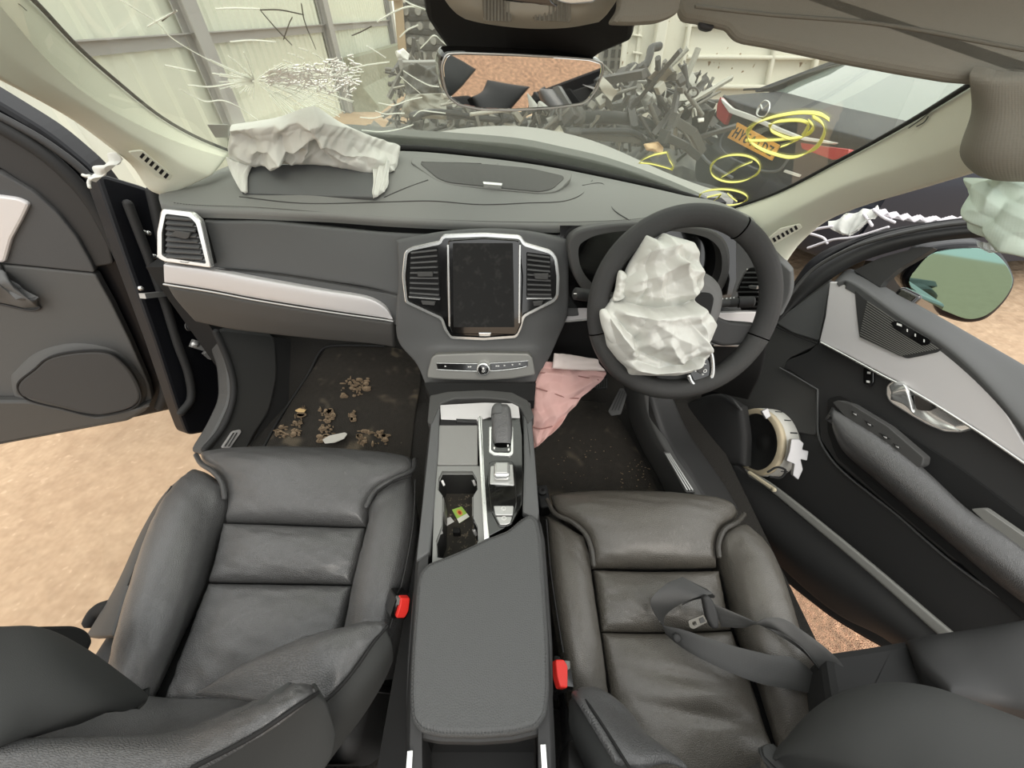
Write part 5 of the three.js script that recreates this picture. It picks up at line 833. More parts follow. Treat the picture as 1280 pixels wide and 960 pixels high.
{
  const s = thing('driver_seat', 'worn black leather driver seat, empty, behind the steering wheel', 'car seat'), L = M.wornLeather;
  const wr = (k, f = 60) => (u, v, x, y) => k * fbm(x * f * 0.4, y * f, 8);
  panel('thigh_pad', [heights([[684, 622, 0.785], [690, 613, 0.79], [740, 610, 0.798], [815, 611, 0.80], [870, 615, 0.80], [912, 622, 0.795], [930, 640, 0.787]]), heights([[742, 709, 0.80], [800, 711, 0.80], [850, 711, 0.80], [901, 710, 0.80]]), heights([[684, 622, 0.785], [694, 641, 0.80], [716, 652, 0.81], [732, 667, 0.81], [739, 688, 0.807], [742, 709, 0.80]]), heights([[930, 640, 0.787], [922, 651, 0.80], [905, 662, 0.81], [898, 680, 0.81], [899, 695, 0.807], [901, 710, 0.80]])], s, L, { puff: 0.024, pw: 3, r: 0.024, bump: wr(0.003) });
  panel('seat_panel', [heights([[743, 711], [800, 713], [850, 713], [901, 712]], 0.798), heights([[753, 788], [810, 789], [870, 788], [917, 786]], 0.79), heights([[743, 711, 0.798], [748, 750, 0.794], [753, 788, 0.79]]), heights([[901, 712, 0.798], [908, 750, 0.794], [917, 786, 0.79]])], s, L, { puff: 0.022, pw: 2.6, r: 0.012, bump: wr(0.004) });
  const dent = (u, v, x, y) => 0.0025 * fbm(x * 25, y * 25, 8) + 0.007 * Math.exp(-(((u - 0.6) / 0.25) ** 2) - ((v - 0.42) / 0.10) ** 2) - 0.008 * Math.exp(-(((u - 0.55) / 0.22) ** 2) - ((v - 0.33 - 0.25 * (u - 0.5)) / 0.045) ** 2) - 0.008 * Math.exp(-(((u - 0.55) / 0.3) ** 2) - ((v - 0.56 - 0.2 * (u - 0.5)) / 0.05) ** 2);
  panel('seat_panel', [heights([[753, 790], [810, 791], [870, 790], [917, 788]], 0.79), heights([[782, 990], [850, 990], [920, 985], [985, 975]], 0.765), heights([[753, 790, 0.79], [765, 870, 0.78], [782, 990, 0.765]]), heights([[917, 788, 0.79], [940, 850, 0.783], [960, 910, 0.773], [985, 975, 0.765]])], s, L, { puff: 0.022, pw: 2.6, r: 0.012, nu: 60, nv: 60, bump: dent });
  panel('bolster', [heights([[680, 640, 0.79], [700, 650, 0.806], [729, 668, 0.81]]), heights([[712, 900, 0.79], [740, 890, 0.795], [768, 880, 0.775]]), heights([[680, 640, 0.79], [683, 700, 0.806], [690, 760, 0.81], [700, 820, 0.808], [712, 900, 0.79]]), heights([[729, 668, 0.81], [738, 690, 0.806], [742, 712, 0.797], [752, 789, 0.788], [760, 840, 0.78], [768, 880, 0.775]])], s, L, { puff: 0.024, pw: 2.4, r: 0.02, t: 0.16, bump: wr(0.003) });
  panel('bolster', [heights([[906, 664, 0.81], [918, 655, 0.808], [931, 650, 0.795]]), heights([[975, 960, 0.77], [1010, 930, 0.80], [1046, 900, 0.80]]), heights([[906, 664, 0.81], [900, 680, 0.808], [903, 712, 0.797], [919, 788, 0.788], [942, 850, 0.78], [975, 960, 0.77]]), heights([[931, 650, 0.795], [963, 680, 0.806], [984, 725, 0.812], [1001, 780, 0.814], [1022, 830, 0.812], [1046, 900, 0.80]])], s, L, { puff: 0.036, pw: 2.2, r: 0.02, t: 0.16, bump: wr(0.0035) });
  piping(heights([[684, 625, 0.793], [694, 642, 0.81], [716, 653, 0.821], [732, 668, 0.821], [739.5, 688, 0.817], [742, 706, 0.811]]), 0.005, s, L);
  piping(heights([[930, 643, 0.793], [922, 652, 0.81], [905, 663, 0.821], [898, 681, 0.821], [899, 695, 0.817]]), 0.005, s, L);
  mesh('seam', tube(heights([[683, 650, 0.805], [688, 710, 0.816], [695, 760, 0.818], [704, 815, 0.818]]), 0.0016, { rs: 5 }), M.darkPlastic, s);
  mesh('seat_base', box(0.17, 0.62, FLOOR, 0.73, -0.40, 0.05, 0.03), M.darkPlastic, s);
  mesh('backrest_frame', box(0.15, 0.66, 0.64, 0.84, 0.04, 0.30, 0.03), M.darkPlastic, s);
  mesh('rail_bracket', [bar(Y(676, 612, 0.66), Y(682, 640, 0.66), 0.03, 0.05, V(0, 1, 0), 0.006), lathe([[0.004, 0], [0.012, 0], [0.012, 0.006], [0.004, 0.006]], { o: Y(678, 614, 0.69), x: V(1, 0, 0), y: V(0, 0, -1), n: V(0, 1, 0) }, 0, 16)], M.darkPlastic, s);
  const d = (l) => l.map(([x, y, k]) => D(x, y, k));
  mesh('backrest_wing', shell(surf([
    d([[714, 864, 0.545], [728, 858, 0.555], [748, 859, 0.56], [770, 873, 0.56], [790, 892, 0.56]]),
    d([[728, 880, 0.52], [742, 885, 0.525], [764, 895, 0.53], [790, 912, 0.53], [815, 925, 0.54]]),
    d([[770, 950, 0.465], [785, 955, 0.465], [805, 955, 0.47], [835, 948, 0.49], [860, 955, 0.50]])]), { nu: 30, nv: 30, r: 0.005, t: 0.006, puff: 0.008 }), M.leather, s, { label: 'inner backrest side wing' });
  mesh('wing_side', shell(surf([
    d([[711, 874, 0.55], [717, 866, 0.548], [724, 864, 0.545]]), d([[709, 905, 0.535], [722, 905, 0.52], [738, 884, 0.52]]), d([[716, 930, 0.52], [738, 940, 0.495], [762, 928, 0.485]]), d([[735, 975, 0.50], [760, 985, 0.47], [788, 968, 0.455]])]), { nu: 16, nv: 30, r: 0.005, t: 0.03 }), M.seatCloth, s);
  mesh('lower_cover', slab(planeP(D(712, 930, 0.54), D(735, 960, 0.52), D(722, 950, 0.51)), [[711, 926], [719, 923], [728, 932], [745, 962], [740, 990], [711, 990]], 0.02, { round: 0.006 }), M.darkPlastic, s);
  mesh('seam', tube(d([[722, 864, 0.543], [738, 884, 0.516], [760, 917, 0.488], [788, 962, 0.455]]), 0.0022, { rs: 6 }), M.black, s);
  mesh('backrest_panel', shell(surf([d([[790, 985, 0.56], [850, 965, 0.58], [910, 958, 0.585], [985, 945, 0.57]]), d([[790, 1010, 0.50], [850, 990, 0.52], [910, 985, 0.525], [985, 970, 0.51]])]), { r: 0.004, t: 0.06 }), M.leather, s);
  mesh('backrest_wing', shell(surf([
    d([[955, 945, 0.50], [978, 932, 0.505], [1015, 890, 0.515], [1055, 864, 0.52], [1110, 852, 0.52], [1165, 857, 0.51], [1220, 875, 0.50], [1330, 915, 0.48]]),
    d([[958, 950, 0.49], [990, 940, 0.475], [1030, 915, 0.47], [1070, 900, 0.465], [1115, 895, 0.46], [1165, 900, 0.455], [1220, 912, 0.45], [1330, 945, 0.44]]),
    d([[960, 948, 0.49], [1000, 950, 0.46], [1045, 960, 0.435], [1080, 970, 0.42], [1120, 980, 0.41], [1170, 985, 0.40], [1220, 990, 0.395], [1330, 1000, 0.39]])]), { nu: 60, nv: 30, r: 0.010, t: 0.014, puff: 0.012, pw: 3 }), M.seatCloth, s, { label: 'outer backrest side wing' });
  mesh('lumbar_edge', shell(surf([d([[950, 944, 0.505], [990, 944, 0.50], [1030, 955, 0.49], [1070, 975, 0.48]]), d([[950, 990, 0.47], [990, 990, 0.47], [1030, 992, 0.465], [1070, 995, 0.46]])]), { r: 0.006, t: 0.03 }), M.wornLeather, s);
}
// the seats' upper backs and head restraints stand just behind the lens
for (const [t, cx, y0] of [['passenger_seat', -0.40, 0.78], ['driver_seat', 0.41, 0.70]]) {
  const s = scene.children.find((o) => o.name === t), z = (y) => 0.10 + (y - 0.8) * 0.36, P = (x, y, o = 0) => V(cx + x, y, z(y) + o), up = V(0, 0.34, -0.94);
  mesh('backrest_cushion', bar(P(0, y0, 0.03), P(0, y0 + 0.62, 0.03), 0.34, 0.11, up, 0.05), M.leather, s);
  for (const k of [-1, 1]) mesh('backrest_bolster', bar(P(k * 0.20, y0, 0.0), P(k * 0.20, y0 + 0.56, 0.02), 0.11, 0.15, up, 0.05), M.leather, s);
  mesh('backrest_shell', bar(P(0, y0 - 0.02, 0.11), P(0, y0 + 0.62, 0.11), 0.48, 0.06, up, 0.028), M.plastic, s);
  const hr = mesh('head_restraint', bar(P(0, y0 + 0.66, -0.01), P(0, y0 + 0.86, -0.03), 0.27, 0.11, up, 0.05), M.leather, s);
  for (const k of [-1, 1]) mesh('restraint_post', tube([P(k * 0.06, y0 + 0.58, 0.04), P(k * 0.06, y0 + 0.70, 0.0)], 0.008), M.chrome, hr);
}
// ================================================================ SEAT BELT AND BUCKLES
{
  const b = thing('seat_belt', 'black seat belt webbing with metal tongue draped on the driver seat', 'seat belt');
  const band = (A, B, par = b) => mesh('webbing', shell(ruled(A, B), { nu: 70, nv: 8, t: 0.0015, r: 0.0005, even: true }), M.belt, par);
  const h = (l) => l.map(([x, y, k]) => Y(x, y, k));
  // loop lying on the seat: upper fold, long lower run to the pillar, upper run over the bolster
  band(h([[826, 778, 0.838], [817, 765, 0.85], [814, 749, 0.862], [833, 730, 0.872], [853, 721, 0.875]]), h([[830, 786, 0.83], [832, 770, 0.845], [848, 757, 0.86], [870, 747, 0.872], [892, 742, 0.875]]));
  band(h([[853, 721, 0.875], [870, 730, 0.874], [884, 737, 0.872], [894, 745, 0.865]]), h([[853, 757, 0.85], [866, 751, 0.853], [880, 748, 0.857], [893, 748, 0.86]]));
  band(h([[828, 782, 0.835], [856, 788, 0.845], [905, 804, 0.852], [960, 818, 0.858], [1000, 826, 0.856], [1040, 868, 0.83]]), h([[832, 793, 0.826], [850, 808, 0.828], [885, 828, 0.836], [945, 853, 0.845], [1000, 864, 0.846], [1046, 877, 0.825]]));
  band(h([[890, 754, 0.865], [930, 771, 0.86], [970, 788, 0.868], [1000, 808, 0.872], [1020, 832, 0.866], [1050, 872, 0.835]]), h([[902, 784, 0.842], [930, 785, 0.848], [948, 781, 0.862], [975, 795, 0.866], [1012, 824, 0.862], [1046, 876, 0.832]]));
  band(h([[944, 780, 0.87], [958, 773, 0.878], [980, 774, 0.882], [1010, 793, 0.882], [1038, 815, 0.878], [1056, 836, 0.87], [1063, 868, 0.845]]), h([[962, 786, 0.866], [975, 790, 0.872], [995, 803, 0.872], [1014, 822, 0.868], [1030, 842, 0.86], [1046, 862, 0.85], [1058, 876, 0.835]]));
  const st = mesh('stop_button', lathe([[0, 0.004], [0.004, 0.004], [0.0065, 0.002], [0.007, 0]], planeN(Y(846, 798, 0.838), V(-0.1, 1, 0.3), V(1, 0, 0)), 0, 18), M.darkPlastic, b);
  const tp = planeN(Y(885, 765, 0.868), V(0, 0.8, 0.5), V(1, 0, 0));
  mesh('tongue_grip', slab(tp, [[879, 747], [886, 744], [893, 752], [899, 770], [900, 786], [892, 788], [885, 776]], 0.014, { off: 0.006, round: 0.005, bevel: 0.005, seg: 4 }), M.darkPlastic, b);
  mesh('tongue_plate', slab(tp, [[860, 776], [880, 768], [885, 778], [867, 787], [862, 785]], 0.003, { off: 0.0, round: 0.003, bevel: 0.0008, holes: [[[864, 777.5], [870, 775], [872, 781], [866, 783.5]]] }), mat({ color: C(116, 114, 108), roughness: 0.45, metalness: 0.6 }), b, { label: 'chrome belt tongue with square hole' });
  mesh('tongue_print', slab(tp, [[874, 773.5], [879, 771.5], [882, 777], [876, 779.5]], 0.0006, { off: 0.0012, bevel: 0 }), M.plastic, b);
}
{
  const bk = (name, label, body, red, pl, grey) => {
    const b = thing('belt_buckle', label, 'buckle');
    mesh('buckle_body', slab(pl, body, 0.035, { off: 0, round: 0.004, bevel: 0.003 }), M.gloss, b);
    mesh('release_button', slab(pl, red, 0.012, { off: 0.006, round: 0.003, bevel: 0.002 }), M.red, b, { label: 'red release button' });
    mesh('buckle_insert', slab(pl, grey, 0.01, { off: 0.003, round: 0.001 }), M.satinDark, b);
    mesh('buckle_stalk', bar(on(pl, body[0][0], body[0][1] + 10, -0.03), on(pl, body[0][0], body[0][1] + 40, -0.16), 0.03, 0.012, V(1, 0, 0.2), 0.004), M.black, b);
  };
  bk('a', 'red seat belt buckle left of the armrest lid', [[497, 747], [514, 747], [512, 766], [507, 775], [488, 774]], [[501, 748], [513, 748], [511, 764], [506, 773], [495, 773], [500, 757]], planeP(Y(490, 773, 0.91), Y(513, 748, 0.915), Y(511, 770, 0.895)), [[497, 748], [503, 748], [500, 757], [497, 757]]);
  bk('b', 'red seat belt buckle right of the armrest lid by the driver seat', [[695, 823], [713, 825], [719, 862], [701, 860], [696, 845]], [[695, 824], [705, 824], [710, 832], [710, 860], [701, 859], [697, 845]], planeP(Y(697, 824, 0.875), Y(713, 826, 0.86), Y(708, 860, 0.872)), [[706, 825], [713, 826], [713, 836], [709, 838]]);
}
// ================================================================ FLOOR MATS, PEDALS, LITTER
{
  const mudTex = data(512, (u, v) => {
    const n = 0.5 + 0.5 * tileN(u, v, 30), d = sstep(0.12, 0.5, tileN(u, v, 6, 3) + 0.45 * tileN(u, v, 18, 5)), s = sstep(0.55, 0.8, tileN(u, v, 70, 1) + 0.3 * tileN(u, v, 7, 9));
    return [0.135 + 0.05 * n + 0.17 * d + 0.28 * s, 0.125 + 0.045 * n + 0.15 * d + 0.25 * s, 0.108 + 0.04 * n + 0.12 * d + 0.2 * s];
  }, { srgb: true, rep: 2.2 });
  const mm = mat({ map: mudTex, roughness: 1, bumpMap: napTex, bumpScale: 0.002 });
  const m = (l) => l.map(([x, y]) => onFloor(x, y, 0.012));
  const a = thing('floor_mat', 'muddy black carpet mat in the passenger foot well', 'floor mat');
  mesh('mat_carpet', shell(surf([m([[408, 434], [440, 432], [480, 433], [520, 440]]), m([[385, 470], [430, 470], [480, 472], [526, 474]]), m([[362, 505], [420, 506], [470, 508], [520, 510]]), m([[330, 560], [400, 575], [460, 580], [512, 580]])]), { nu: 40, nv: 40, r: 0.004, t: 0.012, bump: (u, v, x, y) => 0.003 * fbm(x * 12, y * 12, 2) }), mm, a);
  mesh('mat_edge', tube(m([[330, 558], [345, 530], [362, 503], [385, 468], [400, 440], [408, 434], [440, 432], [480, 433]]), 0.004, { rs: 6 }), M.rubber, a);
  const mud = mat({ map: blotch([0.40, 0.34, 0.27], [0.62, 0.54, 0.44], 9, 4), roughness: 1, bumpMap: napTex, bumpScale: 0.003 });
  reseed(21);
  const blob = (x, y, rx, ry, n = 14) => { const c = []; for (let i = 0; i < n; i++) { const t = i / n * 2 * Math.PI, k = rnd(0.65, 1.15); c.push([x + rx * k * Math.cos(t), y + ry * k * Math.sin(t)]); } return c; };
  const slabOn = (px, h, up) => { const p = px.map(([x, y]) => onFloor(x, y, 0.014)), c = p.reduce((s, q) => s.add(q.clone()), V(0, 0, 0)).multiplyScalar(1 / p.length), n = -c.z > TOE.f0 ? V(0, TOE.f1 - TOE.f0, TOE.y1 - FLOOR).normalize() : V(0, 1, 0), pl = planeN(c, n, V(1, 0, 0)); return slab2(pl, roundLoop(p.map((q) => flat(pl, q)), 0.003), h, { off: up ?? h, bevel: h * 0.4, seg: 1 }); };
  const clods = []; for (const [x, y, rx, ry, k] of [[440, 484, 13, 12, 9], [450, 480, 10, 8, 5], [372, 530, 6, 14, 7], [408, 528, 9, 16, 10], [466, 548, 18, 9, 12], [440, 520, 4, 6, 3], [405, 548, 8, 5, 4], [352, 540, 8, 8, 5], [378, 512, 4, 3, 2]]) for (let i = 0; i < k * 4; i++) clods.push(slabOn(blob(x + rnd(-rx, rx), y + rnd(-ry, ry), rnd(0.8, i % 3 ? 3 : 6.5), rnd(0.6, i % 3 ? 2.2 : 4.2), 9), i % 3 ? 0.004 : 0.0025));
  mesh('dried_mud', clods, mud, a, { kind: 'stuff', label: 'dried pale mud prints' });
  const leaf = thing('torn_card', 'torn grey card scrap lying on the muddy passenger mat', 'card scrap');
  mesh('card', slabOn([[405, 553], [414, 548], [433, 544], [436, 546], [432, 552], [420, 557], [408, 558]], 0.003, 0.016), mat({ color: C(190, 188, 180), roughness: 0.8 }), leaf);
  const leaf2 = thing('dry_leaf', 'small dry tan leaf on the passenger mat beside the muddy prints', 'leaf');
  mesh('leaf_blade', slabOn([[370, 516], [376, 513], [384, 515], [382, 518], [374, 518]], 0.002, 0.012), mat({ color: C(200, 170, 120), roughness: 0.8 }), leaf2);
  const b = thing('floor_mat', 'dusty black carpet mat in the driver foot well', 'floor mat');
  mesh('mat_carpet', shell(surf([m([[700, 502], [720, 500], [748, 502], [762, 508]]), m([[680, 530], [715, 528], [752, 526], [779, 530]]), m([[668, 565], [715, 566], [762, 566], [802, 570]]), m([[664, 625], [730, 640], [780, 640], [838, 640]])]), { nu: 40, nv: 40, r: 0.004, t: 0.012, bump: (u, v, x, y) => 0.003 * fbm(x * 12, y * 12, 6) - 0.006 * Math.exp(-(((u - 0.72 + 0.2 * v) / 0.05) ** 2)) }), mm, b);
  reseed(5); const bits = []; for (let i = 0; i < 46; i++) bits.push(slabOn(blob(mix(690, 815, rnd()), mix(540, 610, rnd()), rnd(0.4, 1.4), rnd(0.3, 0.8), 6), 0.002, 0.004)); for (let i = 0; i < 30; i++) bits.push(slabOn(blob(rnd(775, 812), rnd(575, 610), rnd(0.4, 1.6), rnd(0.3, 0.9), 6), 0.002, 0.004));
  mesh('grit', bits, mud, b, { kind: 'stuff' });
  const ped = thing('brake_pedal', 'ribbed rubber brake pedal beside the pink airbag', 'pedal');
  const pp = planeP(D(745, 473, 1.12), D(758, 472, 1.12), D(750, 487, 1.10));
  mesh('pedal_pad', slab(pp, [[742, 474], [760, 468], [760, 484], [745, 486], [738, 482]], 0.012, { round: 0.004 }), M.rubber, ped);
  for (let i = 0; i < 6; i++) mesh('pedal_rib', bar(on(pp, 744 + i * 2.8, 473, 0.001), on(pp, 744 + i * 2.8, 484, 0.001), 0.003, 0.003), M.plastic, ped);
  mesh('pedal_arm', bar(on(pp, 750, 476, -0.015), on(pp, 752, 440, -0.10), 0.02, 0.02), M.black, ped);
  const ac = thing('accelerator_pedal', 'long black accelerator pedal left of the dark side trim', 'pedal');
  const ap = planeP(D(765, 515, 1.17), D(775, 488, 1.17), D(780, 515, 1.16));
  mesh('pedal_pad', slab(ap, [[760, 514], [775, 485], [786, 486], [776, 518], [764, 520]], 0.015, { round: 0.004 }), M.plastic, ac);
  for (let i = 0; i < 3; i++) mesh('pedal_rib', bar(on(ap, 765 + i * 4, 513, 0.001), on(ap, 776 + i * 3, 489, 0.001), 0.003, 0.003), M.darkPlastic, ac);
}
// ================================================================ DOORS
{
  const g = setting('door_2', 'open driver door with black trim, silver inlay and chrome handle', 'car door');
  const pl = planeP(D(1280, 455, 0.73), D(1055, 333, 1.01), D(842, 540, 1.5));
  const S = (name, px, t, o, m, par = g, ex) => mesh(name, slab(pl, px, t, o), m, par, ex);
  const on3 = (l, off) => l.map(([x, y]) => on(pl, x, y, off));
  const T = (name, l, off, r, m, par = g) => mesh(name, tube(on3(l, off), r, { rs: 8 }), m, par);
  S('door_shell', [[960, 408], [990, 385], [1050, 345], [1120, 372], [1300, 475], [1400, 560], [1400, 880], [1180, 850], [1092, 806], [1040, 775], [985, 732], [900, 650], [838, 560], [842, 505], [900, 470]], 0.05, { off: -0.02, round: 0.03, bevel: 0.01 }, M.paint);
  // trim panels
  S('front_trim', [[974, 396], [1038, 348], [1034, 380], [1024, 425], [1020, 432], [985, 448], [980, 460], [1000, 470], [1022, 488], [1020, 545], [945, 530], [905, 500], [930, 450]], 0.03, { off: 0.0, round: 0.01, bevel: 0.003 }, M.plastic);
  S('front_upper_trim', [[973, 398], [1037, 352], [1032, 385], [1023, 426], [990, 416], [970, 404]], 0.02, { off: 0.006, round: 0.006, bevel: 0.003 }, M.dash);
  S('middle_trim', [[1024, 427], [1060, 446], [1130, 484], [1220, 538], [1330, 605], [1330, 760], [1190, 700], [1045, 578], [1024, 548], [1022, 488], [985, 462], [978, 462], [984, 450], [1010, 440]], 0.03, { off: 0.004, round: 0.008, bevel: 0.003 }, M.darkPlastic);
  S('lower_trim', [[842, 520], [905, 500], [980, 470], [1021, 492], [1023, 548], [1045, 582], [1200, 712], [1330, 790], [1400, 860], [1180, 845], [1092, 803], [1040, 772], [985, 730], [900, 648], [840, 560]], 0.03, { off: -0.008, round: 0.012, bevel: 0.004 }, M.darkPlastic);
  T('seam', [[962, 405], [1000, 422], [1022, 430]], 0.008, 0.0015, M.black);
  T('seam', [[1022, 488], [1022, 520], [1024, 548], [1045, 581], [1120, 643], [1200, 711], [1330, 800]], 0.006, 0.0025, M.dash);
  T('seam', [[975, 460], [990, 468], [1022, 487]], 0.006, 0.0022, M.dash);
  // belt roll
  mesh('belt_roll', shell(ruled(on3([[1042, 352], [1055, 333], [1100, 357], [1180, 401], [1280, 458], [1400, 530]], 0.0).map((p, i) => p.addScaledVector(pl.n, [0.0, -0.03, -0.03, -0.03, -0.03, -0.03][i])), on3([[1046, 354], [1066, 353], [1130, 399], [1182, 433], [1236, 484], [1330, 600]], 0.028)), { nu: 50, nv: 14, t: 0.02, r: 0.004, puff: 0.006 }), M.dash, g);
  // silver inlay with speaker grille and memory buttons
  const sil = S('silver_inlay', [[1037, 352], [1050, 352], [1070, 363], [1130, 400], [1181, 433], [1208, 457], [1232, 482], [1258, 515], [1330, 640], [1280, 577], [1217, 534], [1132, 482], [1108, 470], [1058, 443], [1024, 426], [1031, 397]], 0.016, { off: 0.022, bevel: 0.003 }, M.silver, g, { label: 'brushed silver door inlay' });
  T('inlay_edge', [[1026, 428], [1060, 446], [1108, 472], [1132, 484], [1217, 536], [1280, 579]], 0.022, 0.0028, M.chrome, sil);
  const gr = S('speaker_grille', [[1068, 362], [1079, 372], [1115, 399], [1160, 425], [1180, 434], [1172, 440], [1150, 445], [1134, 448], [1128, 446], [1074, 421], [1071, 395]], 0.004, { off: 0.0245, round: 0.004, bevel: 0.001 }, mat({ color: C(52, 52, 52), roughness: 0.6, metalness: 0.4 }), sil);
  for (let i = 0; i < 16; i++) { const t = i / 15, a = [mix(1072, 1082, t), mix(420, 376, t)], b = [mix(1128, 1176, t), mix(446, 437, t)]; const k = [mix(a[0], b[0], 1), mix(a[1], b[1], 1)]; mesh('grille_rib', bar(on(pl, a[0] + 2, a[1] + 1, 0.025), on(pl, k[0] - 3, k[1] - 1, 0.025), 0.0014, 0.0014, pl.n), M.satinDark, gr); }
  const mb = S('memory_buttons', [[1113, 404], [1117, 401], [1123, 401], [1163, 424], [1164, 428], [1160, 431], [1153, 432], [1119, 412]], 0.006, { off: 0.027, round: 0.003, bevel: 0.0008 }, M.gloss, sil);
  for (const [i, x, y] of [[0, 1124, 406], [1, 1134, 413], [2, 1144, 419], [3, 1155, 426]]) S('button_mark', i ? [[x - 0.7, y - 2], [x + 0.7, y - 1.6], [x + 0.7, y + 2], [x - 0.7, y + 1.6]] : [[x - 3, y - 2.4], [x + 3, y - 0.4], [x + 3, y + 2.4], [x - 3, y + 0.2]], 0.001, { off: 0.0275, bevel: 0 }, M.white, mb);
  // lock rocker and handle
  const lk = S('lock_switch', [[1079, 460], [1084, 457], [1092, 462], [1092, 478], [1087, 484], [1079, 479]], 0.008, { off: 0.012, round: 0.003 }, M.gloss, g);
  for (const [x, y] of [[1086, 466], [1085, 477]]) S('switch_mark', [[x - 2, y - 1.6], [x + 2, y - 1], [x + 2, y + 1.6], [x - 2, y + 1]], 0.001, { off: 0.0128, bevel: 0 }, M.white, lk);
  const hd = S('door_handle', [[1107, 483], [1112, 477], [1126, 473], [1134, 479], [1150, 490], [1215, 532], [1214, 537], [1200, 541], [1180, 540], [1160, 532], [1140, 521], [1112, 503], [1107, 495]], 0.012, { off: 0.014, round: 0.006, bevel: 0.003 }, M.chrome, g);
  mesh('handle_cup', shell(surf([on3([[1136, 490], [1146, 490], [1170, 505], [1208, 531]], 0.018), on3([[1133, 500], [1150, 505], [1170, 520], [1198, 534]], 0.0).map((p) => p.addScaledVector(pl.n, 0.016)), on3([[1141, 518], [1158, 527], [1178, 536], [1200, 538]], 0.019)]), { t: 0.003, r: 0.001, puff: -0.0 }), M.chrome, hd);
  mesh('handle_lever', shell(surf([on3([[1110, 482], [1118, 477], [1128, 475]], 0.022), on3([[1113, 492], [1124, 488], [1134, 486]], 0.038), on3([[1112, 500], [1128, 506], [1140, 516]], 0.024)]), { t: 0.008, r: 0.004 }), M.chrome, hd);
  S('handle_recess', [[1138, 494], [1152, 495], [1172, 509], [1160, 514], [1146, 512]], 0.004, { off: 0.0215, round: 0.004, bevel: 0.001 }, M.gloss, hd);
  // armrest, switch plate, missing pad
  mesh('armrest', shell(surf([on3([[1040, 506], [1065, 520], [1110, 548], [1160, 588], [1210, 634], [1260, 668], [1340, 730]], 0.05), on3([[1038, 522], [1060, 548], [1100, 580], [1150, 622], [1205, 668], [1260, 712], [1340, 775]], 0.075), on3([[1041, 540], [1058, 568], [1095, 600], [1148, 645], [1205, 693], [1260, 740], [1340, 800]], 0.04)]), { nu: 60, nv: 24, t: 0.03, r: 0.012, puff: 0.012 }), M.leather, g, { label: 'padded leather door armrest' });
  S('armrest_recess', [[1034, 498], [1050, 494], [1100, 520], [1200, 585], [1340, 690], [1340, 830], [1200, 704], [1090, 612], [1046, 572], [1034, 540]], 0.01, { off: 0.010, round: 0.01 }, M.black);
  const sp = S('switch_plate', [[1040, 503], [1048, 500], [1064, 505], [1110, 533], [1155, 572], [1153, 582], [1143, 586], [1110, 560], [1060, 526]], 0.03, { off: 0.062, round: 0.004, bevel: 0.002 }, M.plastic);
  for (const [x, y, w, h] of [[1068, 517, 4, 4], [1086, 530, 6, 5], [1106, 546, 7, 5], [1121, 558, 5, 4]]) { S('switch_hole', [[x - w, y - h], [x, y - h * 0.4], [x + w, y + h * 0.6], [x, y + h * 0.6]], 0.006, { off: 0.0635, bevel: 0.0008 }, M.black, sp); S('switch_stub', [[x - 2, y - 1], [x + 1.5, y + 0.4], [x + 2, y + 2.4], [x - 1, y + 1.4]], 0.006, { off: 0.067, bevel: 0.001 }, M.satin, sp); }
  S('bare_ledge', [[1213, 636], [1230, 635], [1340, 712], [1340, 735], [1270, 690]], 0.02, { off: 0.052, round: 0.004 }, M.satinDark, g);
  // door pocket
  mesh('door_pocket', shell(surf([on3([[838, 540], [870, 545], [945, 600], [1020, 660], [1098, 722], [1180, 792], [1260, 860]], 0.075), on3([[840, 552], [868, 575], [935, 640], [1000, 700], [1070, 748], [1150, 810], [1240, 880]], 0.085), on3([[842, 562], [866, 590], [920, 650], [985, 718], [1045, 768], [1110, 802], [1200, 880]], 0.05)]), { nu: 50, nv: 24, t: 0.02, r: 0.006 }), M.darkPlastic, g, { label: 'lower door pocket panel' });
  mesh('pocket_lip', shell(ruled(on3([[930, 586], [962, 603], [1020, 648], [1098, 712], [1180, 782], [1262, 850]], 0.082), on3([[936, 596], [958, 610], [1016, 658], [1092, 722], [1168, 790], [1248, 858]], 0.086)), { nu: 30, nv: 6, t: 0.01, r: 0.003 }), M.satinDark, g, { label: 'grey top lip of the door pocket' });
  // front speaker cover and the torn out speaker
  mesh('speaker_cover', shell(coons(on3([[842, 516], [862, 502], [895, 492], [926, 508]], 0.085), on3([[846, 548], [868, 570], [905, 580], [930, 583]], 0.085), on3([[842, 516], [842, 532], [846, 548]], 0.085), on3([[926, 508], [931, 545], [930, 583]], 0.085)), { nu: 30, nv: 30, t: 0.03, r: 0.012, puff: 0.01 }), mat({ color: C(34, 34, 34), roughness: 0.7, bumpMap: weaveTex, bumpScale: 0.0005 }), g, { label: 'dark woven speaker cover' });
  mesh('cover_edge', tube(on3([[900, 490], [914, 498], [926, 512]], 0.092), 0.004), M.dash, g);
  // window frame and mirror corner
  mesh('window_frame', shell(surf([on3([[962, 400], [1000, 352], [1045, 316], [1100, 292], [1180, 276], [1280, 267], [1360, 262]], -0.01), on3([[970, 403], [1006, 362], [1052, 330], [1106, 306], [1184, 291], [1282, 284], [1360, 280]], 0.012), on3([[978, 400], [1012, 370], [1060, 336], [1112, 316], [1186, 300], [1284, 297], [1360, 294]], -0.005)]), { nu: 60, nv: 16, t: 0.03, r: 0.004 }), M.darkPlastic, g);
  mesh('outer_frame', shell(ruled(on3([[958, 400], [990, 355], [1015, 322], [1060, 300], [1130, 283], [1280, 262], [1360, 255]], -0.04), on3([[960, 402], [998, 352], [1042, 316], [1100, 291], [1180, 275], [1280, 267], [1360, 262]], -0.02)), { nu: 40, nv: 6, t: 0.03, r: 0.003 }), M.paint, g);
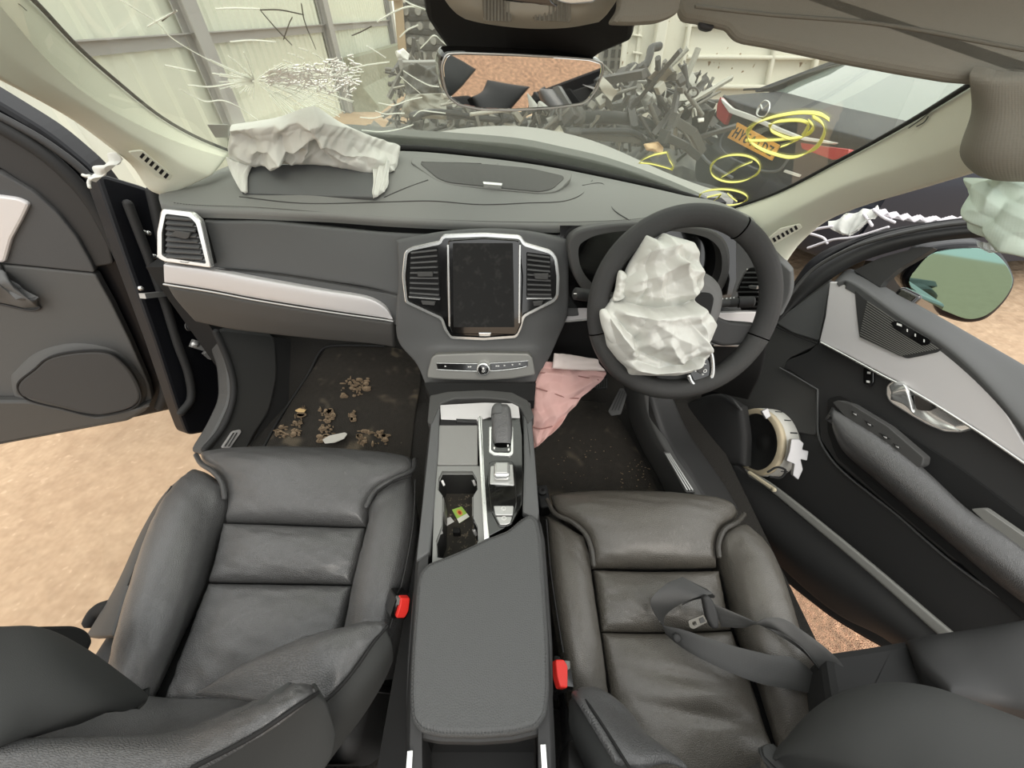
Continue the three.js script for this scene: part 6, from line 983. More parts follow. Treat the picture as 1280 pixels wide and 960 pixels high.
  T('frame_seal', [[985, 372], [1015, 338], [1060, 312], [1110, 296], [1180, 282], [1280, 274], [1360, 270]], 0.012, 0.005, M.plastic);
  S('mirror_corner', [[1066, 338], [1100, 322], [1150, 308], [1168, 309], [1155, 318], [1125, 335], [1105, 352], [1100, 360]], 0.02, { off: -0.005, round: 0.004 }, M.darkPlastic);
  // exterior mirror
  const mp0 = on(pl, 1195, 360, -0.16), mp = planeN(mp0, EYE.clone().sub(mp0).normalize().multiplyScalar(1).add(V(1.3, 0.78, 3.6).sub(mp0).normalize()), V(1, 0, 0.3));
  const mir = mesh('wing_mirror', slab(mp, [[1128, 352], [1142, 330], [1160, 314], [1180, 308], [1230, 306], [1252, 315], [1270, 342], [1272, 358], [1258, 382], [1234, 402], [1212, 406], [1180, 398], [1150, 382]], 0.09, { smooth: true, bevel: 0.02, seg: 4 }), M.paint, g, { label: 'exterior mirror seen through the door window' });
  mesh('mirror_glass', slab(mp, [[1136, 352], [1146, 335], [1162, 319], [1180, 313], [1228, 311], [1247, 319], [1264, 342], [1265, 357], [1252, 378], [1231, 395], [1212, 399], [1184, 390], [1154, 375]], 0.004, { off: 0.003, smooth: true, bevel: 0.0008 }), mat({ color: C(128, 160, 150), metalness: 1, roughness: 0.03 }), mir);
  mesh('mirror_arm', bar(on(pl, 1130, 372, -0.02), on(mp, 1165, 385, -0.03), 0.05, 0.04, V(0, 1, 0), 0.01), M.gloss, mir);
  // torn remains along the top of the frame
  const rag = thing('torn_airbag_strip', 'torn white airbag and film strip along the driver door frame', 'torn cloth');
  const rg = (l, off) => on3(l, off);
  mesh('torn_cloth', shell(surf([rg([[1036, 278], [1058, 268], [1080, 262], [1098, 258]], -0.05), rg([[1036, 284], [1060, 276], [1082, 270], [1098, 266]], -0.035), rg([[1048, 290], [1060, 292], [1072, 287], [1084, 275]], -0.03), rg([[1058, 292], [1062, 294], [1068, 290], [1076, 280]], -0.03)]), { nu: 30, nv: 30, t: 0.004, r: 0.002, bump: (u, v) => 0.012 * (tri(u * 3 + v) - 0.5) }), M.airbag, rag);
  const film = phys({ color: C(226, 222, 228), roughness: 0.5 });
  mesh('torn_cloth', shell(surf([rg([[1094, 260], [1120, 266], [1150, 270], [1190, 271], [1230, 264]], -0.04), rg([[1096, 265], [1122, 272], [1150, 276], [1190, 277], [1232, 271]], -0.03)]), { nu: 60, nv: 10, t: 0.004, r: 0.002, bump: (u, v) => 0.012 * (tri(u * 8 + v) - 0.5) }), film, rag);
  for (const l of [[[1080, 268], [1086, 276], [1090, 282]], [[1012, 292], [1020, 294], [1030, 298], [1034, 304]], [[1010, 290], [1022, 286], [1040, 283]], [[1092, 262], [1105, 272], [1118, 278]], [[1010, 310], [1040, 300], [1070, 296], [1110, 284]]]) mesh('torn_thread', tube(rg(l, -0.03), 0.0035, { rs: 6 }), film, rag);
  const rg2 = thing('hanging_rag', 'thin translucent torn film below the curtain airbag by the mirror', 'torn film');
  mesh('film', shell(surf([rg([[1222, 302], [1240, 304], [1262, 304]], -0.03), rg([[1224, 309], [1240, 312], [1264, 311]], -0.03), rg([[1236, 316], [1246, 315], [1262, 314]], -0.03)]), { t: 0.002, r: 0.0005, bump: (u) => 0.006 * tri(u * 4) }), phys({ color: C(220, 224, 222), roughness: 0.5, transmission: 0.4 }), rg2);
  // speaker
  const sk = thing('loose_speaker', 'torn out door speaker with cream ring and white frame, hanging beside the pocket', 'speaker');
  const c0 = on(pl, 944, 552, 0.05), vw = EYE.clone().sub(c0).normalize(), ax = V(-1, 0.1, 0).addScaledVector(vw, -vw.dot(V(-1, 0.1, 0))).normalize().multiplyScalar(0.76).addScaledVector(vw, 0.65).normalize(), kp = planeN(c0, ax, V(0, 0, 1)), rr = 0.098;
  mesh('ring', lathe([[rr * 0.86, 0.004], [rr, 0.004], [rr * 1.02, -0.004], [rr, -0.014], [rr * 0.86, -0.014], [rr * 0.86, 0.004]], kp), mat({ color: C(206, 192, 164), roughness: 0.6 }), sk, { label: 'cream speaker ring' });
  mesh('frame', lathe([[rr * 0.86, -0.012], [rr * 1.03, -0.012], [rr * 1.03, -0.05], [rr * 0.9, -0.06], [rr * 0.75, -0.085], [0.03, -0.09], [0, -0.09]], kp), mat({ color: C(218, 216, 208), roughness: 0.5 }), sk);
  mesh('cone', lathe([[0, -0.02], [0.02, -0.022], [0.03, -0.03], [rr * 0.75, -0.008], [rr * 0.86, -0.006]], kp), M.darkPlastic, sk);
  for (let i = 0; i < 16; i++) { const a = i / 16 * Math.PI * 2, q = (r, z) => kp.o.clone().addScaledVector(kp.x, r * Math.cos(a)).addScaledVector(kp.y, r * Math.sin(a)).addScaledVector(kp.n, z); mesh('frame_slot', bar(q(rr * 1.03, -0.025), q(rr * 1.03, -0.046), 0.003, 0.003), M.plastic, sk); }
  const bk = planeN(on(pl, 996, 560, 0.07), EYE.clone().sub(on(pl, 996, 560, 0.07)).normalize().add(V(0.35, 0, 0.1)), V(1, 0, 0));
  mesh('bracket', [slab(bk, [[989, 549], [999, 549], [1005, 554], [1003, 562], [1011, 564], [1009, 576], [1001, 574], [1004, 587], [998, 600], [991, 594], [993, 580], [983, 576], [987, 564]], 0.015, { round: 0.003 }), slab(bk, [[952, 514], [960, 510], [964, 520], [958, 524]], 0.012, { round: 0.002 })], mat({ color: C(170, 170, 172), roughness: 0.4, metalness: 0.3 }), sk);
  mesh('wire', tube([[960, 590], [972, 584], [982, 588], [976, 597], [962, 596]].map(([x, y]) => on(bk, x, y, 0.01)), 0.003, { rs: 6 }), M.black, sk);
  const rod = thing('plastic_clip', 'cream plastic clip strip lying along the pocket lip under the speaker', 'plastic clip');
  mesh('clip_bar', [bar(on(pl, 936, 590, 0.095), on(pl, 968, 612, 0.095), 0.008, 0.01, pl.n, 0.002), lathe([[0, 0.006], [0.006, 0.006], [0.006, 0]], planeN(on(pl, 968, 612, 0.095), pl.n, V(1, 0, 0)), 0, 12)], mat({ color: C(196, 186, 160), roughness: 0.6 }), rod);
}
{
  const g = setting('door_1', 'wide open passenger door, grey lining, speaker and black frame', 'car door');
  const pl = planeP(V(-1.18, 1, -0.95), V(-1.66, 1, -0.787), V(-1.18, 0.5, -0.95));
  const S = (name, px, t, o, m, par = g, ex) => mesh(name, slab(pl, px, t, o), m, par, ex);
  const on3 = (l, off) => l.map(([x, y]) => on(pl, x, y, off));
  S('door_shell', [[-120, 60], [0, 130], [60, 166], [118, 214], [158, 268], [192, 345], [222, 430], [238, 495], [234, 508], [214, 513], [100, 538], [0, 556], [-120, 578]], 0.09, { off: -0.025, round: 0.03, bevel: 0.012 }, M.paint);
  mesh('rubber_seal', tube(on3([[-60, 130], [0, 158], [60, 196], [108, 244], [150, 318], [186, 410], [207, 485], [200, 508]], 0.0), 0.016, { rs: 10 }), M.rubber, g);
  mesh('frame_edge', tube(on3([[-60, 118], [0, 146], [60, 180], [112, 222], [160, 296]], 0.0), 0.009, { rs: 8 }), M.darkPlastic, g);
  S('frame_panel', [[-120, 120], [-60, 136], [0, 164], [58, 202], [105, 248], [136, 305], [142, 330], [112, 335], [96, 296], [70, 266], [40, 238], [0, 210], [-120, 160]], 0.03, { off: 0.0, round: 0.01, bevel: 0.004 }, M.darkPlastic);
  S('upper_lining', [[-120, 200], [0, 216], [42, 240], [72, 267], [96, 297], [114, 329], [119, 341], [60, 335], [0, 329], [-120, 320]], 0.03, { off: 0.012, round: 0.008, bevel: 0.004 }, mat({ color: C(72, 72, 72), roughness: 0.8, bumpMap: grainTex, bumpScale: 0.0003 }));
  S('lower_lining', [[-120, 324], [0, 331], [60, 337], [119, 343], [140, 381], [162, 426], [186, 481], [190, 500], [182, 514], [160, 526], [80, 541], [0, 556], [-120, 578]], 0.03, { off: 0.012, round: 0.008, bevel: 0.004 }, mat({ color: C(80, 80, 79), roughness: 0.75, bumpMap: grainTex, bumpScale: 0.0003 }));
  S('silver_inlay', [[-120, 236], [0, 245], [22, 248], [37, 255], [28, 274], [14, 300], [6, 329], [-120, 322]], 0.02, { off: 0.022, round: 0.01, bevel: 0.005 }, M.silver, g, { label: 'curved silver inlay' });
  mesh('armrest', shell(surf([on3([[-120, 334], [-20, 336], [4, 337], [10, 346], [14, 352]], 0.03), on3([[-120, 355], [-20, 358], [8, 356], [22, 366], [38, 376]], 0.055), on3([[-120, 372], [-20, 378], [10, 382], [30, 386], [49, 384]], 0.02)]), { nu: 40, nv: 20, t: 0.02, r: 0.008 }), M.dash, g);
  mesh('seam', tube(on3([[0, 331], [8, 346], [20, 364], [40, 378], [50, 384], [40, 388], [0, 380]], 0.016), 0.003, { rs: 6 }), M.darkPlastic, g);
  mesh('speaker_mound', shell(coons(on3([[12, 470], [45, 440], [95, 428], [150, 440], [182, 475]], 0.013), on3([[20, 505], [60, 514], [105, 523], [150, 521], [180, 507]], 0.013), on3([[12, 470], [14, 488], [20, 505]], 0.013), on3([[182, 475], [185, 492], [180, 507]], 0.013)), { t: 0.01, r: 0.01, puff: 0.03, pw: 3 }), mat({ color: C(80, 80, 79), roughness: 0.75 }), g);
  S('speaker_cover', [[22, 480], [44, 460], [60, 448], [95, 441], [135, 442], [155, 456], [171, 480], [175, 498], [166, 509], [145, 516], [120, 519], [80, 510], [34, 498], [20, 494]], 0.02, { off: 0.048, smooth: true, bevel: 0.008, seg: 4 }, mat({ color: C(58, 58, 58), roughness: 0.7, bumpMap: weaveTex, bumpScale: 0.0004 }));
  mesh('cover_edge', tube(on3([[22, 482], [44, 461], [60, 448], [95, 440], [135, 441], [156, 456], [172, 480], [176, 499], [166, 510], [120, 520], [78, 511], [34, 499]], 0.046), 0.003, { closed: true, rs: 6, n: 90 }), M.black, g);
  S('door_pocket', [[-120, 500], [0, 502], [35, 502], [80, 512], [120, 522], [165, 512], [188, 505], [180, 514], [158, 526], [80, 541], [0, 556], [-120, 578]], 0.03, { off: 0.04, round: 0.01, bevel: 0.008 }, M.plastic);
  const st = thing('curtain_airbag_tether', 'twisted white airbag strap over the passenger door frame', 'airbag strap');
  const dp = (l) => l.map(([x, y, d]) => D(x, y, d));
  mesh('strap', shell(surf([dp([[143, 191, 0.735], [148, 193, 0.735], [152, 197, 0.735]]), dp([[132, 200, 0.735], [136, 204, 0.73], [139, 208, 0.73]]), dp([[120, 211, 0.74], [124, 216, 0.735], [127, 218, 0.735]]), dp([[110, 218, 0.745], [113, 223, 0.74], [117, 227, 0.74]])]), { nu: 10, nv: 40, t: 0.004, r: 0.001, bump: (u, v) => 0.006 * Math.sin(u * 3 + v * 12) }), M.airbag, st);
  for (const l of [[[112, 220, 0.742], [107, 220, 0.742], [104, 219, 0.742]], [[113, 223, 0.74], [111, 229, 0.74], [112, 234, 0.74]]]) mesh('frayed_end', tube(dp(l), 0.003, { rs: 6 }), M.airbag, st);
}
// ================================================================ OVERHEAD: mirror, console, visor
{
  const br = thing('sensor_housing', 'black sensor housing behind the mirror at the top of the windscreen', 'sensor housing');
  const hp = [[528, -30], [532, 0], [552, 30], [576, 64], [610, 72], [690, 74], [724, 68], [752, 46], [792, 30], [800, -30]].map(([x, y]) => onGlass(x, y, 0.012));
  const q = planeP(onGlass(576, 64, 0.02), onGlass(724, 68, 0.02), onGlass(660, 0, 0.02));
  mesh('housing', slab2(q, roundLoop(hp.map((p) => flat(q, p)), 0.008), 0.03, { off: 0.02, bevel: 0.008 }), M.black, br);
  const mt = D(655, 72, 0.60);
  mesh('mirror_foot', shell(surf([[D(600, 62, 0.60), D(650, 56, 0.59), D(705, 66, 0.60)], [D(606, 76, 0.585), D(650, 74, 0.57), D(700, 78, 0.585)]]), { t: 0.02, r: 0.008 }), M.black, br);
  const mir = thing('rear_view_mirror', 'frameless rear-view mirror showing brown ground and the driver door', 'mirror');
  const c0 = D(653, 101, 0.55), toEye = EYE.clone().sub(c0).normalize(), tgt = V(2.0, 0.1, 0.58).sub(c0).normalize();
  const mp = planeN(c0, toEye.add(tgt), V(1, 0, 0.0));
  const px = [[556, 66], [575, 65], [640, 67], [700, 70], [740, 73], [755, 78], [755, 88], [748, 110], [736, 127], [728, 131], [690, 136], [640, 139], [600, 138], [572, 132], [557, 120], [552, 100], [550, 80]];
  mesh('mirror_body', slab(mp, px, 0.03, { round: 0.008, bevel: 0.010, seg: 4 }), M.gloss, mir);
  mesh('mirror_glass', slab(mp, px.map(([x, y]) => [653 + (x - 653) * 0.965, 102 + (y - 102) * 0.93]), 0.003, { off: 0.002, round: 0.007, bevel: 0.0008 }), mat({ color: C(232, 234, 230), metalness: 1, roughness: 0.02 }), mir);
  mesh('mirror_edge', tube(outline(mp, px.map(([x, y]) => [653 + (x - 653) * 0.985, 102 + (y - 102) * 0.965]), { round: 0.008 }).map((p) => mp.o.clone().addScaledVector(mp.x, p.x).addScaledVector(mp.y, p.y).addScaledVector(mp.n, 0.0008)), 0.0014, { closed: true, rs: 6, n: 200 }), M.satin, mir);
  mesh('mirror_stem', tube([mp.o.clone().addScaledVector(mp.n, -0.02), D(655, 66, 0.60)], 0.014, { rs: 14 }), M.black, mir);
  const oc = thing('overhead_console', 'grey-beige overhead light console above the mirror', 'overhead console');
  const d = (l) => l.map(([x, y, k]) => D(x, y, k));
  mesh('console_body', shell(surf([
    d([[530, -60, 0.33], [600, -60, 0.32], [662, -60, 0.315], [725, -60, 0.32], [792, -60, 0.33]]),
    d([[543, -10, 0.355], [600, -8, 0.34], [662, -6, 0.335], [725, -8, 0.34], [782, -8, 0.355]]),
    d([[560, 14, 0.375], [604, 20, 0.355], [662, 24, 0.35], [718, 22, 0.355], [768, 16, 0.375]]),
    d([[583, 26, 0.395], [612, 35, 0.39], [662, 41, 0.388], [708, 40, 0.39], [752, 31, 0.395]])]), { nu: 50, nv: 40, t: 0.03, r: 0.012 }), M.headlinerHard = mat({ color: C(150, 147, 134), roughness: 0.7 }), oc);
  const op = planeP(D(620, 22, 0.352), D(700, 22, 0.352), D(660, -20, 0.335));
  for (const [a, b] of [[602, 640], [664, 714]]) { const gr = mesh('microphone_grille', slab(op, [[a, -8], [b, -4], [b, 29], [a + 2, 25]], 0.003, { off: 0.006, round: 0.003, bevel: 0.0008 }), mat({ color: C(112, 109, 98), roughness: 0.8 }), oc); for (let i = 1; i < 9; i++) mesh('grille_rib', bar(on(op, mix(a, b, i / 9), -6, 0.0065), on(op, mix(a, b, i / 9), 26, 0.0065), 0.0016, 0.0014), M.headliner, gr); }
  mesh('reading_lamp_lens', slab(op, [[690, -16], [752, -16], [745, 3], [712, 6], [694, 1]], 0.006, { off: 0.009, round: 0.005, bevel: 0.001 }), phys({ color: C(210, 216, 216), roughness: 0.1, metalness: 0.6 }), oc);
  mesh('lamp_button', slab(op, [[622, -16], [685, -16], [688, 2], [700, 8], [665, 6], [624, 0]], 0.006, { off: 0.008, round: 0.004, bevel: 0.001 }), M.gloss, oc);
  const vs = thing('sun_visor', 'grey-beige fabric sun visor folded down above the driver', 'sun visor');
  const vp = planeP(D(900, 34, 0.372), D(1213, 102, 0.352), D(1000, -20, 0.345));
  mesh('visor_blade', slab(vp, [[850, -70], [847, 14], [853, 25], [873, 28], [893, 32], [909, 36], [914, 43], [920, 49], [930, 53], [960, 58], [1060, 79], [1130, 92], [1190, 102], [1230, 105], [1320, 104], [1320, -70]], 0.02, { round: 0.006, bevel: 0.008, seg: 4 }), M.headliner, vs);
  mesh('visor_clip', slab(vp, [[873, 27], [893, 31], [892, 36], [884, 38], [875, 35]], 0.012, { off: -0.003, round: 0.002 }), M.darkPlastic, vs);
  mesh('visor_seam', tube([[870, 8], [960, 18], [1100, 30], [1280, 62]].map(([x, y]) => on(vp, x, y, 0.0005)), 0.0015, { rs: 6 }), M.headliner, vs);
}
// ================================================================ OUTSIDE: bonnet, fence, container, parked car, scrap
{
  const b = thing('bonnet', 'dusty dark bonnet of this car beyond the windscreen', 'car bonnet');
  const xs = [-0.82, -0.6, -0.3, 0.05, 0.35, 0.58, 0.78], fr = [1.55, 2.2, 2.58, 2.70, 2.56, 2.24, 1.62];
  const row = (k, y, dy) => xs.map((x, i) => V(x, y - dy * x * x, -mix(1.28, fr[i], k)));
  mesh('bonnet_skin', shell(surf([row(1, 1.085, 0.06), row(0.92, 1.115, 0.05), row(0.5, 1.15, 0.03), row(0, 1.18, 0.02)]), { nu: 50, nv: 40, t: 0.03, r: 0.02, flip: false }), phys({ color: C(150, 150, 144), roughness: 0.6, clearcoat: 0.2, clearcoatRoughness: 0.35 }), b);
  for (const s of [-1, 1]) mesh('bonnet_crease', tube([V(s * 0.45, 1.13, -1.4), V(s * 0.43, 1.112, -1.8), V(s * 0.36, 1.078, -2.4)], 0.006, { rs: 6 }), M.paint, b);
  const w = thing('front_wing', 'dark front wing of this car beside the bonnet, right', 'car wing');
  mesh('wing_skin', shell(surf([[V(0.80, 1.12, -1.25), V(0.81, 1.11, -1.5), V(0.80, 1.06, -1.75)], [V(0.90, 1.02, -1.2), V(0.91, 1.0, -1.5), V(0.90, 0.95, -1.9)], [V(0.95, 0.7, -1.15), V(0.96, 0.7, -1.5), V(0.95, 0.65, -1.9)]]), { t: 0.02, r: 0.01 }), M.paint, w);
}
const FX = -3.5;
{
  const g = setting('wall_left', 'cream corrugated sheet fence on grey steel posts left of the car', 'fence');
  const cream = mat({ color: C(214, 218, 204), roughness: 0.6, metalness: 0.0 }), pinkish = mat({ color: C(226, 218, 208), roughness: 0.6 }), post = mat({ color: C(160, 160, 160), roughness: 0.6 });
  const sheet = (z0, z1, pitch) => { // trapezoid-ribbed profile extruded upward
    const s = new THREE.Shape(), n = Math.max(1, Math.round((z1 - z0) / pitch)), p = (z1 - z0) / n, top = []; for (let i = 0; i < n; i++) { const z = z0 + i * p; top.push([z, 0], [z + p * 0.62, 0], [z + p * 0.72, 0.028], [z + p * 0.88, 0.028], [z + p * 0.98, 0]); } top.push([z1, 0]);
    s.moveTo(top[0][0], top[0][1]); for (const q of top.slice(1)) s.lineTo(q[0], q[1]); for (const q of top.slice().reverse()) s.lineTo(q[0], q[1] - 0.003);
    const e = new THREE.ExtrudeGeometry(s, { depth: 3.6, bevelEnabled: false }); e.applyMatrix4(new THREE.Matrix4().makeBasis(V(0, 0, 1), V(1, 0, 0), V(0, 1, 0)).setPosition(FX - 0.12, 0.02, 0)); return e;
  };
  for (let z = 2.2, i = 0; z > -16.6; z -= 1.05, i++) mesh('corrugated_sheet', sheet(z - 1.05, z - 0.005 * (i % 2), z > -6 ? 0.35 : 0.21), z > -2.2 ? pinkish : cream, g);
  for (const z of [-1.4, -5.9, -10.2, -15.6]) mesh('fence_post', [box(FX - 0.07, FX - 0.055, 0, 3.7, z - 0.13, z + 0.13), box(FX + 0.06, FX + 0.075, 0, 3.7, z - 0.13, z + 0.13), box(FX - 0.055, FX + 0.06, 0, 3.7, z - 0.012, z + 0.012)], post, g);
  const zs = [2.4, -1.4, -5.9, -10.2, -15.6]; for (let i = 0; i < 4; i++) for (const y of [1.36, 2.85]) mesh('fence_rail', [box(FX - 0.075, FX - 0.065, y - 0.055, y + 0.055, zs[i + 1] + 0.02, zs[i] - 0.02), box(FX - 0.075, FX - 0.01, y + 0.045, y + 0.055, zs[i + 1] + 0.02, zs[i] - 0.02)], post, g);
  const kb = thing('concrete_barrier', 'pale grey concrete barrier along the foot of the fence', 'barrier');
  const pr = [[0, 0], [0.55, 0], [0.5, 0.12], [0.28, 0.42], [0.24, 0.9], [0.02, 0.9]].map(([a, b]) => new THREE.Vector2(a, b));
  const eg = new THREE.ExtrudeGeometry(new THREE.Shape(pr), { depth: 5.2, bevelEnabled: true, bevelSize: 0.02, bevelThickness: 0.02, bevelSegments: 2 }); eg.translate(FX + 0.12, 0, -15.5);
  mesh('barrier_block', eg, mat({ color: C(196, 198, 188), roughness: 0.9, map: blotch([0.76, 0.77, 0.72], [0.66, 0.67, 0.62], 7, 3) }), kb);
}
{ // white ribbed steel container body
  const g = thing('steel_container', 'white rusty ribbed steel container behind the scrap', 'container');
  const wallM = mat({ map: (() => { const t = data(512, (u, v) => { const k = sstep(0.42, 0.6, tileN(u, v, 26) + 0.5 * tileN(u, v, 9, 4)), s = sstep(0.35, 0.6, tileN(u * 1, v, 60, 7)); return [mix(0.875, 0.5, k) - 0.08 * s, mix(0.87, 0.4, k) - 0.08 * s, mix(0.825, 0.3, k) - 0.08 * s]; }, { srgb: true, rep: 0.8 }); return t; })(), roughness: 0.6 });
  const pl = planeN(F(900, 70, 7.2), V(-0.12, 0, 1), V(1, 0, 0));
  mesh('wall_panel', slab(pl, [[786, -10], [1130, -10], [1130, 190], [772, 190]], 0.06, { bevel: 0.01 }), wallM, g);
  mesh('dark_end', slab(pl, [[752, 20], [786, 20], [778, 110], [745, 110]], 0.04, { off: -0.25, bevel: 0.01 }), mat({ color: C(150, 150, 146), roughness: 0.8 }), g);
  for (let i = 0; i < 3; i++) for (let j = 0; j < 5; j++) mesh('grid_bar', slab(pl, [[758 + i * 9 - j * 1.2, 34 + j * 14], [763 + i * 9 - j * 1.2, 34 + j * 14], [762 + i * 9 - j * 1.3, 44 + j * 14], [757 + i * 9 - j * 1.3, 44 + j * 14]], 0.03, { off: -0.2, bevel: 0.005 }), M.darkPlastic, g);
  for (const [a, b, w, o] of [[788, 774, 7, 0.12], [806, 790, 5, 0.05], [836, 812, 13, 0.26], [870, 846, 5, 0.12], [985, 955, 5, 0.1], [1040, 1010, 6, 0.12]]) mesh('wall_post', slab(pl, [[a - w / 2, -10], [a + w / 2, -10], [b + w / 2, 130], [b - w / 2, 130]], o, { off: o, bevel: 0.02 }), wallM, g);
  for (const y of [30, 70, 107]) mesh('wall_rib', slab(pl, [[860, y - 2 + (870 - 860) * 0.02], [1120, y + 1], [1120, y + 6], [858, y + 4]], 0.1, { off: 0.10, bevel: 0.02 }), wallM, g);
  for (let i = 0; i < 5; i++) for (const x of [796, 822]) mesh('wall_rib', slab(pl, [[x - 5, 20 + i * 22], [x + 7, 22 + i * 22], [x + 7, 25 + i * 22], [x - 5, 23 + i * 22]], 0.06, { off: 0.07, bevel: 0.012 }), wallM, g);
  const t = setting('wall_right', 'grey steel fence far behind the yard', 'fence');
  for (let i = 0; i < 9; i++) mesh('fence_panel', box(-3.6 + i * 1.6, -2.02 + i * 1.6, 0, 2.6, -18.2, -18.15), mat({ color: C(188, 186, 178), roughness: 0.8 }), t);
}
{ // parked saloon, its tail towards us
  const g = thing('parked_saloon', 'black saloon car parked behind the right pillar, boot with orange plate', 'car');
  const A = V(1.84, 0, -4.52), B = V(2.12, 0, -2.42), ux = B.clone().sub(A), W = ux.length(); ux.normalize(); const uf = V(ux.z * -1, 0, ux.x).normalize(); if (uf.x < 0) uf.negate();
  const O = A.clone().add(B).multiplyScalar(0.5), Q = (w, l, y) => O.clone().addScaledVector(ux, w).addScaledVector(uf, l).add(V(0, y * 0.94, 0)), hw = W / 2;
  const paintB = phys({ color: C(34, 38, 48), roughness: 0.6, clearcoat: 0.15, clearcoatRoughness: 0.2, specularIntensity: 0.5 });
  // lower body: profile rows, each with a half width; columns across, drawn in at the corners
  const prof = [[0.22, 0.30, 0.80], [0.02, 0.36, 0.95], [-0.03, 0.55, 0.99], [0.0, 0.70, 1.0], [0.09, 0.76, 1.0], [0.10, 0.92, 0.99], [0.03, 1.08, 0.965], [0.08, 1.12, 0.93], [0.45, 1.14, 0.90], [0.80, 1.14, 0.90], [2.6, 1.10, 0.92], [3.1, 1.06, 0.92], [4.2, 0.92, 0.86], [4.5, 0.75, 0.84], [4.55, 0.45, 0.85], [4.4, 0.25, 0.8]];
  const cols = [-1, -0.96, -0.8, -0.4, 0, 0.4, 0.8, 0.96, 1];
  mesh('body_shell', shell(surf(prof.map(([l, y, k], i) => cols.map((c) => Q(c * hw * k, l + (i < 9 ? 0.22 : 0.0) * Math.abs(c) ** 4 - (i > 11 ? 0.3 : 0) * Math.abs(c) ** 4, y - (i > 6 && i < 13 ? 0.05 : 0) * Math.abs(c) ** 8)))), { nu: 40, nv: 90, t: 0.02, r: 0, even: true }), paintB, g);
  for (const s of [-1, 1]) mesh('body_side', shell(surf([[Q(s * hw * 0.93, 0.28, 1.06), Q(s * hw * 0.92, 1.2, 1.10), Q(s * hw * 0.93, 2.6, 1.05), Q(s * hw * 0.9, 4.0, 0.9)], [Q(s * hw * 1.0, 0.22, 0.85), Q(s * hw * 1.0, 1.2, 0.84), Q(s * hw * 1.0, 2.6, 0.82), Q(s * hw * 0.97, 4.1, 0.75)], [Q(s * hw * 0.99, 0.22, 0.4), Q(s * hw * 0.99, 1.2, 0.3), Q(s * hw * 0.99, 2.6, 0.3), Q(s * hw * 0.95, 4.1, 0.35)]]), { nu: 40, nv: 20, t: 0.02, r: 0 }), paintB, g);
  const cab = [[0.52, 1.13, 0.80], [0.9, 1.31, 0.74], [1.25, 1.44, 0.68], [1.9, 1.48, 0.68], [2.4, 1.44, 0.68], [2.8, 1.28, 0.74], [3.2, 1.06, 0.80]];
  const gl = phys({ color: C(120, 132, 128), roughness: 0.08, clearcoat: 1 }), cabS = surf(cab.map(([l, y, k]) => cols.map((c) => Q(c * hw * k, l, y - 0.05 * c * c))));
  mesh('rear_window', shell((u, v) => cabS(mix(0.04, 0.96, u), mix(0.0, 0.34, v)), { nu: 24, nv: 16, t: 0.02, r: 0.01 }), gl, g, { label: 'pale reflecting rear window' });
  mesh('roof', shell((u, v) => cabS(u, mix(0.33, 0.70, v)), { nu: 24, nv: 20, t: 0.03, r: 0.01 }), paintB, g);
  mesh('front_window', shell((u, v) => cabS(mix(0.05, 0.95, u), mix(0.7, 1, v)), { nu: 20, nv: 12, t: 0.02, r: 0.01 }), gl, g);
  for (const s of [-1, 1]) {
    mesh('side_window', shell(surf([[Q(s * hw * 0.67, 1.2, 1.42), Q(s * hw * 0.67, 1.9, 1.45), Q(s * hw * 0.67, 2.4, 1.41)], [Q(s * hw * 0.80, 0.85, 1.15), Q(s * hw * 0.84, 1.9, 1.12), Q(s * hw * 0.84, 3.0, 1.1)]]), { nu: 20, nv: 10, t: 0.02, r: 0.005 }), gl, g);
    mesh('rear_pillar', shell(surf([[Q(s * hw * 0.70, 0.98, 1.33), Q(s * hw * 0.66, 1.35, 1.45)], [Q(s * hw * 0.82, 0.45, 1.12), Q(s * hw * 0.84, 0.95, 1.12)]]), { t: 0.03, r: 0.005 }), paintB, g);
    for (const l of [0.95, 3.75]) { const wp = planeN(Q(s * hw * 0.98, l, 0.33), ux.clone().multiplyScalar(s), uf); const wh = mesh('wheel', lathe([[0.2, 0.0], [0.31, 0.01], [0.33, -0.02], [0.33, -0.18], [0.2, -0.2]], wp), M.rubber, g); mesh('wheel_rim', lathe([[0, 0.005], [0.06, 0.01], [0.2, -0.02], [0.21, 0]], wp), M.satin, wh); }
  }
  // tail: lamps, bright strip, plate, badge
  const tail = planeN(Q(0, 0.04, 1.0), uf.clone().negate().add(V(0, 0.15, 0)), ux), redL = phys({ color: C(176, 30, 34), roughness: 0.15, clearcoat: 1 });
  const TS2 = (name, px, t, off, m, ex) => mesh(name, slab(tail, px, t, { off, round: 0.01, bevel: 0.005 }), m, g, ex);
  TS2('tail_lamp', [[896, 131], [900, 121], [907, 129], [912, 140], [905, 156], [895, 146]], 0.04, 0.03, redL);
  TS2('tail_lamp', [[1000, 178], [1036, 183], [1062, 186], [1058, 197], [1040, 200], [1002, 186]], 0.04, 0.03, redL);
  TS2('chrome_strip', [[901, 123], [915, 135], [935, 142], [955, 151], [975, 160], [1000, 170], [1030, 175], [1044, 178], [1040, 180], [1005, 176], [975, 166], [950, 155], [930, 148], [911, 141], [902, 128]], 0.03, 0.045, M.white, { label: 'bright strip across the boot' });
  const np = mesh('number_plate', slab(tail, [[921.5, 153], [974, 181.5], [964, 200.5], [909, 172]], 0.012, { off: 0.05, bevel: 0.002 }), mat({ color: C(240, 176, 78), roughness: 0.5 }), g, { label: 'orange number plate' });
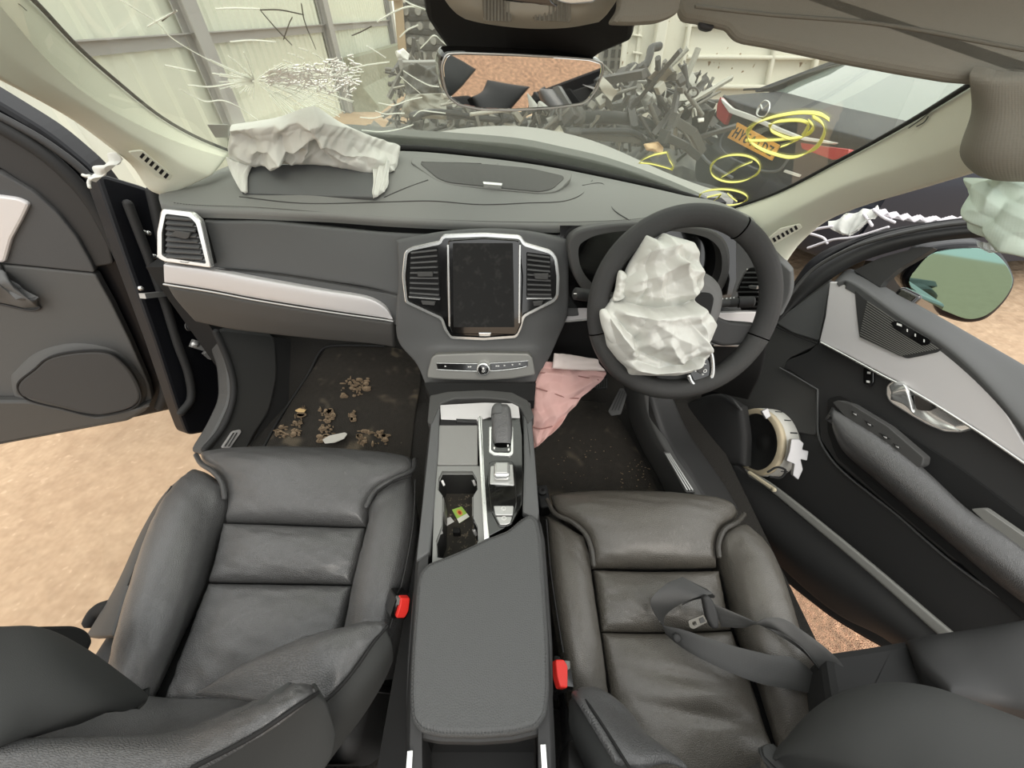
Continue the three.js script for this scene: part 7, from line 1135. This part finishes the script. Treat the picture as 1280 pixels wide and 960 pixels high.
  { const cv = document.createElement('canvas'); cv.width = 512; cv.height = 128; const c = cv.getContext('2d'); c.fillStyle = '#f0b04e'; c.fillRect(0, 0, 512, 128); c.fillStyle = '#2c2a24'; c.font = 'bold 104px sans-serif'; c.textAlign = 'center'; c.textBaseline = 'middle'; c.save(); c.translate(256, 68); c.scale(0.98, 1.0); c.fillText('HY64 LDZ', 0, 0, 480); c.restore();
    const tx = new THREE.CanvasTexture(cv); tx.colorSpace = THREE.SRGBColorSpace; tx.wrapS = tx.wrapT = THREE.ClampToEdgeWrapping;
    const q = [[921.5, 153], [974, 181.5], [964, 200.5], [909, 172]].map(([x, y]) => on(tail, x, y, 0.0512)), pg = geom(q.flatMap((p) => [p.x, p.y, p.z]), [0.01, 0.97, 0.99, 0.97, 0.99, 0.03, 0.01, 0.03], [0, 2, 1, 0, 3, 2]); mesh('plate_print', pg, mat({ map: tx, roughness: 0.5, side: THREE.DoubleSide }), np); }
  const em = []; const eo = [[953, 128], [956, 126], [960, 127], [962, 131], [960, 140], [956, 145], [950, 146], [946, 142], [948, 134]].map(([x, y]) => on(tail, x, y, 0.05));
  em.push(tube(eo, 0.006, { closed: true, rs: 6, n: 60 }), tube([[951, 131], [953, 137], [961, 130]].map(([x, y]) => on(tail, x, y, 0.05)), 0.006, { rs: 6, straight: true, n: 12 }), tube([[947, 141], [950, 133], [953, 137]].map(([x, y]) => on(tail, x, y, 0.05)), 0.005, { rs: 6, n: 10 }));
  mesh('boot_emblem', em, M.chrome, g);
  TS2('bumper_trim', [[889, 152], [900, 158], [903, 164], [893, 160]], 0.02, 0.04, mat({ color: C(150, 154, 156), roughness: 0.4 }));
  mesh('reflector', [slab(tail, [[887, 165], [894, 169], [895, 172], [889, 170]], 0.02, { off: 0.05 }), slab(tail, [[981, 212], [999, 218], [997, 221], [979, 215]], 0.02, { off: 0.05 })], M.white, g);
  mesh('bumper_crease', tube([[885, 161], [875, 172], [873, 184], [880, 197], [895, 210], [915, 222]].map(([x, y]) => on(tail, x, y, 0.09)), 0.012, { rs: 6 }), mat({ color: C(128, 132, 138), roughness: 0.4 }), g);
  mesh('boot_crease', tube([[908, 163], [902, 172], [900, 182], [912, 196], [932, 206], [955, 214], [975, 212], [985, 200]].map(([x, y]) => on(tail, x, y, 0.085)), 0.009, { rs: 6 }), mat({ color: C(84, 88, 94), roughness: 0.4 }), g);
  mesh('antenna_line', tube([[930, 112], [965, 109], [1000, 95], [1060, 78]].map(([x, y]) => D(x, y, mix(3.3, 2.9, (x - 930) / 130))), 0.008, { rs: 6 }), M.darkPlastic, g);
}
{ // scrap heap: sixty odd pieces of broken cars, each its own thing, over a ground mass
  const heap = thing('scrap_heap_base', 'grey mass of small broken car parts under the scrap pieces', 'scrap', null, 'stuff');
  reseed(77);
  const tones = [[0.36, 0.36, 0.35, 0.56, 0.55, 0.52], [0.24, 0.24, 0.24, 0.36, 0.35, 0.34], [0.58, 0.58, 0.55, 0.76, 0.75, 0.71]].map((c, i) => mat({ roughness: 0.6, map: blotch(c.slice(0, 3), c.slice(3), 20, 2 + i) })), hm = [[], [], []], chunkM = tones[0];
  for (let i = 0; i < 900; i++) {
    const px = rnd(490, 885), py = px < 700 ? rnd(78, 160) : rnd(92, 185), f = rnd(3.4, 5.8) + (px < 560 ? 1.5 : 0), p = F(px, py, f), s = rnd(0.03, 0.11), k = rnd(); let g;
    if (k < 0.3) g = new THREE.BoxGeometry(s * rnd(2, 6), s * rnd(0.15, 0.5), s * rnd(0.2, 0.8));
    else if (k < 0.55) g = new THREE.CylinderGeometry(s * 0.16, s * rnd(0.12, 0.25), s * rnd(2, 7), 8);
    else if (k < 0.65) g = new THREE.TorusGeometry(s * rnd(0.5, 1.1), s * 0.12, 6, 14, rnd(2, 6));
    else if (k < 0.8) { g = new THREE.PlaneGeometry(s * rnd(1.2, 3), s * rnd(1, 2), 3, 3); const q = g.attributes.position; for (let j = 0; j < q.count; j++) q.setZ(j, s * rnd(-0.3, 0.3)); g.computeVertexNormals(); }
    else g = new RoundedBoxGeometry(s * rnd(0.6, 1.6), s * rnd(0.4, 0.9), s * rnd(0.5, 1.4), 1, s * 0.1);
    g.rotateX(rnd(6)); g.rotateY(rnd(6)); g.rotateZ(rnd(6)); g.translate(p.x, Math.max(0.1, p.y), p.z); hm[k < 0.75 ? (i % 5 < 2 ? 0 : i % 5 < 4 ? 1 : 2) : i % 3].push(g);
  }
  const mound = new THREE.PlaneGeometry(9, 8, 60, 50); mound.rotateX(-Math.PI / 2); mound.translate(1.2, 0, -7.2);
  { const p = mound.attributes.position; for (let i = 0; i < p.count; i++) { const x = p.getX(i), z = p.getZ(i), e = sstep(0, 1.2, x + 2.7) * sstep(0, 0.6, (z < -4.6 ? 3.2 : 1.4) - x) * sstep(0, 0.8, -3.25 - z) * sstep(0, 0.7, z + 6.9); p.setY(i, -0.02 + e * (0.42 + 0.22 * Math.max(0, -z - 5) * 0.5 + 0.5 * fbm(x * 1.4, z * 1.4, 3) + 0.25 * nz(x * 5, z * 5, 1))); } mound.computeVertexNormals(); }
  mesh('mound', mound, chunkM, heap); hm.forEach((l, i) => mesh('fragments', l, tones[i], heap));
  const darkM = [mat({ color: C(58, 58, 57), roughness: 0.55 }), mat({ color: C(88, 88, 85), roughness: 0.6 }), mat({ color: C(36, 36, 37), roughness: 0.4 }), mat({ color: C(150, 150, 146), roughness: 0.5, metalness: 0.4 })];
  const beam = (px, w, h, f, m, label, cat = 'scrap beam', group) => { const t = thing('scrap_beam', label, cat, group); const p = px.map(([x, y], i) => F(x, y, f + i * 0.12)); for (let i = 1; i < p.length; i++) mesh('beam_length', bar(p[i - 1], p[i], w, h, V(0, 1, 0.2), w * 0.15), darkM[m], t); mesh('end_flange', bar(p[0].clone().add(V(-0.01, 0, 0)), p[0].clone().lerp(p[1], 0.06), w * 1.7, h * 1.5), darkM[m], t); return t; };
  const pipe = (px, r, f, m, label, name = 'scrap_pipe', cat = 'pipe') => { const t = thing(name, label, cat); mesh('pipe_run', tube(px.map(([x, y], i) => F(x, y, f + 0.08 * i)), r, { rs: 10 }), darkM[m], t); mesh('pipe_collar', tube([F(px[0][0], px[0][1], f), F(mix(px[0][0], px[1][0], 0.25), mix(px[0][1], px[1][1], 0.25), f + 0.02)], r * 1.5, { rs: 10 }), darkM[(m + 1) % 3], t); return t; };
  const sheet = (px, f, m, label, amp = 0.06, name = 'crumpled_panel', cat = 'body panel') => { const t = thing(name, label, cat), pl = planeN(F(px[0][0], px[0][1], f), V(rnd(-0.3, 0.3), rnd(0.2, 0.8), 1), V(1, 0, 0)); mesh('panel_sheet', cloth(pl, px, { h: amp, amp: amp * 1.2, freq: 6, seed: Math.floor(px[0][0]), back: 0.02, nr: 16, nt: 60, smooth: false }), m, t); return t; };
  pipe([[787, 88], [806, 82], [812, 70], [814, 61], [824, 58]], 0.035, 4.6, 2, 'black bent bracket arm sticking up before the container');
  beam([[756, 103], [822, 102]], 0.02, 0.02, 4.4, 3, 'thin straight pale rod lying above the beams');
  sheet([[757, 97], [772, 89], [800, 86], [806, 93], [790, 99], [762, 101]], 4.7, darkM[3], 'pale flat bracket plate under the bent arm', 0.02, 'bracket_plate', 'bracket');
  beam([[728, 142], [760, 120], [792, 104]], 0.10, 0.10, 4.2, 0, 'dark perforated beam running up to the right');
  beam([[738, 148], [770, 134], [800, 124]], 0.05, 0.08, 4.0, 1, 'thin grey beam just below the dark perforated beam');
  beam([[788, 102], [789, 146]], 0.07, 0.07, 4.3, 1, 'upright grey channel standing in the scrap');
  sheet([[794, 112], [808, 113], [818, 120], [832, 128], [830, 148], [818, 148], [806, 136], [800, 124]], 4.0, mat({ color: C(170, 170, 164), roughness: 0.4, metalness: 0.4 }), 'crumpled pale metal sheet in the middle of the scrap', 0.05);
  beam([[812, 108], [845, 122], [876, 134]], 0.05, 0.05, 4.2, 2, 'black bar sloping down to the right, upper of two');
  beam([[826, 112], [860, 122], [892, 132]], 0.05, 0.05, 4.5, 2, 'black bar sloping down to the right, lower of two');
  pipe([[716, 146], [740, 147], [770, 147], [800, 153], [822, 163], [834, 174]], 0.045, 3.6, 0, 'wavy dark corrugated hose across the scrap', 'scrap_hose', 'hose');
  pipe([[712, 166], [750, 164], [790, 166], [815, 178], [845, 182], [865, 176]], 0.022, 3.3, 2, 'thin black hose lying just beyond the bonnet', 'scrap_hose', 'hose');
  beam([[706, 166], [800, 174]], 0.06, 0.05, 3.4, 1, 'grey radiator rail lying just beyond the bonnet');
  sheet([[690, 166], [700, 156], [706, 168], [698, 172]], 3.4, mat({ color: C(190, 188, 176), roughness: 0.7 }), 'small pale cone of plastic beside the radiator rail', 0.02, 'plastic_piece', 'plastic piece');
  sheet([[804, 180], [822, 177], [829, 184], [828, 191], [808, 188]], 3.0, mat({ color: C(206, 178, 138), roughness: 0.8 }), 'tan plastic lump beside the bonnet edge', 0.03, 'plastic_piece', 'plastic piece');
  sheet([[682, 148], [694, 143], [700, 150], [686, 154]], 3.5, darkM[3], 'small bright latch plate below the mirror', 0.01, 'bracket_plate', 'bracket');
  sheet([[872, 148], [880, 147], [880, 152], [873, 153]], 3.4, M.white, 'small white tag on the scrap beside the saloon', 0.005, 'plastic_tag', 'tag');
  beam([[842, 150], [866, 165], [878, 190]], 0.04, 0.06, 3.3, 1, 'bent grey strut left of the saloon bumper');
  beam([[830, 170], [856, 182], [872, 196]], 0.05, 0.05, 3.0, 0, 'dark crossbar beside the tan plastic lump');
  sheet([[838, 138], [872, 140], [888, 148], [880, 172], [850, 170]], 3.9, darkM[2], 'dark bulky plastic cover left of the saloon lamp', 0.10);
  sheet([[770, 156], [812, 160], [836, 176], [820, 184], [776, 174]], 3.6, darkM[0], 'dark bumper cover lying under the wavy hose', 0.08);
  sheet([[700, 142], [752, 128], [762, 140], [730, 158], [700, 160]], 4.2, darkM[0], 'dark engine cover under the right end of the mirror', 0.10);
  // engines stacked against the far fence, left of the sensor housing
  const heads = ['top engine block of the far stack left of the housing', 'second engine block from the top of the far stack', 'third engine block from the top of the far stack', 'bottom engine block of the far stack'];
  heads.forEach((l, i) => { const t = thing('engine_block', l, 'engine', null), c = F(534 + i * 2, 14 + i * 18, 9.0); mesh('block', new RoundedBoxGeometry(0.9, 0.2, 0.5, 2, 0.04).translate(c.x, c.y, c.z), darkM[1], t); mesh('rocker_cover', new RoundedBoxGeometry(0.7, 0.09, 0.3, 2, 0.03).rotateZ(rnd(-0.1, 0.1)).translate(c.x + 0.05, c.y + 0.10, c.z + 0.12), darkM[0], t); for (let k = 0; k < 4; k++) mesh('port', new THREE.CylinderGeometry(0.05, 0.06, 0.1, 12).rotateX(Math.PI / 2).translate(c.x - 0.3 + k * 0.2, c.y, c.z + 0.28), darkM[3], t); });
  beam([[497, -6], [503, 62]], 0.14, 0.14, 8.6, 3, 'brown rusty upright steel post beside the far engine stack', 'post').children.forEach((m) => { m.material = mat({ color: C(176, 158, 132), roughness: 0.8 }); });
  sheet([[503, 84], [552, 82], [552, 120], [508, 124]], 4.6, darkM[1], 'dark square car panel right of the concrete barrier', 0.06);
  sheet([[508, 118], [560, 116], [600, 138], [560, 150], [500, 146]], 3.9, mat({ color: C(150, 150, 140), roughness: 0.6 }), 'flat grey car panel lying below the left end of the mirror', 0.05);
  sheet([[494, 66], [504, 60], [512, 68], [510, 76], [498, 76]], 5.2, M.white, 'small white plastic box with black trim at the barrier end', 0.03, 'plastic_piece', 'plastic piece');
  beam([[500, 80], [560, 79]], 0.06, 0.05, 5.0, 3, 'pale rail lying on the dark square car panel');
  pipe([[516, 146], [540, 140], [566, 142], [600, 148], [640, 150]], 0.02, 3.3, 2, 'thin cable beyond the bonnet under the mirror', 'scrap_hose', 'cable');
  beam([[560, 140], [640, 150]], 0.06, 0.06, 3.6, 0, 'dark rail lying under the mirror');
  for (let i = 0; i < 16; i++) { // loose brackets nothing tells apart
    const px = rnd(505, 870), py = px > 700 ? rnd(105, 165) : rnd(88, 145), f = rnd(3.5, 4.6), c = F(px, py, f), t = thing('scrap_bracket', 'small dark metal bracket loose among the scrap', 'bracket', 'loose brackets in the scrap'); const q = [0, 1, 2].map(() => c.clone().add(V(rnd(-0.12, 0.12), rnd(-0.06, 0.1), rnd(-0.06, 0.06)))); mesh('bracket_arm', bar(q[0], q[1], 0.03, 0.02), darkM[i % 4], t); mesh('bracket_arm', bar(q[1], q[2], 0.03, 0.025), darkM[i % 4], t);
  }
}
settle();
renderer.render(scene, camera);
